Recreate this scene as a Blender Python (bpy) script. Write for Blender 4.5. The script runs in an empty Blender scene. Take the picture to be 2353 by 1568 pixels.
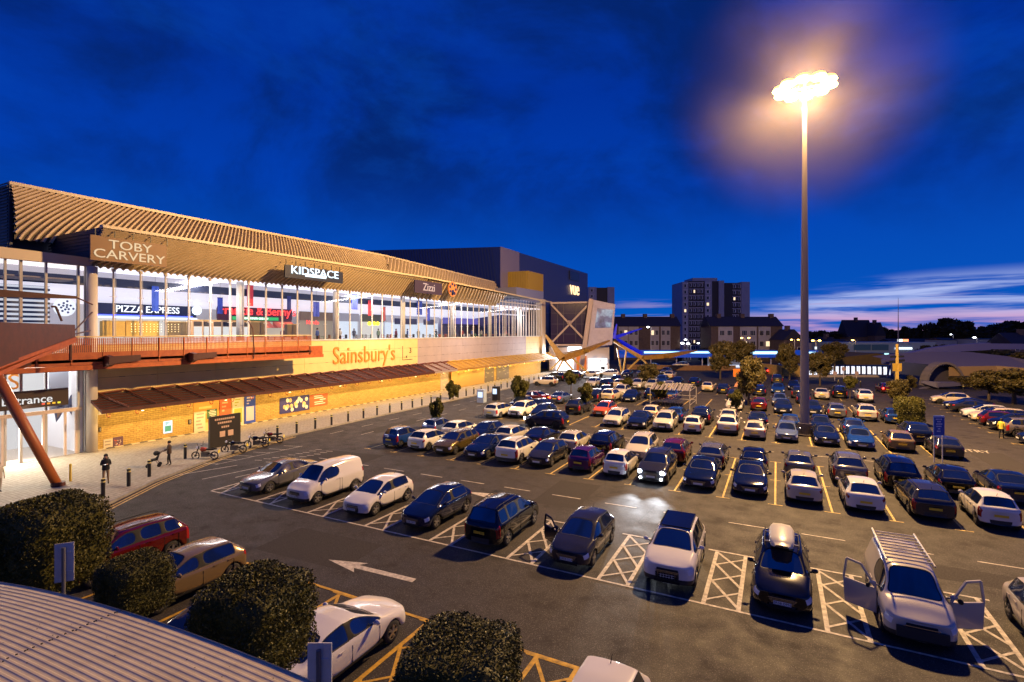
import bpy, bmesh, math, random
from mathutils import Vector, Matrix
R = math.radians
rnd = random.Random(7)
S = bpy.context.scene
C = S.collection

# ------------------------------------------------------------------ camera
TH = R(27.3); CT, ST = math.cos(TH), math.sin(TH)
CAMZ = 9.3; FPX = 1180.0; UC = 1176.5; VH = 763.0
cam = bpy.data.cameras.new('camera'); camo = bpy.data.objects.new('camera', cam); C.objects.link(camo)
camo.location = (0, 0, CAMZ); camo.rotation_euler = (R(90), 0, TH)
cam.sensor_width = 36; cam.lens = 1180 / 2353 * 36; cam.shift_y = -21 / 2353; cam.clip_end = 3000; cam.clip_start = .1
S.camera = camo

# ------------------------------------------------------------------ world
w = bpy.data.worlds.new('World'); S.world = w; w.use_nodes = True
nt = w.node_tree; nt.nodes.clear(); N = nt.nodes.new; LK = nt.links.new
def wm(op, a, b=None, c=None):
    n = N('ShaderNodeMath'); n.operation = op
    for i, v in enumerate((a, b, c)):
        if v is None: continue
        if isinstance(v, (int, float)): n.inputs[i].default_value = v
        else: LK(v, n.inputs[i])
    return n.outputs[0]
def wmr(v, a, b, smooth=True, lo=0, hi=1):
    n = N('ShaderNodeMapRange'); n.interpolation_type = 'SMOOTHSTEP' if smooth else 'LINEAR'
    LK(v, n.inputs[0]); n.inputs[1].default_value = a; n.inputs[2].default_value = b
    n.inputs[3].default_value = lo; n.inputs[4].default_value = hi
    return n.outputs[0]
def wmix(f, a, b):
    n = N('ShaderNodeMix'); n.data_type = 'RGBA'
    if isinstance(f, (int, float)): n.inputs[0].default_value = f
    else: LK(f, n.inputs[0])
    for i, v in ((6, a), (7, b)):
        if isinstance(v, tuple): n.inputs[i].default_value = (*v, 1)
        else: LK(v, n.inputs[i])
    return n.outputs[2]
tc = N('ShaderNodeTexCoord'); sp = N('ShaderNodeSeparateXYZ'); LK(tc.outputs['Generated'], sp.inputs[0])
X, Y, Z = sp.outputs
rp = N('ShaderNodeValToRGB'); LK(wmr(Z, 0, .6, False), rp.inputs[0])
e = rp.color_ramp.elements; e[0].position = 0; e[0].color = (0, .12, .56, 1); e[1].position = 1; e[1].color = (.001, .034, .33, 1)
for p, c_ in ((.12, (0, .084, .50)), (.42, (0, .048, .43)), (.7, (0, .031, .33))):
    q = rp.color_ramp.elements.new(p); q.color = (*c_, 1)
base = rp.outputs[0]
def wnoise(scale, sc, det=5, rough=.55, dist=0, off=(0, 0, 0)):
    mp = N('ShaderNodeMapping'); mp.inputs['Scale'].default_value = scale; mp.inputs['Location'].default_value = off
    LK(tc.outputs['Generated'], mp.inputs[0]); n = N('ShaderNodeTexNoise'); LK(mp.outputs[0], n.inputs[0])
    n.inputs['Scale'].default_value = sc; n.inputs['Detail'].default_value = det; n.inputs['Roughness'].default_value = rough; n.inputs['Distortion'].default_value = dist
    return n.outputs['Fac']
dark = wm('MULTIPLY', wmr(wnoise((1, 1, 1.5), 2.1, 7, .6, .4, (3.1, 1.2, .4)), .42, .62), wmr(Z, .10, .34))
col = wmix(wm('MULTIPLY', dark, .74), base, (.0010, .012, .085))
lite = wm('MULTIPLY', wmr(wnoise((1, 1, 2.2), 2.9, 7, .65, .4, (7.7, 2, 3)), .46, .70), wmr(Z, .03, .2))
col = wmix(wm('MULTIPLY', lite, .28), col, (.002, .075, .50))
# dusk glow bands low on the right
az = wm('ADD', wm('MULTIPLY', X, .28), wm('MULTIPLY', Y, .96))
azm = wmr(az, .915, .985)
st = wnoise((1.6, 1.6, 26), 2.3, 7, .58, .35, (1.3, .2, 0))
top = wm('ADD', .058, wm('MULTIPLY', wmr(az, .95, 1.0), .036))
elev = wm('SUBTRACT', top, Z)
band = wmr(elev, -.006, .03)
m1 = wm('MULTIPLY', wm('MULTIPLY', wmr(st, .40, .60), band), azm)
ccol = wmix(wmr(Z, .012, .048), (.70, .38, .60), (.46, .55, .92))
col = wmix(wm('MULTIPLY', m1, .9), col, ccol)
st2 = wnoise((2.4, 2.4, 40), 1.9, 6, .6, .3, (5.2, .9, .31))
m2 = wm('MULTIPLY', wm('MULTIPLY', wmr(st2, .5, .62), wm('MULTIPLY', wmr(Z, .014, .03), wmr(Z, .065, .045))), wmr(az, .82, .87))
col = wmix(wm('MULTIPLY', m2, .55), col, (.42, .33, .62))
bk = wm('MULTIPLY', wmr(wm('ADD', wm('MULTIPLY', X, .46), wm('MULTIPLY', Y, -.89)), .05, .85), wmr(Z, .42, .04))  # unseen low sky behind the camera, brightened as fill
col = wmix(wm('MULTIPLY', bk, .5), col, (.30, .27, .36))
sky = N('ShaderNodeTexSky'); sky.sky_type = 'NISHITA'; sky.sun_disc = False; sky.sun_elevation = R(-3); sky.sun_rotation = R(75)
add = N('ShaderNodeMix'); add.data_type = 'RGBA'; add.blend_type = 'ADD'; add.inputs[0].default_value = .01
LK(col, add.inputs[6]); LK(sky.outputs[0], add.inputs[7])
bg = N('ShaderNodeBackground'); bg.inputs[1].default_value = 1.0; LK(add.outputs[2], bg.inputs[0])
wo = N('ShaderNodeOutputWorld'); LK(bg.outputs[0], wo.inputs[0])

# ------------------------------------------------------------------ exposure, render
vs = S.view_settings; vs.view_transform = 'Standard'; vs.look = 'None'; vs.exposure = 0; vs.gamma = 1
try:
    S.cycles.use_denoising = True; S.cycles.denoiser = 'OPENIMAGEDENOISE'
    S.cycles.max_bounces = 6; S.cycles.diffuse_bounces = 2; S.cycles.glossy_bounces = 3; S.cycles.transparent_max_bounces = 10
    S.cycles.sample_clamp_indirect = 3; S.cycles.caustics_reflective = False; S.cycles.caustics_refractive = False
except Exception: pass
def light(name, kind, loc, col, power, size=None, aim=None, sizey=None, label=None):
    l = bpy.data.lights.new(name, kind); l.color = col; l.energy = power
    if kind == 'AREA':
        l.shape = 'RECTANGLE'; l.size = size; l.size_y = sizey or size
    elif kind in ('POINT', 'SPOT') and size: l.shadow_soft_size = size
    o = bpy.data.objects.new(name, l); C.objects.link(o); o.location = loc
    if aim: o.rotation_euler = (Vector(aim) - Vector(loc)).to_track_quat('-Z', 'Y').to_euler()
    return o
MAST = (2.2, 53.1)
light('mast_light', 'POINT', (MAST[0], MAST[1], 30.6), (1, .60, .24), 215000, .8)
fl_ = light('mast_flood', 'SPOT', (MAST[0], MAST[1], 30.6), (1, .60, .22), 110000, .8, (-47, 52, 8)); fl_.data.spot_size = R(74); fl_.data.spot_blend = .7

# ------------------------------------------------------------------ pixel helpers (design pixels -> real points)
def toW(r, f, z): return Vector((r * CT - f * ST, r * ST + f * CT, z))
def PF(u, v, f): return toW((u - UC) / FPX * f, f, CAMZ - (v - VH) / FPX * f)
def PX(u, v, x):
    q = (u - UC) / FPX; return PF(u, v, x / (q * CT - ST))
def PZ(u, v, z=0): return PF(u, v, FPX * (CAMZ - z) / (v - VH))

# ------------------------------------------------------------------ materials
MATS = {}
def mat(name, col, rough=.6, metal=0, spec=.5, coat=0, emit=None, es=0, noise=None, bump=None, sampled=True):
    if name in MATS: return MATS[name]
    m = bpy.data.materials.new(name); m.use_nodes = True; t = m.node_tree; b = t.nodes['Principled BSDF']
    b.inputs['Base Color'].default_value = (*col, 1); b.inputs['Roughness'].default_value = rough; b.inputs['Metallic'].default_value = metal
    b.inputs['Specular IOR Level'].default_value = spec; b.inputs['Coat Weight'].default_value = coat; b.inputs['Coat Roughness'].default_value = .06
    if emit: b.inputs['Emission Color'].default_value = (*emit, 1); b.inputs['Emission Strength'].default_value = es
    if not sampled: m.cycles.emission_sampling = 'NONE'
    if noise or bump:
        tcn = t.nodes.new('ShaderNodeTexCoord')
    if noise:   # (scale, amount, second colour)
        n = t.nodes.new('ShaderNodeTexNoise'); n.inputs['Scale'].default_value = noise[0]; n.inputs['Detail'].default_value = 6; n.inputs['Roughness'].default_value = .65
        t.links.new(tcn.outputs['Object'], n.inputs[0])
        mr = t.nodes.new('ShaderNodeMapRange'); t.links.new(n.outputs['Fac'], mr.inputs[0]); mr.inputs[1].default_value = .35; mr.inputs[2].default_value = .65
        mx = t.nodes.new('ShaderNodeMix'); mx.data_type = 'RGBA'; t.links.new(mr.outputs[0], mx.inputs[0])
        mx.inputs[6].default_value = (*col, 1); mx.inputs[7].default_value = (*noise[2], 1); t.links.new(mx.outputs[2], b.inputs['Base Color'])
    if bump:
        n = t.nodes.new('ShaderNodeTexNoise'); n.inputs['Scale'].default_value = bump[0]; n.inputs['Detail'].default_value = 3
        t.links.new(tcn.outputs['Object'], n.inputs[0]); bp = t.nodes.new('ShaderNodeBump'); bp.inputs['Strength'].default_value = bump[1]; bp.inputs['Distance'].default_value = bump[2]
        t.links.new(n.outputs['Fac'], bp.inputs['Height']); t.links.new(bp.outputs[0], b.inputs['Normal'])
    MATS[name] = m; return m
def emis(name, col, s, sampled=True): return mat(name, (.02, .02, .02), .5, emit=col, es=s, sampled=sampled)
def glassmat(name, tint=(.93, .95, .97), refl=.03):
    if name in MATS: return MATS[name]
    m = bpy.data.materials.new(name); m.use_nodes = True; t = m.node_tree; t.nodes.clear()
    tr = t.nodes.new('ShaderNodeBsdfTransparent'); tr.inputs[0].default_value = (*tint, 1)
    gl = t.nodes.new('ShaderNodeBsdfGlossy'); gl.inputs['Roughness'].default_value = .02
    fr = t.nodes.new('ShaderNodeLayerWeight'); pw = t.nodes.new('ShaderNodeMath'); pw.operation = 'POWER'; pw.inputs[1].default_value = 5; t.links.new(fr.outputs['Facing'], pw.inputs[0])
    ma = t.nodes.new('ShaderNodeMath'); ma.operation = 'MULTIPLY_ADD'; ma.inputs[1].default_value = .85; ma.inputs[2].default_value = refl; t.links.new(pw.outputs[0], ma.inputs[0])
    fr.inputs['Blend'].default_value = .5
    mx = t.nodes.new('ShaderNodeMixShader'); t.links.new(ma.outputs[0], mx.inputs[0]); t.links.new(tr.outputs[0], mx.inputs[1]); t.links.new(gl.outputs[0], mx.inputs[2])
    o = t.nodes.new('ShaderNodeOutputMaterial'); t.links.new(mx.outputs[0], o.inputs[0]); MATS[name] = m; return m

def asphalt():
    m = mat('asphalt', (.05, .045, .043), .72); t = m.node_tree; b = t.nodes['Principled BSDF']; L = t.links.new; n = t.nodes.new
    tcn = n('ShaderNodeTexCoord')
    def nz(s, d=4, r=.6):
        k = n('ShaderNodeTexNoise'); k.inputs['Scale'].default_value = s; k.inputs['Detail'].default_value = d; k.inputs['Roughness'].default_value = r; L(tcn.outputs['Object'], k.inputs[0]); return k.outputs['Fac']
    def mr(v, a, b_, c=0, d=1):
        k = n('ShaderNodeMapRange'); L(v, k.inputs[0])
        for i, q in enumerate((a, b_, c, d)): k.inputs[i + 1].default_value = q
        return k.outputs[0]
    def mx(f, a, c, bt='MIX'):
        k = n('ShaderNodeMix'); k.data_type = 'RGBA'; k.blend_type = bt
        if isinstance(f, float): k.inputs[0].default_value = f
        else: L(f, k.inputs[0])
        for i, v in ((6, a), (7, c)):
            if isinstance(v, tuple): k.inputs[i].default_value = (*v, 1)
            else: L(v, k.inputs[i])
        return k.outputs[2]
    c1 = mx(mr(nz(.13, 5), .35, .7), (.030, .026, .025), (.044, .039, .037))
    c2 = mx(mr(nz(2.1, 6, .75), .45, .80), c1, (.058, .051, .048))
    v = n('ShaderNodeTexVoronoi'); v.inputs['Scale'].default_value = 24; L(tcn.outputs['Object'], v.inputs[0])
    c3 = mx(mr(v.outputs['Distance'], .10, .32, .9, 0), c2, (.24, .21, .19))
    g = nz(16, 3, 1.0)
    c4 = mx(mr(g, .46, .60, .0, .7), c3, (.016, .013, .012))
    v2 = n('ShaderNodeTexVoronoi'); v2.feature = 'DISTANCE_TO_EDGE'; v2.inputs['Scale'].default_value = .055; L(tcn.outputs['Object'], v2.inputs[0])
    c5 = mx(mr(v2.outputs[0], .0016, .0005, 0, .7), c4, (.012, .011, .011))
    c5 = mx(mr(nz(.9, 5, .6), .60, .66, 0, .5), c5, (.018, .015, .014))
    v3 = n('ShaderNodeTexVoronoi'); v3.inputs['Scale'].default_value = .42; L(tcn.outputs['Object'], v3.inputs[0]); c5 = mx(mr(v3.outputs['Distance'], .10, .22, .6, 0), c5, (.012, .010, .010))
    sxy = n('ShaderNodeSeparateXYZ'); L(tcn.outputs['Object'], sxy.inputs[0])
    L(c5, b.inputs['Base Color'])
    L(mr(nz(.9, 5), .3, .7, .62, .85), b.inputs['Roughness']); b.inputs['Specular IOR Level'].default_value = .3
    bp = n('ShaderNodeBump'); bp.inputs['Strength'].default_value = .35; bp.inputs['Distance'].default_value = .008
    L(v.outputs['Distance'], bp.inputs['Height']); L(bp.outputs[0], b.inputs['Normal'])
    return m

def stone(name, c1, c2, mort, scale=3.2, bw=.45, rh=.2):
    m = mat(name, c1, .8); t = m.node_tree; b = t.nodes['Principled BSDF']; L = t.links.new; n = t.nodes.new
    tcn = n('ShaderNodeTexCoord'); sx = n('ShaderNodeSeparateXYZ'); L(tcn.outputs['Object'], sx.inputs[0])
    ad = n('ShaderNodeMath'); ad.operation = 'ADD'; L(sx.outputs[0], ad.inputs[0]); L(sx.outputs[1], ad.inputs[1])
    cb = n('ShaderNodeCombineXYZ'); L(ad.outputs[0], cb.inputs[0]); L(sx.outputs[2], cb.inputs[1])
    br = n('ShaderNodeTexBrick'); L(cb.outputs[0], br.inputs[0]); br.inputs['Scale'].default_value = 1; br.inputs['Brick Width'].default_value = bw; br.inputs['Row Height'].default_value = rh
    br.inputs['Mortar Size'].default_value = .012; br.inputs['Color1'].default_value = (*c1, 1); br.inputs['Color2'].default_value = (*c2, 1); br.inputs['Mortar'].default_value = (*mort, 1)
    nz = n('ShaderNodeTexNoise'); nz.inputs['Scale'].default_value = 6; nz.inputs['Detail'].default_value = 6; L(tcn.outputs['Object'], nz.inputs[0])
    mx = n('ShaderNodeMix'); mx.data_type = 'RGBA'; mx.blend_type = 'MULTIPLY'; mx.inputs[0].default_value = .6
    mr = n('ShaderNodeMapRange'); L(nz.outputs['Fac'], mr.inputs[0]); mr.inputs[1].default_value = .25; mr.inputs[2].default_value = .7; mr.inputs[3].default_value = .55; mr.inputs[4].default_value = 1.2
    cc = n('ShaderNodeCombineColor'); [L(mr.outputs[0], cc.inputs[i]) for i in range(3)]
    L(br.outputs[0], mx.inputs[6]); L(cc.outputs[0], mx.inputs[7]); L(mx.outputs[2], b.inputs['Base Color'])
    bp = n('ShaderNodeBump'); bp.inputs['Strength'].default_value = .5; bp.inputs['Distance'].default_value = .02; L(br.outputs['Fac'], bp.inputs['Height']); bp.invert = True; L(bp.outputs[0], b.inputs['Normal'])
    return m

ASPH = asphalt()
PAINTW = mat('marking_white', (.62, .56, .48), .7, noise=(5, 1, (.27, .24, .21)))
PAINTY = mat('marking_yellow', (.66, .38, .03), .7, noise=(5, 1, (.30, .18, .03)))
PAINTC = mat('marking_cream', (.66, .46, .14), .7, noise=(5, 1, (.28, .20, .09)))
BLACK = mat('black_metal', (.012, .012, .014), .45)
WHITEM = mat('white_metal', (.72, .70, .68), .45, noise=(2, 1, (.58, .56, .54)))
RUST = mat('rust_orange_steel', (.42, .095, .018), .55, noise=(3, 1, (.30, .06, .012)))
RUSTD = mat('dark_red_steel', (.085, .018, .009), .6, noise=(2, 1, (.05, .010, .006)))
OCHRE = mat('ochre_steel', (.42, .22, .03), .5, noise=(2, 1, (.26, .13, .02)))
GLASS = glassmat('clear_glass')
DARKGL = mat('dark_glass', (.012, .014, .025), .05, spec=.7)

# ------------------------------------------------------------------ mesh builder
ROOT = {}
def tag(o, label=None, cat=None, group=None, kind=None):
    if label: o['label'] = label
    if cat: o['category'] = cat
    if group: o['group'] = group
    if kind: o['kind'] = kind
    return o
def thing(name, label, cat, loc=(0, 0, 0), rz=0, group=None):
    o = bpy.data.objects.new(name, None); C.objects.link(o); o.location = loc; o.rotation_euler = (0, 0, rz)
    o.empty_display_size = .3; ROOT[o.name] = Vector(loc)
    return tag(o, label, cat, group)
class MB:
    def __init__(s): s.v = []; s.f = []; s.m = []
    def add(s, vs, fs, m=0):
        k = len(s.v); s.v += [tuple(v) for v in vs]; s.f += [tuple(i + k for i in f) for f in fs]; s.m += [m] * len(fs); return s
    def box(s, x0, y0, z0, x1, y1, z1, m=0):
        if x0 > x1: x0, x1 = x1, x0
        if y0 > y1: y0, y1 = y1, y0
        if z0 > z1: z0, z1 = z1, z0
        return s.add([(x0, y0, z0), (x1, y0, z0), (x1, y1, z0), (x0, y1, z0), (x0, y0, z1), (x1, y0, z1), (x1, y1, z1), (x0, y1, z1)],
                     [(0, 3, 2, 1), (4, 5, 6, 7), (0, 1, 5, 4), (1, 2, 6, 5), (2, 3, 7, 6), (3, 0, 4, 7)], m)
    def beam(s, a, b, w_, h, m=0, w2=None, h2=None):
        a, b = Vector(a), Vector(b); d = (b - a).normalized(); up = Vector((0, 0, 1)) if abs(d.z) < .98 else Vector((1, 0, 0))
        sx = d.cross(up).normalized(); sz = sx.cross(d); w2 = w_ if w2 is None else w2; h2 = h if h2 is None else h2
        vs = [p + sx * i * ww / 2 + sz * j * hh / 2 for p, ww, hh in ((a, w_, h), (b, w2, h2)) for i, j in ((-1, -1), (1, -1), (1, 1), (-1, 1))]
        return s.add(vs, [(3, 2, 1, 0), (4, 5, 6, 7), (0, 1, 5, 4), (1, 2, 6, 5), (2, 3, 7, 6), (3, 0, 4, 7)], m)
    def cyl(s, a, b, r0, r1=None, n=12, m=0, cap=True):
        a, b = Vector(a), Vector(b); r1 = r0 if r1 is None else r1; d = (b - a).normalized(); up = Vector((0, 0, 1)) if abs(d.z) < .9 else Vector((1, 0, 0))
        x = d.cross(up).normalized(); y = x.cross(d); vs = []
        for p, r in ((a, r0), (b, r1)): vs += [p + x * math.cos(i * 2 * math.pi / n) * r + y * math.sin(i * 2 * math.pi / n) * r for i in range(n)]
        fs = [(i, (i + 1) % n, n + (i + 1) % n, n + i) for i in range(n)]
        if cap: fs += [tuple(range(n - 1, -1, -1)), tuple(range(n, 2 * n))]
        return s.add(vs, fs, m)
    def tube(s, pts, r, n=6, m=0):
        for a, b in zip(pts, pts[1:]): s.cyl(a, b, r, r, n, m)
        return s
    def poly(s, pts, m=0): return s.add(pts, [tuple(range(len(pts)))], m)
    def prism(s, pts, d, m=0):
        n = len(pts); d = Vector(d); vs = [Vector(p) for p in pts] + [Vector(p) + d for p in pts]
        return s.add(vs, [tuple(range(n - 1, -1, -1)), tuple(range(n, 2 * n))] + [(i, (i + 1) % n, n + (i + 1) % n, n + i) for i in range(n)], m)
    def sph(s, c, r, m=0, n=8, k=5, sc=(1, 1, 1)):
        c = Vector(c); vs = [c + Vector((0, 0, -r * sc[2]))]
        for j in range(1, k):
            a = math.pi * j / k; vs += [c + Vector((math.sin(a) * math.cos(2 * math.pi * i / n) * r * sc[0], math.sin(a) * math.sin(2 * math.pi * i / n) * r * sc[1], -math.cos(a) * r * sc[2])) for i in range(n)]
        vs.append(c + Vector((0, 0, r * sc[2]))); fs = [(0, 1 + (i + 1) % n, 1 + i) for i in range(n)]
        for j in range(k - 2): fs += [(1 + j * n + i, 1 + j * n + (i + 1) % n, 1 + (j + 1) * n + (i + 1) % n, 1 + (j + 1) * n + i) for i in range(n)]
        L_ = len(vs) - 1; fs += [(L_, 1 + (k - 2) * n + i, 1 + (k - 2) * n + (i + 1) % n) for i in range(n)]
        return s.add(vs, fs, m)
    def mesh(s, name, mats, smooth=False, off=None):
        me = bpy.data.meshes.new(name)
        vs = s.v if off is None else [(x - off[0], y - off[1], z - off[2]) for x, y, z in s.v]
        me.from_pydata(vs, [], s.f)
        for m in (mats if isinstance(mats, (list, tuple)) else [mats]): me.materials.append(m)
        me.polygons.foreach_set('material_index', s.m)
        if smooth: me.polygons.foreach_set('use_smooth', [True] * len(s.f))
        me.update(); return me
    def build(s, name, mats, parent=None, smooth=False, local=False, pivot=None):
        off = None; root = parent
        while root and root.parent: root = root.parent
        if parent and not local: off = ROOT.get(root.name)
        if pivot is not None and not parent: off = pivot
        o = bpy.data.objects.new(name, s.mesh(name, mats, smooth, off)); C.objects.link(o)
        if parent: o.parent = parent
        elif pivot is not None: o.location = pivot
        return o
def shade(o):
    for p in o.data.polygons: p.use_smooth = True
    return o
def structure(name, mb, m): return tag(mb.build(name, m), kind='structure')
TXT = {}
def text(s, size, org, right, up, m, parent, ex=.03, name='lettering', align='CENTER', sx=1, world=True):
    c = bpy.data.curves.new('t', 'FONT'); c.body = s; c.size = size; c.extrude = ex; c.align_x = align; c.align_y = 'CENTER'; c.resolution_u = 3
    o = bpy.data.objects.new('t', c); C.objects.link(o); bpy.context.view_layer.update()
    me = bpy.data.meshes.new_from_object(o.evaluated_get(bpy.context.evaluated_depsgraph_get())); bpy.data.objects.remove(o); bpy.data.curves.remove(c)
    right, up = Vector(right).normalized(), Vector(up).normalized(); nrm = right.cross(up)
    o = bpy.data.objects.new(name, me); C.objects.link(o); me.materials.clear(); me.materials.append(m)
    rt = parent
    while rt and rt.parent: rt = rt.parent
    off = ROOT.get(rt.name, Vector()) if (parent and world) else Vector()
    mtx = Matrix((right * sx, up, nrm)).transposed().to_4x4(); mtx.translation = Vector(org) - off
    me.transform(mtx); me.name = name
    if parent: o.parent = parent
    return o

# ------------------------------------------------------------------ ground
g = MB(); n = 24
g.add([(-900, -200, 0), (900, -200, 0), (900, 1600, 0), (-900, 1600, 0)], [(0, 1, 2, 3)])
structure('ground', g, mat('far_ground', (.045, .040, .036), .85, noise=(.05, 1, (.03, .032, .02))))
g = MB(); g.add([(-46.9, -10, .004), (40, -10, .004), (40, 118, .004), (-46.9, 118, .004)], [(0, 1, 2, 3)]); structure('car_park', g, ASPH)
KERB = [(-24.5, 3), (-28, 8), (-31.7, 14.2), (-34.2, 18), (-36.3, 22.7), (-37.6, 27), (-38.5, 31.5), (-38.9, 45), (-38.9, 84), (-41.5, 92), (-41.5, 118)]
pave = MB(); pave.prism([(x, y, .01) for x, y in KERB] + [(-47.4, 118, .01), (-47.4, 3, .01)], (0, 0, .11))
def pavemat():
    m = stone('paving_slabs', (.40, .35, .27), (.34, .30, .23), (.20, .17, .13)); t = m.node_tree
    for nn in list(t.nodes):
        if nn.type == 'COMBXYZ':
            for l in list(nn.inputs[0].links) + list(nn.inputs[1].links): t.links.remove(l)
            sx = [q for q in t.nodes if q.type == 'SEPXYZ'][0]; t.links.new(sx.outputs[0], nn.inputs[0]); t.links.new(sx.outputs[1], nn.inputs[1])
    return m
structure('pavement', pave, pavemat())
k = MB()
for (a, b) in zip(KERB, KERB[1:]): k.beam((*a, .075), (*b, .075), .14, .15)
structure('kerb', k, mat('kerb_stone', (.30, .28, .25), .8, noise=(3, 1, (.2, .18, .16))))
k = MB()   # double yellow line and dashes along the kerb
for off in (.35, .62):
    P2 = [(x + off, y + off * .2) for x, y in KERB[1:7]]
    for (a, b) in zip(P2, P2[1:]): k.beam((*a, .010), (*b, .010), .1, .008)
structure('kerb_lines', k, PAINTC)

# markings --------------------------------------------------------
Z1 = .012
LC = [0]
def line(mb, x0, y0, x1, y1, wd=.1):
    LC[0] += 1; Z1 = .012 + (LC[0] % 9) * .0007
    a, b = Vector((x0, y0, 0)), Vector((x1, y1, 0)); d = (b - a).normalized(); s_ = Vector((-d.y, d.x, 0)) * wd / 2
    # broken slightly by wear: split into pieces so that the edge is not perfect
    mb.add([(p.x, p.y, Z1) for p in (a + s_, b + s_, b - s_, a - s_)], [(3, 2, 1, 0)])
R1 = [-26.9, -22.9, -18.9, -15.1, -11.3, -7.3, -3.55, .15, 3.75, 7.5]
mk = MB()
line(mk, -29.4, 18.6, 9.6, 18.6); 
def hatch(mb, x0, x1, y0, y1, wd=.11, nn=3):
    line(mb, x0, y0, x0, y1, wd * 1.3); line(mb, x1, y0, x1, y1, wd * 1.3); line(mb, x0 - .35, y1, x1 + .35, y1, wd)
    h = (y1 - y0 - .2) / nn
    for i in range(nn):
        a = y0 + .1 + i * h; line(mb, x1, a, x0, a + h * 1.25 if i < nn - 1 else a + h, wd); line(mb, x0, a + .15, x1, a + h * .8, wd * .8)
for a, b in zip(R1, R1[1:]):
    c_ = (a + b) / 2; hatch(mk, c_ - .55, c_ + .55, 18.65, 23.35)
hatch(mk, -29.4, -28.5, 18.65, 23.35)
x = -30
while x < 40:      # dashes down the two way lane
    line(mk, x, 27.1, x + 1.7, 27.1, .09); x += 3.1
x = -38
while x < 10: line(mk, x + 22, 44.6, x + 23.4, 44.6, .08); x += 3.6
for a in (-36.5, -35.3):   # lane lines by the motorcycles
    pass
line(mk, -34.6, 19.5, -33.4, 23.0, .1); line(mk, -32.2, 19.8, -31.2, 25.2, .1); line(mk, -30.7, 21.0, -30.2, 24.6, .1)
ar = MB()
def arrow(cx, cy, ang, L_=4.4):
    pts = [(-L_ / 2, 0), (-L_ / 2 + 1.7, .42), (-L_ / 2 + 1.45, .14), (L_ / 2, .14), (L_ / 2, -.14), (-L_ / 2 + 1.45, -.14), (-L_ / 2 + 1.7, -.42)]
    c_, s_ = math.cos(ang), math.sin(ang); mk.poly([(cx + x * c_ - y * s_, cy + x * s_ + y * c_, Z1) for x, y in reversed(pts)])
a0 = PZ(755, 1287); a1 = PZ(952, 1335); am = (a0 + a1) / 2; arrow(am.x, am.y, math.atan2(a1.y - a0.y, a1.x - a0.x), (a1 - a0).length)
arrow(-14.6, 25.3, 0, 3.0); arrow(15.2, 39, R(90), 3.4)
# zebra hatch and zig zag lines on the corner by the facade
for i in range(9):
    a = i / 8 * 1.5; line(mk, -33.6 + 3 * math.sin(a) * .4, 24.5 + i * .55, -33.1 + 3 * math.sin(a) * .4, 24.7 + i * .55, .09)
    line(mk, -32.4 + 3 * math.sin(a) * .4, 24.5 + i * .55, -31.9 + 3 * math.sin(a) * .4, 24.7 + i * .55, .09)
for i in range(6):
    line(mk, -36.3 + i * .1, 22.2 + i * 1.3, -34.9 + i * .1, 22.6 + i * 1.3, .07)
line(mk, -34.9, 22.4, -34.3, 29.3, .07)
for y0 in range(34, 84, 4):
    line(mk, -36.2, y0, -36.2, y0 + 1.6, .08); line(mk, -33.4, y0 + 1, -33.4, y0 + 2.6, .08)
structure('road_marking', mk, PAINTW)
mk = MB()
COLS = [-1.4 + 2.62 * i for i in range(-10, 5)]
def bays(xs, y0, y1, mid=None):
    for x in xs:
        line(mk, x, y0, x, y1, .1); line(mk, x - .35, y0, x + .35, y0, .08); line(mk, x - .35, y1, x + .35, y1, .08)
        if mid: line(mk, x - .3, mid, x + .3, mid, .07)
bays([c_ - 1.31 for c_ in COLS] + [COLS[-1] + 1.31], 31, 41.2, 36.1)
bays([c_ - 1.31 for c_ in COLS] + [COLS[-1] + 1.31], 48.2, 58.4, 53.3)
bays([c_ - 1.31 for c_ in COLS[2:]] + [COLS[-1] + 1.31], 65.2, 75.4, 70.3)
bays([c_ - 1.31 for c_ in COLS[2:]], 81.5, 91.5, 86.5)
for i in range(14):
    y = 57 + i * 2.65; line(mk, 17.4, y, 22.4, y, .09); line(mk, 17.4, y - .3, 17.4, y + .3, .08)
structure('bay_line', mk, PAINTC)
mk = MB()
line(mk, -27, 13.45, -1, 13.45, .12)
R0 = [-22.9, -18.9, -15.05, -11.25, -7.4, -3.6]
for a, b in zip([-26.8] + R0, R0 + [.2]):
    c_ = (a + b) / 2; hatch(mk, c_ - .6, c_ + .6, 8.2, 13.4, .11)
structure('yellow_line', mk, PAINTY)
for s_, x, y, sc in (('NO ENTRY', 12.6, 52, 1.5), ('LOOK', 15.2, 80, 1.0)):
    o = text(s_, sc, (x, y, Z1), (1, .06, 0), (0, 1, 0), PAINTW, None, ex=0, name='road_lettering', sx=.55); tag(o, kind='structure')

pt_ = MB()
for (x0, y0, x1, y1, a) in ((-20, 14.6, -15.2, 17.2, .05), (-31, 25.2, -26, 29.6, .1), (-12, 25.4, -9.4, 30.0, .02), (4.6, 24.6, 11, 26.0, 0), (-24, 42.6, -12, 43.5, 0), (13.2, 44, 15.4, 52, .03), (-34.5, 36, -32.6, 44, .02)):
    cx, cy = (x0 + x1) / 2, (y0 + y1) / 2; c_, s_ = math.cos(a), math.sin(a)
    pt_.poly([(cx + (px_ - cx) * c_ - (py_ - cy) * s_, cy + (px_ - cx) * s_ + (py_ - cy) * c_, .008) for px_, py_ in ((x0, y0), (x1, y0), (x1, y1), (x0, y1))])
structure('road_patch', pt_, mat('asphalt_patch', (.018, .016, .015), .85, spec=.25, noise=(22, 1, (.060, .053, .050))))

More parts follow.
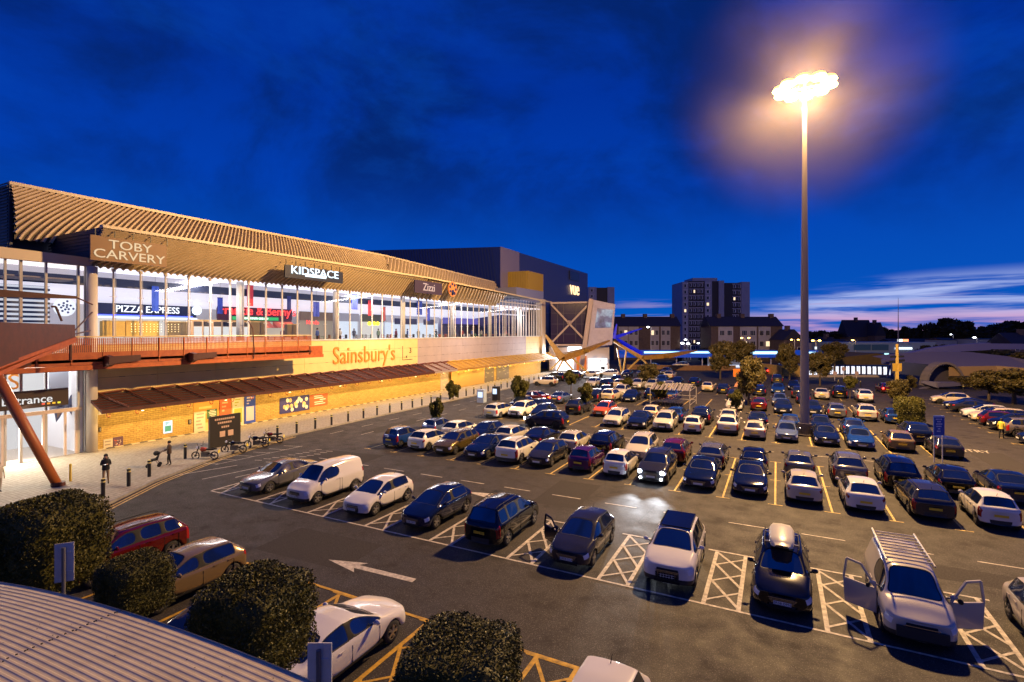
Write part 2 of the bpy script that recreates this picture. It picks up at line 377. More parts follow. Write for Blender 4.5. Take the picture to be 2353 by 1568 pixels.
# ------------------------------------------------------------------ leisure building (long facade on the left)
FX = -47.0
LB = thing('shopping_building', 'long shopping building with glowing glass upper floor above a yellow stone wall', 'building', (FX, 60, 0))
YS, YE = 20.0, 105.0
STONE = stone('yellow_stone', (.50, .34, .10), (.40, .26, .07), (.20, .13, .04), bw=.42, rh=.16)
PANEL = mat('mauve_panel', (.42, .34, .33), .6, noise=(.6, 1, (.36, .30, .30)))
CREAM = mat('cream_panel', (.78, .60, .25), .6, noise=(.8, 1, (.72, .54, .21)))
MB().box(FX - .5, YS, 0, FX, YE, 4.4).build('stone_wall', STONE, LB)
m = MB(); yy = YS
def panels(y0, y1, mt, nm, step):
    b = MB(); y = y0
    while y < y1 - .1:
        e_ = min(y + step, y1); zz = [4.4, 5.7, 7.0, 8.3]
        for z0, z1 in zip(zz, zz[1:]): b.box(FX - .3, y + .012, z0 + .01, FX, e_ - .012, z1 - .01)
        y = e_
    b.box(FX - .5, y0, 4.4, FX - .05, y1, 8.3, 1)
    b.build(nm, [mt, BLACK], LB)
panels(YS, 60.8, CREAM, 'cream_cladding', 5.1); panels(60.8, 97.5, PANEL, 'mauve_cladding', 6.1); panels(97.5, YE, CREAM, 'cream_cladding', 7.5)
slot = MB()
for i in range(70):
    y = 21 + i * 1.18; z = 5.7 if i % 2 else 7.0
    MB().box(FX, y, z - .02, FX + .015, y + .45, z + .02).build('vent_slot', BLACK, LB)

MB().box(FX - .2, YS - 14, 8.3, FX + .12, YE, 8.42).build('sill', WHITEM, LB)
# interior
INW = mat('interior_white', (.75, .74, .78), .6)
MB().box(-60, 0, 7.9, FX - .6, YE, 8.0).build('floor', mat('interior_floor', (.5, .48, .45), .3), LB)
MB().box(-60.2, 0, 7.9, -60, YE, 15).build('back_wall', INW, LB)
CEIL = emis('glowing_ceiling', (.93, .88, 1.0), 1.35); CEIL.node_tree.nodes['Principled BSDF'].inputs['Base Color'].default_value = (.7, .7, .72, 1)  # brightness of the white ceiling is put in as its own emission
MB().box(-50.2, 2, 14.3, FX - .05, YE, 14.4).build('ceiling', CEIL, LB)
MB().box(-50.4, 2, 13.1, -50.2, YE, 13.85).build('dark_bulkhead', mat('navy_band', (.02, .025, .05), .5), LB)
MB().box(-50.4, 2, 13.85, -50.2, YE, 14.3).build('light_bulkhead', INW, LB)
CEIL2 = emis('glowing_ceiling_deep', (.94, .88, 1.0), .85); CEIL2.node_tree.nodes['Principled BSDF'].inputs['Base Color'].default_value = (.6, .6, .62, 1)  # weaker emission of its own put into the lower ceiling too
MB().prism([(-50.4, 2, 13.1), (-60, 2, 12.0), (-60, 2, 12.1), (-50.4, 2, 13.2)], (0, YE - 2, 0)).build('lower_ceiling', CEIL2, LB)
dl = MB(); DLM = emis('downlight', (1, .97, 1), 9, False)
for i in range(17): MB().cyl((-48.6, 23 + i * 4.6, 14.28), (-48.6, 23 + i * 4.6, 14.31), .22, n=10).build('downlight', DLM, LB)

for i in range(4): light('interior_light', 'AREA', (-48.5, 30 + 21 * i, 14.1), (1, .93, .95), 2200, 1.5, (-49.5, 30 + 21 * i, 0), 20)
# mullions and columns
MULL = mat('mullion_grey', (.60, .56, .50), .4)
y = YS + 1.8; i = 0
while y < YE - .5:
    b = MB(); b.cyl((FX, y, 8.4), (FX, y, 14.35), .075, n=8); b.cyl((FX, y, 14.1), (FX, y, 14.35), .13, .16, n=8); b.box(FX - .12, y + .2, 8.42, FX - .1, y + .23, 14.3)
    for z in (10.2, 12.1): b.box(FX - .05, y - .25, z - .02, FX + .08, y + .25, z + .02); b.cyl((FX + .05, y - .02, z - .14), (FX + .05, y + .02, z + .14), .02, n=5)
    b.build('mullion', MULL, LB, smooth=False)
    y += 1.96 if y < 66 else 1.9
MB().box(FX - .02, YS + .4, 8.42, FX + .0, YE, 14.3).build('glazing', GLASS, LB)
for i in range(7): MB().cyl((FX - .9, 22.8 - 2.1 + 12.6 * i, 8), (FX - .9, 22.8 - 2.1 + 12.6 * i, 14.4), .36, n=16).build('column', mat('column_cream', (.62, .56, .47), .5), LB, smooth=True)
MB().cyl((FX + .35, 20.2, 0), (FX + .35, 20.2, 14.3), .36, n=18).build('column', mat('column_cream', (.62, .56, .47), .5), LB, smooth=True)
# ribbed fascia that leans outwards and twists, then the tall ribbed wall behind it
RIB = mat('tan_ribs', (.62, .48, .29), .45, metal=.1, noise=(1.2, 1, (.54, .41, .24)))
RIBD = mat('rib_backing', (.06, .04, .022), .6)
def ribs(A0, A1, B0, B1, n_, sh0, sh1, r, nm, mats, seg=5, bulge=.0):
    """A = bottom edge (start, end), B = top edge; ribs lean by sh metres along y from bottom to top"""
    A0, A1, B0, B1 = map(Vector, (A0, A1, B0, B1)); L_ = (A1 - A0).length; b = MB()
    nrm = (A1 - A0).cross(B0 - A0).normalized()
    if nrm.x < 0: nrm = -nrm
    def P(s_, t_): s_ = s_; return (A0.lerp(A1, s_)).lerp(B0.lerp(B1, s_), t_) + nrm * bulge * math.sin(math.pi * t_)
    for i in range(-24, n_ + 25):
        s0 = (i + .5) / n_
        raw = []
        for j in range(seg * 2 + 1):
            t_ = j / (seg * 2); raw.append((s0 + (sh0 + (sh1 - sh0) * s0) * (t_ ** 1.3) / L_, t_))
        pts = []
        for (a_, ta), (b_, tb) in zip(raw, raw[1:]):
            lo, hi = 0.0, 1.0
            for lim, sg_ in ((0, 1), (1, -1)):
                da, db = (a_ - lim) * sg_, (b_ - lim) * sg_
                if da < 0 and db < 0: lo = 2; break
                if da < 0: lo = max(lo, da / (da - db))
                elif db < 0: hi = min(hi, da / (da - db))
            if lo >= hi: continue
            p_, q_ = (a_ + (b_ - a_) * lo, ta + (tb - ta) * lo), (a_ + (b_ - a_) * hi, ta + (tb - ta) * hi)
            if not pts: pts.append(p_)
            pts.append(q_)
        if len(pts) < 2: continue
        pts = [P(*q) for q in pts]
        rr = r * L_ / n_
        for p, q in zip(pts, pts[1:]):
            d = (q - p).normalized(); sd = d.cross(nrm).normalized() * rr
            h = nrm * rr * 1.7
            b.add([p - sd, p - sd * .5 + h, p + sd * .5 + h, p + sd, q - sd, q - sd * .5 + h, q + sd * .5 + h, q + sd], [(0, 1, 5, 4), (1, 2, 6, 5), (2, 3, 7, 6)], 0)
    k_ = 12
    for i in range(k_):
        for j in range(seg):
            q = [P(i / k_, j / seg), P((i + 1) / k_, j / seg), P((i + 1) / k_, (j + 1) / seg), P(i / k_, (j + 1) / seg)]
            b.add([p - nrm * .01 for p in q], [(0, 1, 2, 3)], 1)
    return b.build(nm, mats, LB)
FE = 84.0   # fascia ends here; beyond it the glass rises to the eave
ribs((FX, YS, 14.4), (FX, 60, 14.4), (-44.6, YS, 17.1), (-44.6, 60, 17.0), 76, 5.0, -.5, .26, 'ribbed_fascia', [RIB, RIBD])
ribs((FX, 60, 14.4), (FX, FE, 14.4), (-44.6, 60, 17.0), (-44.6, FE, 16.4), 25, -.5, -2.6, .28, 'ribbed_fascia', [RIB, RIBD])
ribs((-52, 17.5, 16.4), (-52, 60, 16.4), (-52.8, 17.5, 20.7), (-52.8, 60, 20.7), 88, 4.5, -3.0, .27, 'ribbed_upper_wall', [RIB, RIBD], bulge=.3)
ribs((-52, 60, 16.4), (-52, 94, 16.4), (-52.8, 60, 20.7), (-52.8, 94, 19.6), 42, 2.0, 3.4, .28, 'ribbed_upper_wall', [RIB, RIBD], bulge=.3)
MB().beam((-44.6, YS - .1, 17.15), (-44.6, 60, 17.05), .5, .22).beam((-44.6, 60, 17.05), (-44.6, FE + 21, 15.9), .5, .22).build('eave_flashing', mat('flashing', (.62, .50, .32), .45), LB)
MB().beam((-52.7, 17.4, 20.8), (-52.7, 60, 20.8), .4, .25).beam((-52.7, 60, 20.8), (-52.7, 94, 19.7), .4, .25).build('ridge_flashing', mat('flashing', (.62, .50, .32), .45), LB)
NAVY = mat('navy_cladding', (.03, .035, .06), .5, metal=.3)
gb = MB(); gb.prism([(-44.7, YS, 17.05), (-47, YS, 14.4), (-52, YS, 14.4), (-53, YS, 17.0)], (0, .15, 0), 0)
gb.prism([(-52.6, 17.4, 14.4), (-52.6, 17.4, 20.7), (-70, 17.4, 20.9), (-70, 17.4, 14.4)], (0, .2, 0), 0)
for i in range(26): gb.box(-70, 17.3, 14.6 + i * .245, -52.7, 17.36, 14.7 + i * .245, 0)
for i in range(9):
    z = 14.75 + i * .25; gb.box(-53, YS - .06, z, -47.1 + (z - 14.4) * .86, YS + .02, z + .1, 0)
gb.build('end_gable', NAVY, LB)
MB().prism([(-44.7, YS, 17.06), (-52.2, YS, 17.0), (-52.2, 94, 16.3), (-44.7, 94, 16.0)], (0, 0, .06)).build('flat_roof', NAVY, LB)
MB().box(-53.2, 17.6, 14.5, -90, 94, 19.4).build('roof_block', NAVY, LB)
# last stretch: glass rises to the eave
b = MB(); y = FE
while y < YE: b.cyl((FX + .3, y, 8.4), (FX + .3, y, 16.2 - (y - FE) * .03), .07, n=6); y += 1.3
b.box(FX + .2, FE, 15.0, FX + .4, YE, 15.15); b.build('tall_mullions', mat('pale_mullion', (.7, .67, .68), .4), LB)
MB().box(FX + .1, FE, 14.4, FX + .15, YE, 15.9).build('upper_glazing', GLASS, LB)
MB().box(-50.3, FE, 14.45, -50, YE, 15.9).build('upper_back', mat('grey_steel', (.3, .3, .34), .5), LB)
MB().box(-48.2, YE - .1, 4.4, FX + .5, YE + 1.6, 16.6).build('end_pylon', mat('pylon_cream', (.60, .48, .34), .55), LB)
# plant room / stair tower on the roof
b0 = PX(1180, 615, FX); b1 = PX(1255, 690, FX)
MB().box(FX - 5, 98.5, 18.4, FX, 106.5, 22.3).build('roof_tower', mat('gold_ribs', (.40, .27, .04), .5), LB)
rb = MB()
for i in range(20): rb.box(FX, 98.6 + i * .4, 18.5, FX + .06, 98.75 + i * .4, 22.2)
for i in range(12): rb.box(FX - 4.9 + i * .4, 98.42, 18.5, FX - 4.75 + i * .4, 98.5, 22.2)
rb.build('tower_ribs', mat('gold_ribs', (.40, .27, .04), .5), LB)
MB().box(FX - 7, 93, 15.9, FX + .0, 106.6, 18.4).build('tower_base', mat('grey_glass_cladding', (.25, .25, .33), .25), LB)

# canopy over the footway
cn = MB(); cr_ = MB()
def canopy(y0, y1, mt, nm, ribm):
    b = MB()
    b.prism([(FX, y0, 4.45), (-44.8, y0, 3.35), (-44.8, y0, 3.2), (FX, y0, 4.2)], (0, y1 - y0, 0))
    b.beam((-44.8, y0, 3.3), (-44.8, y1, 3.3), .12, .28); b.build(nm, mt, LB)
    b = MB()
    for j in range(7): tt = (j + .5) / 7; b.beam((FX + 2.2 * tt, y0, 4.47 - 1.1 * tt), (FX + 2.2 * tt, y1, 4.47 - 1.1 * tt), .05, .07)
    b.build(nm + '_slats', BLACK if mt is RUSTD else ribm, LB)
    b = MB(); y = y0 + .6
    while y < y1 - .3:
        b.beam((FX + .05, y, 4.6), (-44.75, y + 1.2, 3.5), .09, .12); b.cyl((-46.9, y, 4.5), (-46.9, y + 1.9, 4.62), .09, n=6)
        b.tube([(-44.9 + .25 * math.sin(a) - .25, y, 3.05 + .25 * math.cos(a)) for a in [k_ * .7 for k_ in range(8)]], .035, 5)
        y += 2.0
    b.build(nm + '_rib', ribm, LB)
CRB = mat('canopy_rib_red', (.15, .035, .012), .5)
canopy(YS, 62, RUSTD, 'canopy', CRB); canopy(62, 68, mat('grey_canopy', (.32, .26, .22), .5), 'canopy', CRB); canopy(68, YE + 4, OCHRE, 'canopy', mat('gold_steel', (.55, .33, .06), .4))  # far ochre joins the canopy's own colour with the yellow light on it
# lit setts along the wall foot
b = MB(); b2 = MB()
for i in range(140): (b if i % 2 else b2).box(FX + .02, YS + i * .6, .12, FX + .3, YS + i * .6 + .58, .16)
b.build('pale_setts', mat('pale_sett', (.7, .62, .45), .6), LB); b2.build('dark_setts', mat('dark_sett', (.10, .09, .09), .6), LB)
# lamps under the canopy
for i in range(12):
    y = 23 + i * 7
    t_ = thing('wall_lamp', 'small round lamp under the footway canopy by the yellow stone wall', 'lamp', (-45.2, y, 3.1), group='lamps under the canopy')
    MB().cyl((-45.2, y, 3.02), (-45.2, y, 3.14), .12, n=8).build('lamp_housing', BLACK, t_); MB().cyl((-45.2, y, 2.99), (-45.2, y, 3.02), .09, n=8).build('lens', emis('warm_lens', (1, .75, .35), 12, False), t_)
for i in range(6): light('canopy_light', 'AREA', (-44.9, 27 + i * 14, 3.0), (1, .62, .17), 430, 13, (-47.2, 27 + i * 14, 1.3), .25)

# left end: glazed entrance --------------------------------------
EN = thing('glazed_entrance', 'glazed shopping entrance block with steel frames at the far left', 'building', (FX, 12, 0))
MB().box(-60, -2, -.05, FX, YS - .1, .14).build('floor', mat('entrance_floor', (.30, .25, .21), .35), EN)
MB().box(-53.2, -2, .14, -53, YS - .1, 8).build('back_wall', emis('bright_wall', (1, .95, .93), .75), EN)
MB().box(-53, YS - .35, .14, FX - .2, YS - .15, 8).build('side_wall', INW, EN)
MB().box(-60, -2, 7.4, FX - .1, YS - .1, 7.5).build('ceiling', INW, EN)
light('entrance_light', 'AREA', (-50, 13, 7.2), (1, .93, .86), 2200, 5, (-50, 13, 0), 12)
light('entrance_spill', 'AREA', (-46.3, 16, 4.3), (1, .88, .68), 1500, 1.0, (-38, 17, 0), 9)
GREYM = mat('frame_grey', (.42, .40, .37), .4)
for u_, wd in ((48, .16), (106, .13), (180, .15), (196, .1), (12, .12)):
    p = PX(u_, 900, FX); MB().box(FX - .12, p.y - wd / 2, .14, FX + .05, p.y + wd / 2, 14.3).build('post', GREYM, EN)
b = MB(); b.box(FX - .1, 5, 3.35, FX + .1, YS - .3, 3.62); b.build('transom', mat('transom_pink', (.58, .47, .40), .5), EN)
b = MB()
for u_ in (5, 100, 150, 175): p = PX(u_, 1000, FX + .04); b.box(FX - .06, p.y - .07, .14, FX + .08, p.y + .07, 3.35)
b.build('door_frame', mat('transom_pink', (.58, .47, .40), .5), EN)
MB().box(FX - .02, 3, .14, FX, YS - .4, 7.4).build('glazing', GLASS, EN)
MB().box(FX - .02, 3, 8.4, FX, YS - .4, 14.3).build('upper_glazing', GLASS, EN)
MB().box(-46.98, -2, 6.4, -46.2, YS, 8.3).build('floor_edge', RUSTD, EN)
b = MB(); b.prism([(-46.6, 2, 14.3), (-46.6, YS + .2, 14.3), (-46.6, YS + .2, 14.95), (-46.6, 2, 15.35)], (-8, 0, 0)); b.build('canopy_edge', mat('flashing', (.62, .50, .32), .45), EN)
b = MB()
for z in (16.1, 17.0): b.cyl((-47.5, 2, z), (-47.5, 15, z - .1), .035, n=6)
for y in (5, 10, 14.8): b.cyl((-47.5, y, 15), (-47.5, y, 17), .035, n=6)
b.build('roof_rail', WHITEM, EN)
# striped feature wall seen upstairs, and grey soffit
b = MB()
for i in range(13): z = 8.6 + i * .36; b.box(-51.9, 13.2, z, -51.8, YS - .4, z + .18)
b.build('dark_stripes', mat('navy_stripe', (.03, .04, .09), .5), EN)
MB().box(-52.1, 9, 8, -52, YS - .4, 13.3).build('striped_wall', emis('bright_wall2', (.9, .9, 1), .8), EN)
MB().box(-52, 2, 13.2, FX - .2, YS - .4, 13.3).build('soffit', mat('soffit_grey', (.36, .33, .34), .7), EN)
b = MB()
p = PX(149, 706, -51.6); b.cyl((-51.7, p.y, p.z), (-51.6, p.y, p.z), .75, n=20); b.build('round_badge', emis('badge_white', (.9, .92, 1), 1.2), EN)
b = MB()
for i in range(14): a = i * 2.4; r_ = .12 + .035 * i; b.sph((-51.58, p.y + math.cos(a) * r_, p.z + math.sin(a) * r_), .09, n=5, k=4)
b.build('badge_motif', mat('navy_ink', (.03, .05, .25), .5), EN)
# butterfly mural and curved display inside the entrance
b = MB(); c0 = PX(152, 920, -48.4)
for s_ in (-1, 1):
    for pts, mi in ((((.05, -.35), (.25, .3), (.95, 1.05), (1.0, .6), (.7, -.1), (.35, -.5)), 0), (((.08, -.4), (.5, -.35), (.72, -.9), (.62, -1.6), (.4, -1.3), (.15, -.8)), 0), (((.3, .15), (.75, .75), (.7, .2), (.45, -.1)), 1), (((.3, -.6), (.55, -.6), (.55, -1.3), (.35, -1.0)), 1)):
        q = [(c0.x + (.012 if mi else 0), c0.y + s_ * a, c0.z + z_) for a, z_ in pts]
        b.poly(q if s_ > 0 else q[::-1], mi)
b.build('butterfly_mural', [mat('mural_blue', (.16, .18, .32), .6), mat('mural_tan', (.50, .30, .20), .6)], EN)
p0 = PX(112, 870, -48.5); MB().box(-48.6, p0.y, 3.4, -48.5, YS - .5, 7.3).build('mural_wall', mat('mural_ground', (.52, .55, .66), .6), EN)
b = MB(); pts = [(-50.5 + 1.4 * math.cos(a), 13.8 + 1.9 * math.sin(a)) for a in [i * math.pi / 10 - math.pi / 2 for i in range(11)]]
for (a, c_) in zip(pts, pts[1:]): b.add([(a[0], a[1], 4), (c_[0], c_[1], 4), (c_[0], c_[1], 7.3), (a[0], a[1], 7.3)], [(0, 1, 2, 3)])
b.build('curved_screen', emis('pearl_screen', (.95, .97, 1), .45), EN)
text("'S", 1.6, PX(25, 880, -48.3), (0, 1, 0), (0, 0, 1), mat('orange_letter', (.75, .25, .03), .5), EN, name='orange_lettering')
b = MB(); b.prism([(-48.6, 12.3, .2), (-48.6, 13.6, .2), (-49.6, 13.2, 3.2), (-49.6, 13.4, 3.2)], (.05, 0, 0)); b.build('dark_drape', mat('drape', (.03, .03, .06), .8), EN)
es = thing('entrance_sign', 'long dark brown sign with Entrance in white letters above the doors', 'sign', (FX + .6, 12, 4))
p0 = PX(-60, 935, FX + .6); p1 = PX(157, 900, FX + .6)
MB().box(FX + .45, 8, 3.95, FX + .62, p1.y, 5.2).build('sign_board', mat('sign_brown', (.035, .02, .015), .5), es)
pa = PX(18, 955, FX + .66); pb = PX(106, 948, FX + .66); text('Entrance', .78, (FX + .65, (pa.y + pb.y) / 2 + .02, 4.52), (0, 1, 0), (0, 0, 1), emis('white_letters', (1, 1, 1), .8), es, name='lettering')
b = MB()
for i in range(4): b.box(FX + .63, p1.y - 1.55 + i * .3, 4.12, FX + .65, p1.y - 1.38 + i * .3, 4.24, i)
b.build('colour_dots', [emis('dot' + str(i), c_, 1.2) for i, c_ in enumerate(((.9, .1, .05), (.9, .3, .02), (.9, .5, .02), (.9, .8, .05)))], es)

# high level walkway -----------------------------------------------
WK = thing('elevated_walkway', 'rust orange elevated steel walkway with mesh railing along the first floor', 'walkway', (-45, 25, 0))
WX, WE = -43.5, 38.3
MB().box(FX, 0, 7.15, WX, WE, 7.35).build('deck', RUSTD, WK)
b = MB(); b.box(WX - .06, 0, 6.95, WX, WE - .3, 7.85)
b.build('edge_panel', RUST, WK)
MB().box(WX - .25, 0, 6.6, WX + .05, WE + 1.6, 6.93).build('edge_beam', mat('rust_bright', (.50, .12, .02), .5, noise=(3, 1, (.36, .075, .014))), WK)
MB().box(WX - .3, WE - .1, 6.9, WX, WE + 1.5, 7.8).build('end_box', mat('rust_bright', (.5, .12, .02), .5), WK)
y = .5
while y < WE: MB().box(WX - .02, y, 6.95, WX + .05, y + .07, 8.85).build('rail_post', mat('rust_bright', (.5, .12, .02), .5), WK); y += 1.9
b = MB(); y = .2
while y < WE: b.box(WX - .035, y, 7.85, WX - .015, y + .065, 8.85); y += .12
for i in range(5): b.box(WX - .04, 0, 7.95 + i * .2, WX - .02, WE, 7.965 + i * .2)
b.build('railing_mesh', RUST, WK)
MB().cyl((WX, 0, 8.95), (WX, WE, 8.95), .045, n=8).build('hand_rail', mat('handrail', (.75, .55, .25), .3), WK)
for y in (13, 19.5, 25.5): b = MB(); b.prism([(WX - 2.5, y, 6.6), (WX + .3, y, 6.75), (WX + .9, y, 6.95), (WX + .9, y, 7.5), (WX + .3, y, 7.6), (WX, y, 7.5)], (0, .35, 0)); b.prism([(WX + .1, y, 6.9), (WX + .1, y + 2.4, 7.1), (WX + .1, y + 2.4, 7.55), (WX + .1, y, 7.5)], (.12, 0, 0)); b.build('bracket', mat('dark_bracket', (.06, .012, .008), .6), WK)
b = MB(); b.tube([(WX + .1, 31.0, 10.3), (WX + .15, 31.4, 9.6), (WX + .1, 31.5, 8.6), (WX + .1, 31.6, 7.6), (WX + .12, 31.5, 6.8)], .05, 6); b.build('cable_strut', RUSTD, WK)
# sculptural rusty truss and leaning leg
TR = thing('steel_arm', 'dark red sculptural steel arm crossing in front of the walkway', 'structure', (-38, 13, 0))
tip = PX(160, 762, -42); e0 = PX(-120, 806, -32)
b = MB(); b.beam(e0, tip, 1.2, 2.6, 0, .6, .9); b.build('main_boom', RUSTD, TR)
b = MB(); b.beam(e0 + Vector((1.1, .3, -.75)), tip + Vector((.9, -3.2, .35)), .1, .34, 0, .1, .2); b.build('pale_strip', mat('strip_tan', (.45, .32, .24), .5), TR)
for dz in (-1.35, -1.75): MB().beam(e0 + Vector((.6, 0, dz)), tip + Vector((.3, .1, dz * .35)), .3, .2).build('lower_rail', RUST, TR)
u0 = PX(-60, 671, -43); u1 = PX(176, 684, -43); MB().beam(u0, u1, .5, .55, 0, .25, .18).build('upper_boom', RUSTD, TR)
b = MB(); hub = PX(162, 770, -42)
for a in ((212, 700, -45.5), (212, 718, -45.5), (208, 760, -45.5)): b.tube([u1 if a[1] == 700 else hub, PX(*a)], .05, 6)
b.tube([PX(118, 705, -42), PX(128, 705, -42), PX(142, 738, -42)], .07, 6); b.tube([hub, hub + Vector((0, 0, -1.7))], .09, 6); b.build('tie_rod', RUSTD, TR)
LG = thing('leaning_column', 'thick rust orange steel tube leaning up from the footway to the walkway', 'column', (-38.1, 14.8, 0))
MB().cyl((-38.1, 14.8, .1), (-41.6, 12.9, 7.4), .24, .30, n=16).build('tube', mat('tube_rust', (.36, .10, .02), .45), LG, smooth=True)
MB().cyl((-38.1, 14.8, .1), (-38.1, 14.8, .35), .34, n=14).build('foot', RUSTD, LG)

# ------------------------------------------------------------------ signs on the facade
UP, YD, XN = Vector((0, 0, 1)), Vector((0, 1, 0)), Vector((1, 0, 0))
def board(name, label, cat, u0, v0, u1, v1, x, mt, th=.15, group=None):
    """flat board parallel to the facade, corners given by design pixels"""
    a = PX(u0, v0, x); b = PX(u1, v1, x); z1 = a.z; z0 = b.z
    t_ = thing(name, label, cat, (x, (a.y + b.y) / 2, z0), group=group)
    MB().box(x - th, a.y, z0, x, b.y, z1).build('board', mt, t_)
    return t_, a.y, b.y, z0, z1
t_, y0, y1, z0, z1 = board('shop_sign', 'brown sign reading TOBY CARVERY on the ribbed fascia', 'sign', 208, 539, 383, 615, -44.1, mat('sign_tobacco', (.20, .085, .02), .5))
LT = emis('cream_letters', (.95, .72, .45), .75)
yc = (y0 + y1) / 2; text('TOBY', .92, (-44.08, yc, z0 + (z1 - z0) * .70), YD, UP, LT, t_, sx=1.25); text('CARVERY', .92, (-44.08, yc, z0 + (z1 - z0) * .28), YD, UP, LT, t_, sx=1.25)
b = MB()
for i in range(5): b.box(-44.45, y0 + .4 + i * 1.25, z1, -44.4, y0 + .46 + i * 1.25, z1 + .55)
b.build('hanger', BLACK, t_)
t_, y0, y1, z0, z1 = board('shop_sign', 'dark illuminated sign reading KIDSPACE in pale blue blocky letters', 'sign', 655, 608, 788, 652, -44.1, mat('sign_dark', (.03, .035, .05), .3))
yc = (y0 + y1) / 2; text('KIDSPACE', 1.15, (-44.08, yc, z0 + (z1 - z0) * .64), YD, UP, emis('ice_letters', (.65, .85, 1), 2.2), t_, sx=1.25)
MB().box(-44.09, yc - 1.4, z0 + .3, -44.06, yc + 1.4, z0 + .62).build('strap_line', emis('ice_letters', (.65, .85, 1), 2.2), t_)
b = MB()
for i in range(7): b.box(-44.4, y0 + .3 + i * 1.2, z1, -44.34, y0 + .36 + i * 1.2, z1 + .6)
b.build('hanger', BLACK, t_)
t_, y0, y1, z0, z1 = board('shop_sign', 'small dark purple sign reading Zizzi on the ribbed fascia', 'sign', 953, 643, 1016, 679, -44.2, mat('sign_plum', (.05, .035, .07), .5))
text('Zizzi', 1.5, (-44.18, (y0 + y1) / 2, (z0 + z1) / 2), YD, UP, emis('rose_letters', (.95, .62, .5), .9), t_)
p = PX(1041, 665, -44.2); t_ = thing('round_sign', 'orange and navy round emblem hung beside the small purple sign', 'sign', (-44.3, p.y, p.z - 1.2))
b = MB(); b.cyl((-44.4, p.y, p.z), (-44.25, p.y, p.z), 1.15, n=18); b.build('disc', mat('emblem_orange', (.65, .25, .08), .5), t_); b = MB()
for i in range(7): a = i * .9; b.cyl((-44.25, p.y + .8 * math.cos(a), p.z + .8 * math.sin(a)), (-44.2, p.y + .8 * math.cos(a), p.z + .8 * math.sin(a)), .22, n=8)
b.cyl((-44.25, p.y, p.z - .5), (-44.2, p.y, p.z - .5), .4, n=10); b.build('blots', mat('emblem_navy', (.02, .03, .12), .5), t_)
t_ = thing('wall_lettering', 'large orange letters reading Sainsbury\'s on the cream cladding', 'sign', (FX, 50, 5)); t_['label'] = 'large orange supermarket lettering on the cream first floor cladding'
a = PX(766, 815, FX + .1); bb = PX(908, 815, FX + .1)
o = text("Sainsbury's", 1.0, (FX + .06, (a.y + bb.y) / 2, 6.35), YD, UP, mat('orange_letter', (.75, .25, .03), .5), t_, ex=.06)
w_ = max(v.co.y for v in o.data.vertices) - min(v.co.y for v in o.data.vertices)
k = (bb.y - a.y) / w_; mid = (a.y + bb.y) / 2 - t_.location.y
zc = 6.35 - t_.location.z
for v in o.data.vertices: v.co.y = mid + (v.co.y - mid) * k; v.co.z = zc + (v.co.z - zc) * k * 1.15
t_ = thing('parking_symbol', 'small black corner mark and figure beside the large orange lettering', 'sign', (FX, 59, 5.4))
a = PX(925, 800, FX + .03); b_ = PX(948, 820, FX + .03)
MB().box(FX, a.y, 5.3, FX + .03, a.y + .08, 7.3).box(FX, a.y, 5.3, FX + .03, b_.y, 5.38).build('corner_line', BLACK, t_)
text('3', 1.1, (FX + .03, b_.y - .5, 6.6), YD, UP, BLACK, t_); text('c', .7, (FX + .03, a.y + .9, 5.8), YD, UP, BLACK, t_)

# shop fronts and displays behind the upper glass ---------------------------------
IX = -57.5
def ibox(nm, u0, v0, u1, v1, x, m_, parent, th=.2):
    a = PX(u0, v0, x); b = PX(u1, v1, x); return MB().box(x - th, a.y, b.z, x, b.y, a.z).build(nm, m_, parent)
SHOPS = []
def shop(label, u0, u1, fascm, frontm, v0=None, lit=None):
    a = PX(u0, 763, IX); b = PX(u1, 763, IX)
    t_ = bpy.data.objects.new('shop_front', None); C.objects.link(t_); t_.parent = LB; t_['label'] = label
    MB().box(IX - .3, a.y + .05, 10.9, IX, b.y - .05, 12.1).build('fascia', fascm, t_)
    MB().box(IX - .4, a.y + .1, 8, IX - .3, b.y - .1, 10.9).build('window_display', frontm, t_)
    return t_, a.y, b.y
nav = mat('fascia_navy', (.02, .025, .07), .5)
t_, y0, y1 = shop('navy restaurant front with white lettering and blue light strip', 205, 452, nav, emis('shop_warm', (1, .9, .8), .8))
pm = (PX(282, 710, IX).y + PX(398, 710, IX).y) / 2; text('PIZZA EXPRESS', .95, (IX + .03, pm, 11.55), YD, UP, emis('white_letters2', (1, 1, 1), 2), t_, sx=.95)
MB().box(IX, y0 + .4, 10.84, IX + .06, y1 - .5, 10.98).build('blue_light_strip', emis('blue_neon', (.05, .07, 1), 7, False), t_)
MB().box(IX - .05, y0, 10.65, IX + .1, y1, 10.82).build('white_strip', emis('white_strip', (.75, .8, 1), 2), t_)
p = PX(450, 714, IX); b = MB(); b.cyl((IX + .1, p.y, p.z), (IX + .25, p.y, p.z), .5, n=10); b.build('round_lamp', emis('ice2', (.8, .9, 1), 3, False), t_)
t_, y0, y1 = shop('dark red diner front with red script lettering and green strip', 500, 672, mat('fascia_maroon', (.10, .02, .025), .5), emis('shop_warm2', (1, .8, .6), .6))
MB().box(IX - .3, y0 + .1, 10.6, IX - .02, y1 - .1, 13.0).build('maroon_panel', mat('fascia_maroon', (.10, .02, .025), .5), t_)
o = text("Frankie & Benny's", 1.5, (IX + .05, (y0 + y1) / 2 + .3, 11.85), YD, UP, emis('red_neon', (1, .04, .03), 3), t_, ex=.03); 
MB().box(IX, y0 + 1.8, 10.75, IX + .05, y1 - 2.2, 11.15).build('green_strip', emis('green_strip', (.03, .5, .12), 1.2), t_)
text('BAR DINER GRILLED', .36, (IX + .07, (y0 + y1) / 2 - .2, 10.95), YD, UP, emis('white_letters2', (1, 1, 1), 2), t_)
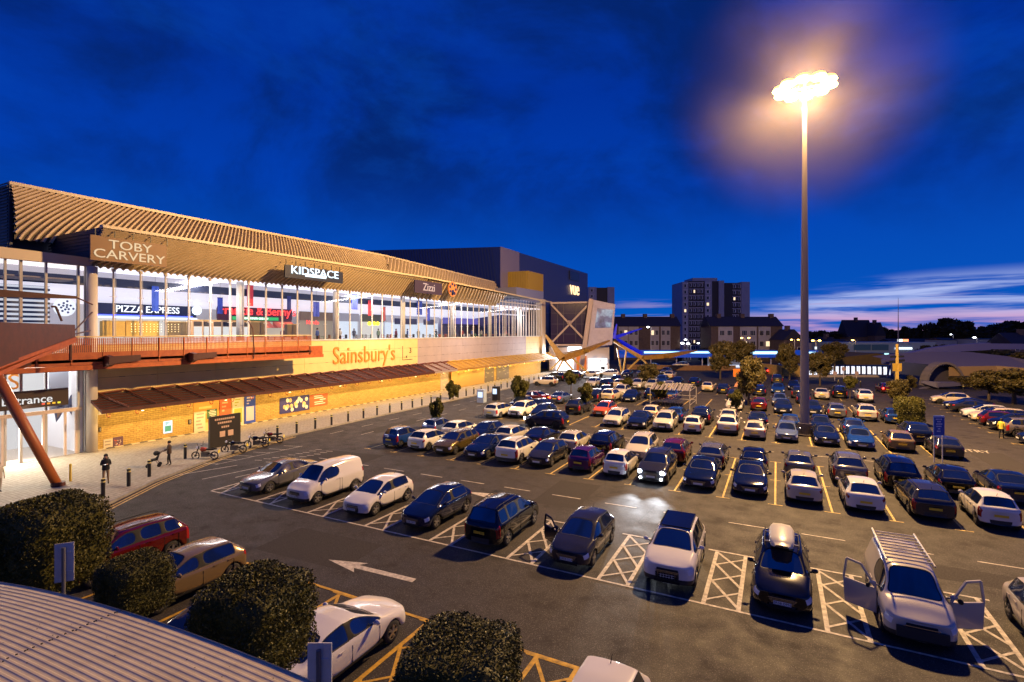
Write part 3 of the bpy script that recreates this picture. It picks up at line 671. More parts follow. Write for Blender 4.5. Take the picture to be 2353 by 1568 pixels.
for i in range(3): MB().prism([(IX, y0 + .5 + i * 3.4, 10.6), (IX + 1, y0 + .5 + i * 3.4, 9.9), (IX + 1, y0 + .5 + i * 3.4, 9.8), (IX, y0 + .5 + i * 3.4, 9.8)], (0, 2.9, 0)).build('awning', mat('awning_red', (.65, .16, .10), .7), t_)
t_, y0, y1 = shop('tan panelled restaurant front with dark doors', 690, 772, mat('fascia_tan', (.28, .19, .11), .6), emis('shop_amber', (1, .75, .5), .35))
p = PX(718, 728, IX); text('Nando', .8, (IX + .05, p.y, 10.6), YD, UP, emis('red_neon', (1, .04, .03), 3), t_)
t_, y0, y1 = shop('pale shop front with glowing white lamps', 776, 826, mat('fascia_pale', (.5, .5, .55), .5), emis('shop_white', (.85, .9, 1), 1.0))
t_, y0, y1 = shop('olive green shop front with two yellow lamps', 832, 884, mat('fascia_olive', (.10, .10, .06), .5), emis('shop_warm', (1, .9, .8), .8))
b = MB()
for u_ in (849, 860, 868): p = PX(u_, 744, IX + .5); b.sph(p, .32, n=8)
b.build('yellow_lamp', emis('yellow_lamp', (1, .7, .02), 4, False), t_)
t_, y0, y1 = shop('white shop front with dark high windows', 888, 1010, INW, emis('shop_white', (.85, .9, 1), 1.0))
b = MB(); b.box(IX + .02, y0 + 2, 10.6, IX + .1, y0 + 8, 11.6); b.box(IX + .02, y0 + 10, 10.6, IX + .1, y1 - 2, 11.6); b.build('high_window', mat('plum_dark', (.07, .06, .10), .3), t_)
t_, y0, y1 = shop('purple lit cinema foyer with pink lettering', 1020, 1180, emis('violet_fascia', (.22, .18, .75), .6), mat('foyer_dark', (.04, .03, .05), .4))
p = PX(1148, 725, IX); text('vue', 1.6, (IX + .08, PX(1137, 725, IX).y, 11.6), YD, UP, emis('pink_letters', (1, .55, .55), 2), t_)
# things standing close behind the glass
def disp(label, cat, nm, u0, v0, u1, v1, m_, x=-49.4, th=.5):
    a = PX(u0, v0, x); b = PX(u1, v1, x); t_ = thing(nm, label, cat, (x, (a.y + b.y) / 2, 8))
    MB().box(x - th, a.y, max(8.0, b.z), x, b.y, a.z).build('panel', m_, t_); MB().box(x, a.y - .04, a.z - .02, x + .02, b.y + .04, a.z + .06).build('trim', mat('gold_trim', (.5, .35, .12), .4), t_)
    return t_, a.y, b.y, a.z
GOLD = mat('gold_panel', (.80, .50, .06), .5, noise=(2, 1, (.7, .40, .04)))
disp('golden timber kiosk behind the upper glass', 'kiosk', 'kiosk', 236, 738, 288, 775, GOLD)
t_, y0, y1, zz = disp('golden perforated kiosk wall with dotted lights behind the upper glass', 'kiosk', 'kiosk', 290, 738, 366, 775, GOLD)
b = MB()
for i in range(14):
    for j in range(4): b.sph((-49.38, y0 + .4 + i * .3, zz - .25 - j * .22), .025, n=4, k=3)
b.build('dot_light', emis('dot_warm', (1, .8, .4), 6, False), t_)
disp('left dark olive menu wall behind the upper glass', 'panel', 'menu_wall', 386, 740, 436, 775, mat('olive_panel', (.14, .09, .03), .5))
t_, y0, y1, zz = disp('cream framed row of menu boards behind the upper glass', 'display', 'menu_stand', 438, 736, 575, 775, mat('stand_tan', (.48, .30, .16), .5))
b = MB(); b2 = MB()
for i in range(6):
    ya = y0 + .3 + i * (y1 - y0 - .4) / 6; b.box(-49.4, ya, zz - .55, -49.36, ya + .75, zz - .12); b2.box(-49.4, ya, 8.1, -49.36, ya + .75, zz - .6)
b.build('menu_header', mat('menu_black', (.02, .015, .015), .5), t_); b2.build('menu_board', emis('menu_lit', (1, .95, .9), .9), t_)
disp('right dark olive menu wall behind the upper glass', 'panel', 'menu_wall', 577, 740, 612, 775, mat('olive_panel', (.14, .09, .03), .5))
disp('small olive counter near the walkway end behind the upper glass', 'panel', 'counter', 660, 746, 684, 775, mat('olive_panel', (.14, .09, .03), .5))
for i, (u0, v0, u1, v1, c_, lab) in enumerate(((349, 657, 365, 716, (.02, .08, .55), 'tall blue banner hung nearest the pale corner column'), (500, 684, 512, 722, (.03, .05, .3), 'small navy banner hung left of the red script sign'), (568, 655, 582, 704, (.75, .05, .05), 'bright red banner hung in front of the red script sign'), (660, 680, 669, 712, (.04, .05, .22), 'narrow navy banner hung right of the red script sign'), (720, 694, 734, 728, (.05, .08, .5), 'blue banner hung by the tan panelled restaurant'),
        (808, 672, 822, 712, (.08, .10, .5), 'blue and red banner hung at the middle of the glass'), (846, 690, 857, 726, (.75, .05, .05), 'red banner hung over the pale shop front'), (876, 705, 886, 738, (.35, .08, .08), 'dull red banner hung over the olive shop'), (958, 692, 970, 724, (.03, .07, .42), 'blue banner hung below the small purple sign'), (979, 708, 988, 738, (.05, .08, .55), 'short blue banner hung beside the white shop front'))):
    x = -50.0; a = PX(u0, v0, x); b = PX(u1, v1, x); t_ = thing('hanging_banner', lab, 'banner', (x, (a.y + b.y) / 2, b.z), group='banners hung in the upper mall')
    MB().box(x - .04, a.y, b.z, x, b.y, a.z).build('cloth', mat('banner%d' % (hash(c_) % 999), c_, .7), t_); MB().cyl((x - .02, a.y - .05, a.z), (x - .02, b.y + .05, a.z), .03, n=6).cyl((x - .02, (a.y + b.y) / 2, a.z), (x - .02, (a.y + b.y) / 2, 14.3), .012, n=4).build('hanging_rod', BLACK, t_)
# seating and shoppers hinted at the foot of the glass
FM = [mat('furn%d' % i, c_, .6) for i, c_ in enumerate(((.25, .12, .05), (.05, .05, .06), (.35, .33, .3), (.1, .16, .1), (.4, .1, .06)))]
i = 0
for k in range(24):
    y = 39 + k * 2.7 + rnd.uniform(-.5, .5)
    x = -49.5 - rnd.random() * 2.5; m_ = FM[k % 5]
    t_ = thing('cafe_table', 'small cafe table with chairs close behind the upper glass', 'table', (x, y, 8), group='cafe tables behind the glass')
    MB().cyl((x, y, 8), (x, y, 8.72), .05, n=6).cyl((x, y, 8.72), (x, y, 8.76), .4, n=10).cyl((x, y, 8), (x, y, 8.03), .25, n=8).build('table_top', m_, t_)
    for s_ in (-1, 1): 
        b = MB(); b.box(x - .2, y + s_ * .7 - .2, 8.42, x + .2, y + s_ * .7 + .2, 8.47); b.box(x - .2, y + s_ * .88 - .02, 8.45, x + .2, y + s_ * .88 + .02, 8.95)
        for q in ((-.18, -.18), (.18, -.18), (-.18, .18), (.18, .18)): b.cyl((x + q[0], y + s_ * .7 + q[1], 8), (x + q[0], y + s_ * .7 + q[1], 8.44), .018, n=4)
        b.build('chair', FM[(k + 2) % 5], t_)

# posters and boards on the stone wall ----------------------------------------
def poster(label, u0, v0, u1, v1, mats_, deco=0, x=FX + .06, cat='poster', nm='poster'):
    a = PX(u0, v0, x); b = PX(u1, v1, x); t_ = thing(nm, label, cat, (x, (a.y + b.y) / 2, b.z)); W_, H_ = b.y - a.y, a.z - b.z
    MB().box(x - .05, a.y, b.z, x, b.y, a.z).build('sheet', mats_[0], t_); r_ = random.Random(int(u0))
    for k_, mm in enumerate(mats_[1:]):
        d = MB()
        if deco == 0:
            for j in range(5): q = b.z + H_ * (.88 - .17 * j); wd = r_.uniform(.3, .75) * W_; yy_ = a.y + r_.uniform(.12, .9 - wd / W_) * W_; d.box(x, yy_, q - H_ * .04, x + .012, yy_ + wd, q + H_ * .03)
        elif deco == 1:
            d.box(x, a.y + W_ * .15, b.z + H_ * .15, x + .012, b.y - W_ * .15, b.z + H_ * .6)
            for j in range(3): d.box(x, a.y + W_ * .2, b.z + H_ * (.68 + .09 * j), x + .012, a.y + W_ * (.4 + .15 * j), b.z + H_ * (.72 + .09 * j))
        else:
            for j in range(10): d.sph((x, a.y + W_ * r_.uniform(.1, .9), b.z + H_ * r_.uniform(.15, .85)), W_ * .06, sc=(.2, 1, 1), n=6, k=4)
        d.build('print', mm, t_)
    return t_
pm = lambda n_, c_: mat('print_' + n_, c_, .6)
CR, NV, OR_, RD, GRN, WH = pm('cream', (.62, .52, .38)), pm('navy', (.03, .03, .16)), pm('orange', (.60, .27, .05)), pm('red', (.50, .10, .03)), pm('green', (.04, .12, .04)), pm('white', (.7, .66, .6))
poster('cream poster on the stone wall, left of the dark picture poster', 238, 1011, 259, 1050, [CR, pm('grey', (.3, .25, .2))], 0)
poster('dark picture poster beside the cream poster on the stone wall', 260, 1006, 283, 1045, [pm('plum', (.10, .05, .09)), RD, CR], 2)
poster('small lit white screen on the stone wall', 376, 969, 396, 994, [emis('screen_white', (.8, .95, 1), 1.2), pm('teal', (.05, .3, .3))], 1)
poster('wide orange notice board with cream map on the stone wall', 445, 925, 503, 1040, [OR_, pm('amberlt', (.75, .48, .18))], 1)
poster('small cream notice on the orange board', 446, 948, 472, 990, [CR, pm('grey', (.3, .25, .2))], 0, FX + .1)
poster('small dark green notice on the orange board', 476, 942, 499, 960, [GRN, WH], 0, FX + .1)
poster('tall red orange poster right of the orange board', 505, 915, 531, 1010, [RD, pm('salmon', (.7, .35, .2))], 1)
poster('tall cream poster with black diamond and green picture', 534, 911, 560, 980, [CR, pm('leaf', (.3, .34, .05))], 1)
poster('tall blue poster at the right end of the poster row', 562, 907, 587, 975, [pm('blue', (.02, .06, .42)), pm('pale', (.5, .45, .5))], 1)
poster('long navy banner with food picture low on the stone wall', 643, 916, 711, 941, [NV, pm('food', (.6, .42, .2)), WH], 2)
poster('red orange banner with white lettering right of the navy banner', 713, 909, 753, 930, [RD, WH], 0)
for lab, u0, v0, u1, v1 in (('small black meter box near the cream poster', 228, 983, 233, 992), ('small black meter box near the orange board', 434, 965, 440, 974)):
    a = PX(u0, v0, FX + .12); b = PX(u1, v1, FX + .12); t_ = thing('meter_box', lab, 'box', (FX, a.y, b.z)); MB().box(FX, a.y, b.z, FX + .12, b.y, a.z).build('casing', BLACK, t_); MB().box(FX + .12, a.y + .04, b.z + .04, FX + .13, b.y - .04, a.z - .04).build('cover', mat('cover_grey', (.2, .2, .2), .5), t_)
t_ = thing('flood_light', 'white floodlight fixed on the stone wall beside the entrance', 'lamp', (FX, 20.9, 2.9)); MB().box(FX, 20.6, 2.85, FX + .25, 21.2, 3.1).build('body', WHITEM, t_); MB().cyl((FX + .1, 20.5, 2.95), (FX + .3, 20.4, 2.9), .08, n=8).build('lens', emis('flood_white', (1, 1, .95), 10, False), t_)
# service doors further along
for lab, y, w_, c_ in (('grey steel service door in the stone wall', 66.5, 2.2, (.36, .30, .26)), ('left grey louvred wall bay beyond the service door', 80, 3.6, (.13, .11, .08)), ('right grey louvred wall bay beyond the service door', 84.6, 5.0, (.13, .11, .08))):
    t_ = thing('service_door', lab, 'door', (FX, y, 0)); MB().box(FX, y, .12, FX + .06, y + w_, 3.1).build('leaf', mat('door%d' % int(y), c_, .6), t_)
    b = MB(); r_ = random.Random(int(y))
    for i in range(10): q = (y + .2 + r_.random() * (w_ - .9), .5 + r_.random() * 2.3); b.box(FX + .06, q[0], q[1], FX + .08, q[0] + .5, q[1] + .06)
    b.build('slot', mat('slot_pale', (.6, .5, .3), .6), t_)
b = thing('timber_hoarding', 'pale timber hoarding fence standing beside the stone wall', 'fence', (-46, 74, 0)); m = MB()
for i in range(30): m.box(-46.5, 68.8 + i * .35, .15, -46.45, 69.1 + i * .35, 2.9)
m.build('planks', mat('timber', (.45, .28, .08), .7), b); MB().box(-46.56, 68.8, .15, -46.5, 79.3, 2.8).build('backing', mat('timber_dark', (.3, .18, .05), .7), b)

# ------------------------------------------------------------------ cinema block behind
CB = thing('cinema_block', 'tall navy ribbed cinema block rising behind the long facade', 'building', (-52, 120, 0))
CNV = mat('cinema_blue', (.12, .15, .30), .35, metal=.7); CND = mat('cinema_dark', (.035, .05, .14), .4, metal=.6)
m = MB(); m.prism([(-52, 95.4, 0), (-110, 95.4, 0), (-110, 95.4, 30.3), (-52, 95.4, 27.3)], (0, 56.2, 0)); m.build('wall', CND, CB)
m = MB()
for i in range(140): y = 95.5 + i * .4; m.box(-52, y, 14, -51.86, y + .2, 27.2)
m.build('front_ribs', CNV, CB); m = MB()
for i in range(75): x = -52.2 - i * .77; m.prism([(x, 95.4, 14), (x - .35, 95.4, 14), (x - .35 - 2.0, 95.4, 27.3 - (x + 52) * .05), (x - 2.0, 95.4, 27.3 - (x + 52) * .05)], (0, -.12, 0))
m.build('side_ribs', CND, CB); MB().box(-52, 95.3, 14, -51.8, 104, 27.3).build('pale_corner', mat('corner_lilac', (.22, .19, .28), .5), CB)
a = PX(1308, 622, -51.8); b = PX(1330, 648, -51.8); MB().box(-51.8, a.y, b.z, -51.6, b.y, a.z).build('dark_screen', mat('screen_off', (.02, .015, .02), .3), CB)
p = PX(1320, 664, -51.6); text('vue', 5.6, (-51.5, p.y, p.z), YD, UP, emis('vue_letters', (1, .62, .3), 2.2), CB, ex=.1, sx=.95)

# glazed link with cross bracing, screen gantry, bright shop fronts
def camroot(name, label, cat, u, f, group=None):
    p = PF(u, VH, f); return thing(name, label, cat, (p.x, p.y, 0), TH, group), f
def loc(u, v, f, f0, u0):   # local coordinates in a camera-facing root placed at (u0, f0)
    r0 = (u0 - UC) / FPX * f0; return ((u - UC) / FPX * f - r0, f - f0, CAMZ - (v - VH) / FPX * f)
def cbox(b, u0, v0, u1, v1, f, f0, uc, dep, m=0, z0=None):
    a = loc(u0, v0, f, f0, uc); c_ = loc(u1, v1, f, f0, uc); b.box(a[0], a[1], c_[2] if z0 is None else z0, c_[0], a[1] + dep, a[2], m); return b
f0, uc = 122, 1335
g_, _ = camroot('glazed_link', 'dark glazed link block with white cross bracing and screen gantry', 'building', uc, f0)
b = MB(); cbox(b, 1266, 696, 1350, 789, f0, f0, uc, 8); b.build('dark_glazing', mat('violet_glass', (.03, .015, .05), .15), g_, local=True)
PKS = mat('pink_steel', (.50, .38, .34), .5)
b = MB(); q = lambda u, v, d=-.3: tuple(a + c_ for a, c_ in zip(loc(u, v, f0, f0, uc), (0, d, 0)))
for s_ in ((1266, 700, 1350, 789), (1266, 789, 1352, 700), (1264, 697, 1362, 695), (1264, 793, 1346, 793)): b.beam(q(*s_[:2]), q(*s_[2:]), .35, .4)
b.sph(q(1308, 742), .6); b.build('cross_brace', PKS, g_, local=True)
b = MB()
for u_ in (1281, 1295, 1323, 1337): b.beam(q(u_, 698, -.1), q(u_, 788, -.1), .07, .07)
for v_ in (720, 745, 768): b.beam(q(1266, v_, -.1), q(1350, v_, -.1), .07, .07)
b.build('glazing_bar', mat('bar_dark', (.08, .06, .09), .5), g_, local=True)
b = MB(); cbox(b, 1262, 797, 1400, 850, f0 + 1, f0, uc, 6, z0=0); b.build('white_wall', mat('wall_lilac', (.48, .40, .38), .6), g_, local=True)
b = MB(); b.prism([q(1362, 690, -1), q(1412, 700, -1), q(1405, 792, -1), q(1348, 800, -1)], (0, 3, 0)); b.build('screen_gantry', mat('gantry_pink', (.58, .52, .62), .6, noise=(1.5, 1, (.48, .42, .52))), g_, local=True)
b = MB(); b.beam(q(1356, 688, -1.2), q(1335, 840, -1.2), 1.0, 1.0); b.build('gantry_leg', PKS, g_, local=True)
def screenmat():
    m = mat('screen_picture', (.02, .02, .02), .3, emit=(.2, .3, .4), es=1); t = m.node_tree; n = t.nodes.new('ShaderNodeTexNoise'); n.inputs['Scale'].default_value = .5; n.inputs['Detail'].default_value = 5
    c_ = t.nodes.new('ShaderNodeTexCoord'); t.links.new(c_.outputs['Object'], n.inputs[0]); r_ = t.nodes.new('ShaderNodeValToRGB'); t.links.new(n.outputs['Fac'], r_.inputs[0])
    e = r_.color_ramp.elements; e[0].position = .35; e[0].color = (.01, .015, .06, 1); e[1].position = .65; e[1].color = (.30, .42, .55, 1); q_ = e.new(.48); q_.color = (.08, .09, .2, 1)
    t.links.new(r_.outputs[0], t.nodes['Principled BSDF'].inputs['Emission Color']); return m
b = MB(); b.prism([q(1371, 709, -1.2), q(1407, 713, -1.2), q(1402, 753, -1.2), q(1365, 754, -1.2)], (0, .15, 0)); b.build('video_screen', screenmat(), g_, local=True)
b = MB(); cbox(b, 1278, 822, 1318, 856, f0, f0, uc, .4, z0=.1); cbox(b, 1340, 800, 1346, 822, f0, f0, uc, .4); cbox(b, 1352, 824, 1395, 851, f0, f0, uc, .4, z0=.1); cbox(b, 1305, 797, 1336, 815, f0, f0, uc, .4); b.build('lit_window', emis('shop_blaze', (1, .97, 1), 2.6), g_, local=True)
b = MB(); cbox(b, 1325, 822, 1331, 853, f0 - .5, f0, uc, .5, z0=0); cbox(b, 1341, 820, 1348, 853, f0 - .5, f0, uc, .5, z0=0); cbox(b, 1325, 818, 1348, 826, f0 - .5, f0, uc, .5); b.build('orange_portal', emis('portal_orange', (.9, .18, .02), .8), g_, local=True)
p = PF(1330, 800, 116); light('shopfront_light', 'AREA', (p.x, p.y, 4.5), (1, .95, .95), 3500, 16, (p.x + 4, p.y - 12, 0), 3)
b = MB(); r_ = random.Random(3)
for i in range(26): u_ = r_.uniform(1352, 1394); v_ = r_.uniform(826, 846); cbox(b, u_, v_, u_ + 1.2, v_ + 4, f0 - .1, f0, uc, .05)
b.build('display_spots', mat('disp_dark', (.05, .05, .08), .6), g_, local=True)
# yellow and blue sculptural canopies
def polyarm(label, segs, m_, legs, f, u_, mats_leg=None):
    t_, _ = camroot('sculptural_canopy', label, 'canopy', u_, f); b = MB()
    for (u0, v0, w0, u1, v1, w1, df) in segs:
        a = Vector(loc(u0, v0, f, f, u_)); c_ = Vector(loc(u1, v1, f + df, f, u_)); b.beam(a, c_, w0, w0 * .45, 0, w1, w1 * .45)
    b.build('arm', m_, t_, local=True); 
    for (u0, v0, u1, v1, df) in legs:
        a = Vector(loc(u0, v0, f, f, u_)); c_ = Vector(loc(u1, v1, f + df, f, u_)); c_.z = max(c_.z, 0)
        MB().beam(a, c_, .28, .28).build('strut', mats_leg or m_, t_, local=True)
    return t_
YS_ = mat('gold_steel', (.55, .33, .06), .4)
polyarm('folded gold steel canopy arm spreading beside the white shop fronts', [(1253, 770, .8, 1290, 822, 3.4, 0), (1290, 822, 3.2, 1345, 806, 2.0, 2), (1345, 806, 1.8, 1400, 783, .6, 4)], OCHRE, [(1292, 822, 1266, 850, -4), (1292, 822, 1318, 852, -4), (1312, 820, 1352, 858, -6), (1296, 824, 1280, 852, -2)], 108, 1290, YS_)
polyarm('second gold steel canopy arm on crossed struts over the parked cars', [(1410, 785, .7, 1473, 822, 1.9, 0), (1473, 822, 1.9, 1530, 818, 2.2, 2), (1530, 818, 2.2, 1600, 806, .6, 4)], OCHRE, [(1472, 822, 1440, 853, -4), (1472, 822, 1492, 842, -2), (1430, 868, 1418, 800, 0), (1430, 868, 1440, 800, 0), (1430, 868, 1415, 850, -1)], 112, 1472, YS_)
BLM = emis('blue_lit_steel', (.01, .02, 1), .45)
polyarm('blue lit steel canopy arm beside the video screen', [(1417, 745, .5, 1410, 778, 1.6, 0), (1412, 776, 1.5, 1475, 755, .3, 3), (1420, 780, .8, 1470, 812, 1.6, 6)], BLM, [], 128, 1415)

# ------------------------------------------------------------------ far buildings
BR = mat('brown_brick', (.13, .09, .075), .8, noise=(1.5, 1, (.09, .06, .05)))
RF = mat('dark_roof', (.022, .018, .028), .7)
RND = mat('pale_render', (.42, .40, .42), .7, noise=(.7, 1, (.34, .32, .35)))
WIN = mat('window_dark', (.012, .013, .03), .12)
WLIT = emis('window_lit', (1, .75, .45), 1.4, False)
def flats(label, u0, u1, f, bays_):
    uc = (u0 + u1) / 2; t_, _ = camroot('low_flats', label, 'flats', uc, f); q = lambda u, v: loc(u, v, f, f, uc)
    xl, xr = q(u0, 760)[0], q(u1, 760)[0]; ze, zr = q(uc, 750)[2], q(uc, 727)[2]
    MB().box(xl, 0, 0, xr, 9, ze).build('wall', BR, t_, local=True)
    rf = MB().prism([(xl - .3, -.5, ze), (xl - .3, 4.5, zr), (xl - .3, 9.5, ze)], (xr - xl + .6, 0, 0)).build('roof', RF, t_, local=True)
    for k_ in (.18, .52, .94): cx = xl + (xr - xl) * k_; MB().box(cx - .6, 3.8, zr - .6, cx + .6, 5.2, zr + .9).build('chimney', BR, rf, local=True)
    r_ = random.Random(int(u0)); hh = ze / 3.35
    for (a, b_) in bays_:
        MB().box(q(a, 760)[0], -.25, hh * .35, q(b_, 760)[0], 0, ze - .15).build('render_bay', RND, t_, local=True)
        n_ = 2; wv = (q(b_, 760)[0] - q(a, 760)[0]) / n_
        for i in range(n_):
            for fl in range(3):
                x0 = q(a, 760)[0] + wv * (i + .18); z0 = .9 + fl * hh * 1.02 + .5
                w_ = MB().box(x0, -.36, z0, x0 + wv * .64, -.26, z0 + hh * .5).build('window', WHITEM, t_, local=True)
                b = MB()
                for s_ in range(3): b.box(x0 + wv * (.03 + s_ * .2), -.39, z0 + .08, x0 + wv * (.2 + s_ * .2), -.365, z0 + hh * .5 - .08)
                b.build('pane', WLIT if r_.random() < .08 else WIN, w_, local=True)
    return t_
flats('three storey brick flats between the screen gantry and the tall tower', 1411, 1563, 170, [(1421, 1443), (1444, 1467), (1494, 1514), (1518, 1540)])
flats('three storey brick flats right of the tall tower', 1634, 1798, 160, [(1650, 1684), (1700, 1738), (1742, 1770)])
def tower(label, u0, u1, v1, f, cols_, wings):
    uc = (u0 + u1) / 2; t_, _ = camroot('tower_block', label, 'tower block', uc, f); q = lambda u, v: loc(u, v, f, f, uc)
    GR = mat('tower_concrete', (.34, .34, .44), .7, noise=(.4, 1, (.28, .28, .38))); DK = mat('tower_dark', (.035, .028, .035), .6)
    for a, b_, vt, mm, dy in wings: MB().box(q(a, 760)[0], dy, 0, q(b_, 760)[0], 16, q(uc, vt)[2]).build('wing', {'g': GR, 'd': DK}[mm], t_, local=True)
    r_ = random.Random(5)
    for (a, b_, n_, dy, vt) in cols_:
        xa, xb = q(a, 760)[0], q(b_, 760)[0]; ht = q(uc, vt)[2]; fl = 11; hh = ht / fl
        for k_ in range(fl):
            MB().box(xa, dy - .18, hh * (k_ + 1) - .3, xb, dy, hh * (k_ + 1) - .05).build('balcony_edge', mat('tower_edge', (.55, .52, .62), .7), t_, local=True)
            for i in range(n_):
                x0 = xa + (xb - xa) * (i + .2) / n_; wd = (xb - xa) / n_ * .6
                w_ = MB().box(x0, dy - .12, hh * k_ + .9, x0 + wd, dy - .02, hh * (k_ + 1) - .55).build('window', mat('win_frame', (.52, .50, .60), .5), t_, local=True)
                MB().box(x0 + wd * .12, dy - .15, hh * k_ + 1.0, x0 + wd * .7, dy - .125, hh * (k_ + 1) - .65).build('pane', WLIT if r_.random() < .05 else WIN, w_, local=True)
    return t_
tower('tall eleven storey tower block on the horizon', 1568, 1723, 650, 245, [(1569, 1581, 1, 0, 651), (1584, 1618, 4, .6, 649), (1620, 1634, 1, 0, 650), (1684, 1706, 2, .8, 652)],
      [(1568, 1582, 648, 'g', 0), (1582, 1620, 646, 'd', .6), (1620, 1636, 646, 'g', 0), (1636, 1652, 646, 'd', 1), (1652, 1664, 645, 'g', 0), (1664, 1706, 650, 'd', .8), (1704, 1723, 648, 'g', 0), (1598, 1656, 637, 'g', 4)])
tower('dark tower block half hidden behind the cinema', 1352, 1412, 660, 235, [(1355, 1366, 1, 0, 662)], [(1352, 1371, 660, 'g', 0), (1371, 1396, 661, 'd', .8), (1396, 1412, 660, 'g', 0)])
def house(label, u0, u1, ve, vr, f, gable=False, mt=BR, wins=2, chim=True, name='house'):
    uc = (u0 + u1) / 2; t_, _ = camroot(name, label, 'house', uc, f); q = lambda u, v: loc(u, v, f, f, uc); xl, xr = q(u0, 760)[0], q(u1, 760)[0]; ze, zr = q(uc, ve)[2], q(uc, vr)[2]
    MB().box(xl, 0, 0, xr, 8, ze).build('wall', mt, t_, local=True)
    if gable: b = MB().prism([(xl - .2, -.2, ze), ((xl + xr) / 2, -.2, zr), (xr + .2, -.2, ze)], (0, 8.4, 0))
    else: b = MB().prism([(xl - .2, -.3, ze), (xl - .2, 4, zr), (xl - .2, 8.3, ze)], (xr - xl + .4, 0, 0))
    rf = b.build('roof', RF, t_, local=True)
    if chim: MB().box((xl + xr) / 2 - .5, 3, zr - .8, (xl + xr) / 2 + .5, 4.4, zr + 1.1).build('chimney', BR, rf, local=True)
    r_ = random.Random(int(u0))
    for i in range(wins):
        for fl in range(max(1, int(ze // 2.9))):
            x0 = xl + (xr - xl) * (i + .3) / wins; w_ = MB().box(x0, -.08, .9 + fl * 2.8, x0 + 1.3, 0, 2.1 + fl * 2.8).build('window', WHITEM, t_, local=True)
            MB().box(x0 + .1, -.1, 1.0 + fl * 2.8, x0 + 1.2, -.082, 2.0 + fl * 2.8).build('pane', WLIT if r_.random() < .3 else WIN, w_, local=True)
house('dark brick house with steep gable beside the lamp mast', 1800, 1849, 782, 757, 150, True)
house('pale low terrace beyond the mast with lit shop windows', 1856, 1905, 788, 778, 175, False, RND, 5, False)
house('small white gabled house beyond the blue hoarding', 1903, 1925, 793, 775, 170, True, RND, 1)
house('dark stepped roof house on the skyline left of the thin pole', 1948, 2010, 775, 735, 230, False, BR, 4)
house('brick house with tall chimney on the skyline', 2011, 2035, 772, 741, 225, True, BR, 2)
house('grey pitched roof shed with pale gable', 1925, 1960, 795, 780, 160, True, mat('shed_grey', (.2, .2, .24), .7), 2, False)
house('terrace with bright shop sign right of the thin pole', 2050, 2165, 788, 779, 190, False, BR, 9, False)
house('white stepped gable building beside the terrace', 2167, 2200, 782, 777, 180, False, mat('render_blue', (.24, .28, .36), .7), 2, False)
house('long pale grey building with dark windows under the tall trees', 2240, 2325, 780, 778, 175, False, mat('render_blue', (.24, .28, .36), .7), 5, False)
house('dark roofed houses at the right edge of the skyline', 2326, 2420, 790, 765, 150, False, BR, 4)
t_, _ = camroot('industrial_unit', 'long blue white flat roofed unit with wide shutters behind the blue hoarding', 'building', 2040, 150); q = lambda u, v: loc(u, v, 150, 150, 2040)
MB().box(q(1920, 790)[0], 0, 0, q(2150, 790)[0], 12, q(2040, 787)[2]).build('wall', mat('unit_wall', (.25, .33, .40), .6), t_, local=True)
for a in (1962, 2003): MB().box(q(a, 790)[0], -.15, q(a, 805)[2], q(a + 38, 790)[0], 0, q(a, 792)[2]).build('shutter', mat('shutter_teal', (.05, .12, .17), .5), t_, local=True)
b = MB(); b.box(q(2056, 790)[0], -.2, q(2056, 803)[2], q(2095, 790)[0], -.1, q(2056, 799)[2]); b.box(q(1872, 780)[0], -.2, q(1872, 803)[2], q(1876, 790)[0], -.1, q(1872, 797)[2]); b.build('lit_strip', emis('white_lit', (.8, .9, 1), 2.2, False), t_, local=True)
t_, _ = camroot('shop_row_sign', 'bright red and white lit shop sign on the distant terrace', 'sign', 2073, 188.5); q = lambda u, v: loc(u, v, 188.5, 188.5, 2073)
MB().box(q(2062, 790)[0], -.3, q(2062, 786)[2], q(2072, 790)[0], 0, q(2062, 780)[2]).build('white_part', emis('sign_white', (.9, .95, 1), 3, False), t_, local=True); MB().box(q(2073, 790)[0], -.3, q(2073, 786)[2], q(2086, 790)[0], 0, q(2073, 780)[2]).build('red_part', emis('sign_red', (1, .25, .1), 3, False), t_, local=True)
# blue hoarding, station canopy band, stone walls and the road mouth
t_, _ = camroot('blue_hoarding', 'long curved blue hoarding beyond the roundabout', 'fence', 1990, 140); q = lambda u, v: loc(u, v, 140, 140, 1990)
b = MB(); b.prism([(q(1890, 800)[0], 0, 0), (q(1890, 800)[0], 0, q(1890, 808)[2]), (q(2065, 800)[0], 0, q(2065, 812)[2]), (q(2065, 800)[0], 0, 0)], (0, .2, 0)); b.build('boards', mat('hoarding_blue', (.01, .055, .24), .5), t_, local=True)
MB().box(q(2032, 800)[0], -.06, q(2032, 820)[2], q(2042, 800)[0], -.01, q(2032, 812)[2]).build('lit_notice', emis('notice_cyan', (.5, .95, 1), 1.6, False), t_, local=True)
t_, _ = camroot('station_canopy', 'long blue lit canopy band in front of the flats', 'canopy', 1600, 138); q = lambda u, v: loc(u, v, 138, 138, 1600)
b = MB(); b.box(q(1425, 800)[0], 0, q(1600, 822)[2], q(1790, 800)[0], 4, q(1600, 806)[2]); b.box(q(1840, 800)[0], 0, q(1600, 822)[2], q(1880, 800)[0], 4, q(1600, 806)[2]); b.build('fascia', emis('blue_band', (.0, .06, .5), .7), t_, local=True)
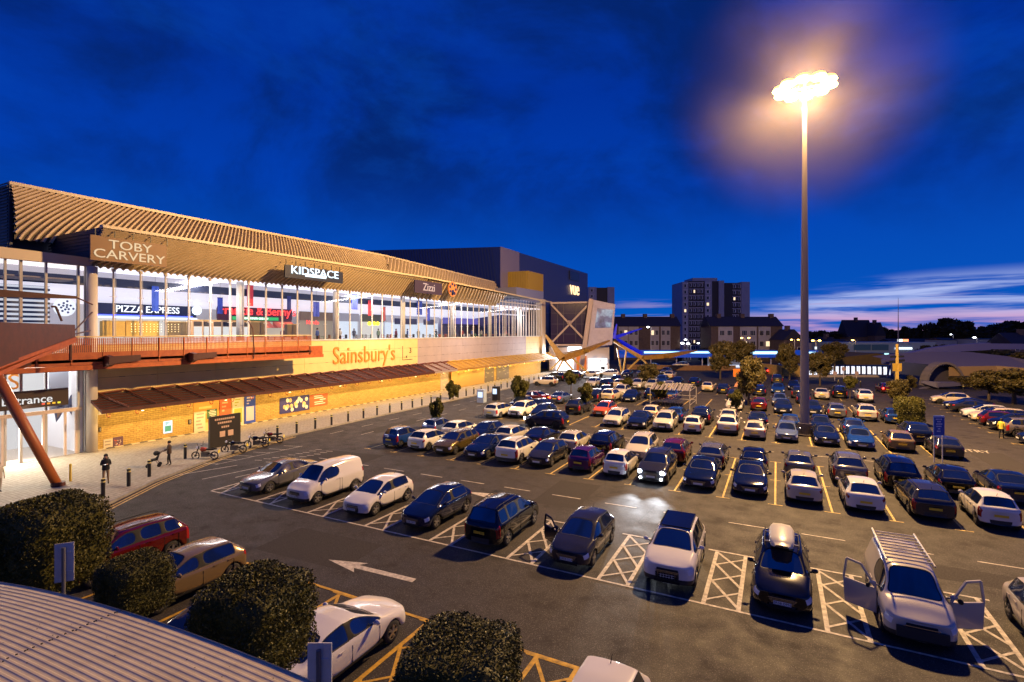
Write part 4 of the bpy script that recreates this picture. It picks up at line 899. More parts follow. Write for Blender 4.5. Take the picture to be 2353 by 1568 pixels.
b = MB(); b.box(q(1480, 800)[0], -.2, q(1600, 812)[2], q(1632, 800)[0], 0, q(1600, 808)[2]); b.box(q(1715, 800)[0], -.2, q(1600, 814)[2], q(1790, 800)[0], 0, q(1600, 808)[2]); b.box(q(1850, 800)[0], -.2, q(1600, 813)[2], q(1874, 800)[0], 0, q(1600, 809)[2]); b.build('light_bar', emis('blue_bar', (.35, .7, 1), 3), t_, local=True)
b = MB()
for u_ in (1430, 1500, 1560, 1620, 1700, 1780, 1845, 1878): b.cyl((q(u_, 800)[0], 2, 0), (q(u_, 800)[0], 2, q(1600, 822)[2]), .15, n=6)
b.build('post', WHITEM, t_, local=True)
t_, _ = camroot('glazed_shelter', 'pale glazed shelter below the blue lit canopy', 'shelter', 1665, 130); q = lambda u, v: loc(u, v, 130, 130, 1665)
MB().box(q(1626, 800)[0], 0, 0, q(1705, 800)[0], .2, q(1665, 820)[2]).build('panel', mat('shelter_blue', (.22, .30, .45), .4), t_, local=True)
b = MB(); b.box(q(1626, 800)[0], -.3, .3, q(1705, 800)[0], 0, .9); b.build('white_rail', emis('rail_lit', (.8, .85, 1), 1.1), t_, local=True)
MB().box(q(1630, 800)[0], -.1, q(1665, 825)[2], q(1650, 800)[0], 0, q(1665, 821)[2]).build('orange_strip', emis('orange_strip', (1, .4, .02), 1), t_, local=True)
b = MB(); pts = [PF(u_, 840, f_).to_2d() for u_, f_ in ((1440, 128), (1560, 124), (1690, 124))]
for a, c_ in zip(pts, pts[1:]): b.beam((*a, .6), (*c_, .6), .4, 1.2)
tag(b.build('brick_wall', mat('wall_brown', (.32, .17, .07), .8, noise=(2, 1, (.22, .12, .05))), pivot=None), 'long low brown brick wall at the far end of the car park', 'wall')
b = MB(); pts = [PF(u_, 840, f_).to_2d() for u_, f_ in ((1750, 116), (1800, 108), (1850, 106), (1880, 108))]
for a, c_ in zip(pts, pts[1:]): b.beam((*a, 1.1), (*c_, 1.1), .5, 2.2)
tag(b.build('stone_wall', STONE), 'curved golden stone wall behind the lamp mast', 'wall')
t_ = thing('glowing_fence', 'bright white lit railing panels on the curved wall beyond the mast', 'fence', (20, 108, 0)); b = MB(); b2 = MB()
for k_ in range(46):
    u_ = 1858 + k_ * 4.1; f_ = 106 + 3 * math.sin(k_ / 46 * math.pi); p = PF(u_, 850, f_); b.beam((p.x, p.y, .35), (p.x, p.y, 2.3 - .015 * k_), .2, .03)
    if k_ % 3 < 2: p2 = PF(u_ + 3, 850, f_ + .1); b2.beam((p.x, p.y, 1.2), (p2.x, p2.y, 1.2), .06, 1.6)
b.build('rail', WHITEM, t_); b2.build('lit_panel', emis('panel_white', (.85, .88, 1), 1.5), t_)
pts = [PF(1855 + k_ * 40, 850, 105.5) for k_ in range(6)]; b = MB()
for a, c_ in zip(pts, pts[1:]): b.beam((a.x, a.y, .2), (c_.x, c_.y, .2), .5, .5)
b.build('wall_foot', mat('foot_cream', (.45, .38, .30), .7), t_)
t_, _ = camroot('grass_bank', 'olive brown grassed bank between hoarding and wall', 'bank', 1960, 120); t_['kind'] = 'structure'; t_.name = 'embankment'
b = MB(); q = lambda u, v: loc(u, v, 118, 120, 1960)
prof = [(1870, 822), (1920, 824), (1980, 819), (2030, 813), (2060, 818), (2062, 840), (1870, 840)]
b.prism([(q(u_, v_)[0], 0, max(0, q(u_, v_)[2])) for u_, v_ in prof], (0, 14, 0)); b.build('slope', mat('bank_olive', (.14, .09, .02), .9, noise=(1, 1, (.09, .06, .015))), t_, local=True)
# curved white roofed walk with hoops on the right
t_, _ = camroot('curved_shelter', 'long curved pale roofed walkway with tall arched mouth at the right', 'shelter', 2200, 88); q = lambda u, v, f=88: Vector(loc(u, v, f, 88, 2200))
PR = mat('shelter_roof', (.11, .10, .14), .6); b = MB()
upr = [(2048, 822, 92), (2110, 815, 91), (2200, 811, 90), (2290, 812, 88), (2380, 822, 84), (2460, 836, 78)]; lwr = [(2048, 829, 92), (2130, 838, 90), (2180, 843, 88), (2290, 841, 86), (2380, 848, 82), (2460, 860, 76)]
for i in range(5): b.add([q(*lwr[i]), q(*lwr[i + 1]), q(*upr[i + 1]) + Vector((0, 5, 0)), q(*upr[i]) + Vector((0, 5, 0))], [(0, 1, 2, 3)])
b.build('roof', PR, t_, local=True); b = MB()
for i in range(2, 5):
    a, c_ = q(*lwr[i]), q(*lwr[i + 1]); b.add([a, c_, Vector((c_.x, c_.y, c_.z - 1.6)), Vector((a.x, a.y, a.z - 1.6))], [(3, 2, 1, 0)])
b.build('lit_fascia', mat('fascia_gold', (.27, .18, .08), .5), t_, local=True)
b = MB(); cx = q(2165, 873); pts = [Vector((cx.x + 3.2 * math.cos(a), 0, .1 + 3.9 * math.sin(a))) for a in [i * math.pi / 14 for i in range(15)]]
for a, c_ in zip(pts, pts[1:]): b.beam(a, c_, 1.6, .35)
b.build('arch_mouth', mat('arch_cream', (.16, .14, .13), .6), t_, local=True)
b = MB(); b.prism([(pts[0].x - .2, 1, .1)] + [(p.x * .98 + cx.x * .02, 1, p.z) for p in pts], (0, .1, 0)); b.build('mouth_dark', mat('mouth_grey', (.07, .06, .08), .6), t_, local=True)
b = MB(); b.prism([q(2050, 830, 91), q(2150, 840, 90), q(2150, 868, 90), q(2050, 858, 91)], (0, .3, 0)); b.build('side_screen', mat('screen_slate', (.05, .06, .12), .3), t_, local=True)
t_, _ = camroot('arched_beam', 'slender blue grey arched beam sweeping above the curved shelter', 'structure', 2200, 100); q = lambda u, v, f=100: Vector(loc(u, v, f, 100, 2200)); b = MB()
pts = [q(*p) for p in ((2030, 832), (2080, 820), (2130, 809), (2200, 800), (2270, 796), (2350, 797), (2420, 803))]
for a, c_, h_ in zip(pts, pts[1:], (.9, 1.3, 1.5, 1.4, 1.1, .8)): b.beam(a, c_, 1.2, h_)
b.build('beam', mat('beam_blue', (.12, .12, .30), .5), t_, local=True)
b = MB()
for u_ in (2060, 2240, 2400): a = q(u_, 812 if u_ > 2100 else 826); b.cyl((a.x, a.y, 0), a, .15, n=6)
b.build('post', mat('beam_blue', (.12, .12, .30), .5), t_, local=True)
for i, (u_, hh) in enumerate(((2040, 5.6), (2049, 5.4), (2058, 5.0))):
    t_, _ = camroot('bent_hoop', ['tallest', 'middle', 'shortest'][i] + ' of three curved blue steel hoops beside the yellow totem', 'hoop', u_, 104, 'curved blue hoops'); b = MB()
    pts = [(2.6 - 2.6 * math.cos(a), 0, hh * math.sin(a) * .8) for a in [k_ * .16 for k_ in range(10)]]
    b.tube(pts, .22, 6); b.build('hoop', mat('hoop_blue', (.10, .11, .26), .5), t_, local=True)
t_, _ = camroot('sculptural_canopy', 'grey steel canopy wing on crossed struts over the right hand cars', 'canopy', 2225, 84); q = lambda u, v, f=84: Vector(loc(u, v, f, 84, 2225)); b = MB()
WG = mat('wing_grey', (.13, .12, .17), .5); b.beam(q(2118, 878), q(2145, 884), .4, .4, 0, 2.4, 1.0); b.beam(q(2140, 883), q(2205, 882), 2.6, .7, 0, 1.8, .5); b.beam(q(2200, 882), q(2320, 866), 1.8, .6, 0, .8, .3); b.build('wing', WG, t_, local=True)
for a in ((2148, 886, 2112, 915), (2153, 886, 2122, 918), (2145, 886, 2140, 900), (2156, 886, 2220, 912), (2160, 888, 2200, 905)):
    e_ = q(a[2], a[3]); e_.z = 0; MB().beam(q(a[0], a[1]), e_, .2, .2).build('strut', WG, t_, local=True)
# yellow totem, thin pole, signs
t_ = thing('information_totem', 'slim tall yellow totem with dark arms and square sign at the car park exit', 'totem', (16.6, 98.7, 0)); x, y = 16.6, 98.7
MB().beam((x, y, 0), (x, y, 7.4), .75, .5, 0, .35, .3).build('mast', mat('totem_yellow', (.62, .42, .08), .5), t_); MB().beam((x - 1, y - .3, 4.6), (x + 1, y + .1, 4.9), .15, .35).beam((x - .9, y - .3, 5.4), (x + .9, y, 5.5), .12, .3).build('arm', BLACK, t_)
MB().beam((x - .6, y - .5, 3.8), (x + .6, y, 3.8), .1, 1.2).build('square_sign', mat('totem_sign', (.7, .45, .05), .5), t_)
t_, _ = camroot('thin_pole', 'very tall thin pole on the skyline right of the dark house', 'pole', 2064, 120); MB().cyl((0, 0, 0), (0, 0, 10.5), .16, .12, n=8).cyl((0, 0, 10.5), (0, 0, 17.3), .09, .03, n=6).build('shaft', mat('pole_slate', (.08, .08, .16), .5), t_, local=True); MB().cyl((0, 0, 0), (0, 0, .4), .3, n=8).build('base', BLACK, t_, local=True)
t_, _ = camroot('yellow_bin', 'small yellow cabinet behind the totem', 'cabinet', 2158, 100)
t_.location = PF(2158, VH, 100).to_2d().to_3d(); MB().box(-.6, -.3, .0, .6, .3, 2.2).build('body', mat('cab_yellow', (.6, .4, .03), .5), t_, local=True); MB().box(-.4, -.33, 1.2, .4, -.3, 1.9).build('panel', WHITEM, t_, local=True)

# ------------------------------------------------------------------ distant street lamps
def lamp(label, u, vt, f, col, s=8, r=.35, two=False):
    t_, _ = camroot('street_lamp', label, 'street lamp', u, f, 'distant street lamps'); h_ = CAMZ - (vt - VH) / FPX * f
    MB().cyl((0, 0, 0), (0, 0, h_), .11, .07, n=6).cyl((0, 0, h_), (-.9, 0, h_ + .15), .06, .05, n=5).build('pole', WHITEM, t_, local=True)
    b = MB(); b.sph((-.9, -.1, h_), r, sc=(1, 1, .5), n=8); 
    if two: b.sph((.9, -.1, h_), r, sc=(1, 1, .5), n=8)
    b.build('lamp_head', emis('lh_%d' % (hash(col) % 9999), col, s, False), t_, local=True)
WHL, AML = (.9, .95, 1), (1, .55, .1)
for lab, u_, v_, f_, c_, s_, r_, tw in (('white street lamp in front of the left brick flats', 1496, 752, 150, WHL, 12, .45, 0), ('brightest white lamp at the foot of the tower block', 1574, 789, 170, WHL, 25, .6, 0), ('second white lamp at the foot of the tower block', 1587, 790, 172, WHL, 25, .55, 0), ('raised white lamp above the pair at the tower foot', 1581, 781, 174, WHL, 14, .45, 0), ('third white lamp right of the tower foot pair', 1610, 789, 180, WHL, 14, .45, 0),
        ('amber twin lamp above the tree right of the flats', 1712, 777, 130, AML, 14, .32, 1), ('amber lamp over the dark gable house', 1826, 781, 135, AML, 14, .3, 1), ('amber twin lamp just right of the lamp mast', 1875, 783, 140, AML, 16, .4, 1), ('amber lamp left of the thin pole by the shed', 1966, 782, 150, AML, 12, .35, 0), ('white lamp in front of the tall dark trees', 2245, 776, 160, WHL, 16, .4, 0), ('white lamp against the trees at the right', 2302, 768, 165, WHL, 16, .4, 0), ('faint white lamp high in the dark trees', 2190, 769, 200, WHL, 8, .3, 0)):
    lamp(lab, u_, v_, f_, c_, s_, r_, bool(tw))

# ------------------------------------------------------------------ high mast and its mist
t_ = thing('lamp_mast', 'very tall steel lamp mast crowned by a blazing ring of floodlights', 'lamp mast', (*MAST, 0)); x, y = MAST
GALV = mat('galvanised', (.26, .22, .22), .6)
MB().cyl((x, y, 0), (x, y, 19), .40, .25, n=20, cap=False).cyl((x, y, 19), (x, y, 31.0), .24, .15, n=20, cap=False).build('mast_shaft', GALV, t_, smooth=True)
MB().cyl((x, y, 0), (x, y, 1.1), .62, .55, n=20).cyl((x, y, 0), (x, y, .15), .8, n=20).build('mast_base', mat('base_dark', (.08, .07, .08), .5), t_)
b = MB()
for i in range(16): a = i * math.pi / 8; a2 = a + math.pi / 8; b.cyl((x + 1.5 * math.cos(a), y + 1.5 * math.sin(a), 31.3), (x + 1.5 * math.cos(a2), y + 1.5 * math.sin(a2), 31.3), .06, n=5)
for i in range(4): a = i * math.pi / 2; b.cyl((x, y, 31.2), (x + 1.5 * math.cos(a), y + 1.5 * math.sin(a), 31.3), .05, n=5)
b.build('head_ring', GALV, t_)
FL = emis('sodium_glow', (1, .66, .22), 9, False)
for i in range(10):
    a = i * math.pi / 5 + .2; px_, py_ = x + 1.95 * math.cos(a), y + 1.95 * math.sin(a)
    b = MB(); b.sph((px_, py_, 31.35), .66, n=12, k=6, sc=(1, 1, .5)); b.build('flood_light', mat('lamp_shell', (.5, .45, .4), .4, emit=(1, .60, .14), es=2.4, sampled=False), t_)
    b = MB(); b.sph((px_ + .1 * math.cos(a), py_ + .1 * math.sin(a), 31.2), .62, n=12, k=6, sc=(1, 1, .42)); b.build('lamp_glass', FL, t_)
def mist():
    m = bpy.data.materials.new('lamp_mist'); m.use_nodes = True; t = m.node_tree; t.nodes.clear(); n = t.nodes.new; L = t.links.new
    v = n('ShaderNodeVolumePrincipled'); v.inputs['Color'].default_value = (1, .84, .62, 1); v.inputs['Anisotropy'].default_value = 0
    c = n('ShaderNodeTexCoord'); ln = n('ShaderNodeVectorMath'); ln.operation = 'LENGTH'; L(c.outputs['Object'], ln.inputs[0])
    nz = n('ShaderNodeTexNoise'); nz.inputs['Scale'].default_value = .16; nz.inputs['Detail'].default_value = 2; L(c.outputs['Object'], nz.inputs[0])
    def mr(x_, a, b, lo, hi):
        k = n('ShaderNodeMapRange'); k.interpolation_type = 'SMOOTHSTEP'; L(x_, k.inputs[0])
        for i_, q_ in enumerate((a, b, lo, hi)): k.inputs[i_ + 1].default_value = q_
        return k.outputs[0]
    fall = mr(ln.outputs['Value'], 2.0, 12.4, 1, 0); pat = mr(nz.outputs['Fac'], .34, .62, .42, 1.0)
    mu = n('ShaderNodeMath'); mu.operation = 'MULTIPLY'; L(fall, mu.inputs[0]); L(pat, mu.inputs[1])
    m2 = n('ShaderNodeMath'); m2.operation = 'MULTIPLY'; L(mu.outputs[0], m2.inputs[0]); m2.inputs[1].default_value = .0015; L(m2.outputs[0], v.inputs['Density'])
    o = n('ShaderNodeOutputMaterial'); L(v.outputs[0], o.inputs['Volume'])
    S.cycles.volume_step_rate = 2.5; S.cycles.volume_max_steps = 24
    bm = bmesh.new(); bmesh.ops.create_icosphere(bm, subdivisions=3, radius=12.5)
    me = bpy.data.meshes.new('haze'); bm.to_mesh(me); bm.free(); me.materials.append(m)
    o = bpy.data.objects.new('haze', me); C.objects.link(o); o.location = (x - .3, y, 31.2); tag(o, kind='stuff')
mist()

# ------------------------------------------------------------------ cars
def lerp(pts, y):
    if y <= pts[0][0]: return pts[0][1]
    for (a, va), (b, vb) in zip(pts, pts[1:]):
        if y <= b: return va + (vb - va) * (y - a) / max(1e-6, b - a)
    return pts[-1][1]
TYPES = {  # L W H nose cowl_z  yc   yt   yr   yq   qz  tz  wheel_r  front wheel, rear wheel, side glass end, pillars
    'hatch': dict(L=4.1, W=1.76, H=1.47, nz=.74, cz=1.00, yc=.98, yt=1.86, yr=3.42, yq=3.88, qz=1.04, tz=.92, r=.32, fw=.82, rw=3.36, ye=3.50, pl=(2.18,)),
    'small': dict(L=3.6, W=1.64, H=1.52, nz=.76, cz=1.04, yc=.82, yt=1.52, yr=3.12, yq=3.42, qz=1.08, tz=.95, r=.29, fw=.68, rw=3.02, ye=3.16, pl=(1.92,)),
    'sedan': dict(L=4.7, W=1.84, H=1.44, nz=.72, cz=.99, yc=1.32, yt=2.10, yr=3.30, yq=4.02, qz=1.06, tz=.98, r=.33, fw=.90, rw=3.74, ye=3.72, pl=(2.50,)),
    'estate': dict(L=4.6, W=1.82, H=1.50, nz=.74, cz=1.02, yc=1.15, yt=1.98, yr=4.02, yq=4.42, qz=1.08, tz=.95, r=.33, fw=.88, rw=3.62, ye=4.12, pl=(2.40, 3.32)),
    'suv': dict(L=4.35, W=1.86, H=1.66, nz=.90, cz=1.16, yc=1.05, yt=1.78, yr=3.72, yq=4.12, qz=1.20, tz=1.02, r=.36, fw=.84, rw=3.48, ye=3.85, pl=(2.22, 3.12)),
    'mpv': dict(L=4.6, W=1.84, H=1.70, nz=.82, cz=1.10, yc=.95, yt=1.85, yr=4.10, yq=4.40, qz=1.14, tz=1.0, r=.33, fw=.86, rw=3.62, ye=4.15, pl=(2.35, 3.40)),
    'van': dict(L=4.45, W=1.84, H=1.86, nz=.86, cz=1.18, yc=.92, yt=1.60, yr=4.28, yq=4.38, qz=1.25, tz=1.1, r=.32, fw=.84, rw=3.56, ye=2.50, pl=()),
}
for k_ in TYPES: TYPES[k_]['name'] = k_
def body_mesh(T, level):
    L_, W, H = T['L'], T['W'], T['H']; hw = W / 2; r = T['r']
    topf = [(0, T['nz'] - .04), (.05, T['nz']), (.25, T['nz'] + .07), (T['yc'] * .6, T['cz'] - .07), (T['yc'], T['cz']), (T['yt'] - .02, H - .06), ((T['yt'] + T['yr']) / 2, H), (T['yr'], H - .06), (T['yq'], T['qz']), (L_ - .06, T['qz'] - .05 if T['L'] - T['yq'] < .5 else T['tz'] + .03), (L_, T['tz'] - .1)]
    belf = [(0, T['nz'] - .10), (.25, T['nz'] - .01), (T['yc'], T['cz'] - .06), (T['yq'], T['qz'] - .06), (L_ - .05, T['tz'] - .04), (L_, T['tz'] - .16)]
    wf = [(0, .60), (.045, .80), (.13, .90), (.30, .965), (.8, 1), (L_ - .8, 1), (L_ - .25, .97), (L_ - .1, .93), (L_ - .035, .84), (L_, .70)]
    ys = {0, .045, .13, .30, T['yc'], T['yt'], T['yr'], T['yq'], L_ - .25, L_ - .1, L_ - .035, L_, T['ye'], (T['yt'] + T['yr']) / 2}
    for p in T['pl']: ys |= {p, p + .11}
    R_ = r + .07
    arch = []
    for c_ in (T['fw'], T['rw']):
        for o_, z_ in ((-R_ - .04, .20), (-R_, .36), (-R_ * .72, r + R_ * .66), (0, r + R_ * .98), (R_ * .72, r + R_ * .66), (R_, .36), (R_ + .04, .20)): ys.add(round(c_ + o_, 4)); arch.append((c_ + o_, z_))
    arch = [(-.1, .20)] + arch + [(L_ + 1, .20)]
    yl = sorted(ys); out = [yl[0]]
    keyset = {T['yc'], T['yt'], T['yr'], T['yq'], T['ye'], L_, L_ - .035, .045, .13, .3, L_ - .1, L_ - .25} | set(T['pl']) | {p + .11 for p in T['pl']}
    for y in yl[1:]:
        if y - out[-1] < .045 and not (y in keyset and out[-1] in keyset):
            if y in keyset: out[-1] = y
            continue
        out.append(y)
    rings = []
    for y in out:
        hwy = hw * lerp(wf, y); tz_, bz = lerp(topf, y), min(lerp(belf, y), lerp(topf, y) - .03); zb = .22 if .1 < y < L_ - .1 else .27; za = lerp(arch, y)
        f = max(0, min(1, (tz_ - bz - .06) / .36)); wr = hw * .70
        x5 = hwy - .05; x6 = (hwy - .13) * (1 - f) + wr * f; x7 = x6 - .075; z6 = bz + .02 + (tz_ - bz - .02) * (.55 * (1 - f) + .90 * f)
        z4 = bz - (.19 if y < .32 else .13); z3 = max(za + .03, zb + (z4 - zb) * .5) if za > .3 else zb + (z4 - zb) * .5
        cu = .16 * (1 - min(1, y / .35)) if y < .35 else (-.12 * (1 - min(1, (L_ - y) / .3)) if y > L_ - .3 else 0)
        half = [(0, zb), (hwy - .26, max(zb, za - .02)), (hwy - .02, max(zb + .02, za)), (hwy, z3), (hwy + .005, max(z4, z3 + .02)), (x5, max(bz, z3 + .08)), (x6, max(z6, z3 + .1)), (x7, max(tz_ - .015, z3 + .12)), (x7 * .5, tz_ + .01), (0, tz_ + .02)]
        rings.append([(x, y + cu * (abs(x) / hw) ** 2, z) for x, z in half])
    bm = bmesh.new(); V = []
    for ring in rings:
        vr = [bm.verts.new(p) for p in ring]; vl = [vr[0]] + [bm.verts.new((-p[0], p[1], p[2])) for p in ring[1:9]] + [vr[9]]; V.append((vr, vl))
    gl = {1: [], 2: [], 3: []}
    for i in range(len(out) - 1):
        ym = (out[i] + out[i + 1]) / 2; y0_, y1_ = out[i], out[i + 1]
        for j in range(9):
            for sd in (0, 1):
                a, b = V[i][sd], V[i + 1][sd]; fs = (a[j], a[j + 1], b[j + 1], b[j]) if sd else (a[j], b[j], b[j + 1], a[j + 1])
                f_ = bm.faces.new(fs); mi = 0
                if j >= 7 and T['yc'] < ym < T['yt']: mi = 1
                if j >= 7 and T['yr'] < ym < T['yq'] and T['name'] != 'van': mi = 2
                if j == 5 and T['yc'] + .04 < ym < T['ye']: mi = 8 if any(p < ym < p + .11 for p in T['pl']) else 3
                if j == 0 or j == 1: mi = 7
                if j == 2 and ym < .3 or j == 2 and ym > L_ - .25: mi = 7 if T['name'] in ('van', 'suv') else 0
                if j == 4 and .045 < ym < .30: mi = 5
                if j in (4,) and L_ - .25 < ym < L_ - .035: mi = 6
                if T['name'] in ('mpv', 'small', 'suv', 'estate') and j in (3,) and L_ - .25 < ym < L_ - .035: mi = 6
                f_.material_index = mi
                if mi in gl: gl[mi].append(f_)
    for k_, flip in ((0, True), (-1, False)):
        vr, vl = V[k_]
        for j in range(1, 8):
            fs = (vr[j], vr[j + 1], vl[j + 1], vl[j]); f_ = bm.faces.new(fs if flip else fs[::-1]); f_.material_index = 7 if j in (1, 2) or (j == 4 and flip) or (j == 3 and flip and T['name'] in ('sedan', 'hatch', 'suv')) else 0
        for fs in ((vr[0], vr[1], vl[1]), (vr[8], vr[9], vl[8])): f_ = bm.faces.new(fs if flip else fs[::-1])
    bm.normal_update()
    for k_ in gl:
        if gl[k_]:
            fr = bmesh.ops.inset_region(bm, faces=gl[k_], thickness=.022, depth=-.006, use_even_offset=True)
            for f_ in fr['faces']: f_.material_index = 4
    bmesh.ops.recalc_face_normals(bm, faces=bm.faces)
    cl = bm.edges.layers.float.get('crease_edge') or bm.edges.layers.float.new('crease_edge')
    for f_ in bm.faces:
        if f_.material_index == 8: f_.material_index = 4
    for e_ in bm.edges:
        ms_ = {f_.material_index for f_ in e_.link_faces}
        if len(ms_) > 1 and ms_ & {1, 2, 3, 4}: e_[cl] = .75
    bmesh.ops.translate(bm, verts=bm.verts, vec=(0, -L_ / 2, 0))
    me = bpy.data.meshes.new('cage'); bm.to_mesh(me); bm.free()
    for i in range(8): me.materials.append(None)
    o = bpy.data.objects.new('cage', me); C.objects.link(o); md = o.modifiers.new('s', 'SUBSURF'); md.levels = level; md.render_levels = level
    bpy.context.view_layer.update(); ev = bpy.data.meshes.new_from_object(o.evaluated_get(bpy.context.evaluated_depsgraph_get()))
    bpy.data.objects.remove(o); bpy.data.meshes.remove(me); return ev
def split(ev, sel, name, mats, side=0, remap=None):
    vm = {}; vs = []; fs = []; ms = []
    for p in ev.polygons:
        if p.material_index not in sel: continue
        if side and p.center.x * side < 0: continue
        q = []
        for i in p.vertices:
            if i not in vm: vm[i] = len(vs); vs.append(tuple(ev.vertices[i].co))
            q.append(vm[i])
        fs.append(q); ms.append((remap or {}).get(p.material_index, 0))
    me = bpy.data.meshes.new(name); me.from_pydata(vs, [], fs)
    for m in mats: me.materials.append(m)
    me.polygons.foreach_set('material_index', ms); me.polygons.foreach_set('use_smooth', [True] * len(fs)); me.update(); return me
TRIM = mat('black_trim', (.010, .010, .011), .6, spec=.25); UNDER = mat('under_plastic', (.02, .02, .022), .6)
CGL = mat('car_glass', (.006, .010, .022), .04, spec=1.0)
CGL.node_tree.nodes['Principled BSDF'].inputs['IOR'].default_value = 1.85; HLM = mat('headlamp', (.75, .76, .82), .15, spec=.9, coat=1); TLM = mat('taillamp', (.28, .008, .008), .12, spec=.7)
TYRE = mat('tyre', (.014, .014, .015), .8); ALLOY = mat('alloy', (.42, .42, .44), .3, metal=.9); CHR = mat('chrome', (.6, .6, .62), .15, metal=1)
PLW, PLY = mat('plate_white', (.72, .72, .70), .4), mat('plate_yellow', (.75, .52, .03), .4)
def wheel_meshes(r):
    t = MB(); n = 24; prof = [(-.10, r * .62), (-.10, r * .9), (-.07, r), (.07, r), (.10, r * .9), (.10, r * .62)]
    vs = [(x, rr * math.cos(2 * math.pi * i / n), rr * math.sin(2 * math.pi * i / n)) for i in range(n) for x, rr in prof]; m_ = len(prof)
    t.add(vs, [(i * m_ + j, i * m_ + j + 1, ((i + 1) % n) * m_ + j + 1, ((i + 1) % n) * m_ + j) for i in range(n) for j in range(m_ - 1)])
    t.cyl((-.05, 0, 0), (.04, 0, 0), r * .63, n=20)
    k = MB()
    for i in range(5):
        for dd in (-.16, .16):
            a = i * 2 * math.pi / 5 + dd; k.beam((.085, 0, 0), (.08, math.cos(a) * r * .62, math.sin(a) * r * .62), .05, .035)
    vs = []
    for i in range(20):
        a = i * math.pi / 10; vs += [(.095, math.cos(a) * r * .66, math.sin(a) * r * .66), (.09, math.cos(a) * r * .57, math.sin(a) * r * .57)]
    k.add(vs, [(2 * i, 2 * i + 1, 2 * ((i + 1) % 20) + 1, 2 * ((i + 1) % 20)) for i in range(20)]); k.cyl((.04, 0, 0), (.1, 0, 0), r * .15, n=10)
    return t.mesh('tyre', TYRE, True), k.mesh('rim', ALLOY)
LIB = {}
def lib(ty, hi):
    key = (ty, hi)
    if key in LIB: return LIB[key]
    T = TYPES[ty]; ev = body_mesh(T, 2 if hi else 1); P = {}; L_, hw = T['L'], T['W'] / 2
    P['body'] = split(ev, {0, 4, 7}, 'body', [None, TRIM, UNDER], remap={4: 1, 7: 2})
    P['windscreen'] = split(ev, {1}, 'windscreen', [CGL])
    P['rear_window'] = split(ev, {2}, 'rear_window', [CGL])
    P['side_window'] = [split(ev, {3}, 'side_window', [CGL], s_) for s_ in (1, -1)]
    P['headlight'] = [split(ev, {5}, 'headlight', [HLM], s_) for s_ in (1, -1)]
    P['taillight'] = [split(ev, {6}, 'taillight', [TLM], s_) for s_ in (1, -1)]
    P['tyre'], P['rim'] = wheel_meshes(T['r'])
    b = MB(); z = T['nz'] * .60; b.box(-.26, -L_ / 2 - .035, z - .055, .26, -L_ / 2 - .02, z + .055); P['front_plate'] = b.mesh('front_plate', PLW)
    zt = T['tz'] * (.74 if ty not in ('hatch', 'estate', 'suv') else .70); b = MB(); b.box(-.26, L_ / 2 + .02, zt - .055, .26, L_ / 2 + .035, zt + .055); P['rear_plate'] = b.mesh('rear_plate', PLY)
    P['zf'], P['zr'] = z, zt
    b = MB()
    for i in range(4): zz = T['nz'] * .80 - .045 * i; b.box(-.42 + .03 * i, -L_ / 2 - .03, zz - .012, .42 - .03 * i, -L_ / 2 - .005, zz + .008)
    b.box(-.45, -L_ / 2 - .02, T['nz'] * .34, .45, -L_ / 2, T['nz'] * .44, 1); P['grille'] = b.mesh('grille', [CHR, TRIM])
    P['mirror'] = []
    for s_ in (1, -1):
        b = MB(); ym = T['yc'] - L_ / 2 + .38; b.sph((s_ * (hw + .10), ym, T['cz'] + .05), .105, sc=(1, .6, .75), n=10, k=6); b.beam((s_ * (hw - .06), ym + .03, T['cz'] - .02), (s_ * (hw + .08), ym, T['cz'] + .02), .05, .05); P['mirror'].append(b.mesh('mirror', [None], True))
    b = MB()
    for s_ in (1, -1):
        for yy_ in ((T['yt'] + .75) - L_ / 2, T['ye'] - L_ / 2 - .35): b.box(s_ * (hw - .005), yy_, T['cz'] - .16, s_ * (hw + .02), yy_ + .18, T['cz'] - .13)
    for s_ in (1, -1):
        for yy_ in [p + .05 for p in (T['pl'] or (T['ye'],))] + [T['yc'] + .16, T['ye'] - .12]:
            yy_ -= L_ / 2; b.box(s_ * (hw - .04), yy_ - .006, .36, s_ * (hw + .0045), yy_ + .006, T['cz'] - .17, 1)
        b.box(s_ * (hw - .04), T['fw'] + .45 - L_ / 2, .30, s_ * (hw + .006), T['rw'] - .45 - L_ / 2, .35, 1)
    P['handle'] = b.mesh('door_trim', [None, TRIM])
    b = MB(); b.cyl((0, T['yr'] - L_ / 2 - .15, T['H'] - .03), (0, T['yr'] - L_ / 2 - .02, T['H'] + .12), .012, .006, n=5)
    if ty in ('estate', 'suv', 'mpv'):
        for s_ in (1, -1): b.tube([(s_ * hw * .60, T['yt'] - L_ / 2 + .1, T['H'] - .02), (s_ * hw * .62, T['yt'] - L_ / 2 + .25, T['H'] + .05), (s_ * hw * .62, T['yr'] - L_ / 2 - .2, T['H'] + .05), (s_ * hw * .6, T['yr'] - L_ / 2, T['H'] - .02)], .018, 5)
    P['roof_fitting'] = b.mesh('roof_rail' if ty in ('estate', 'suv', 'mpv') else 'aerial', TRIM)
    LIB[key] = P; return P
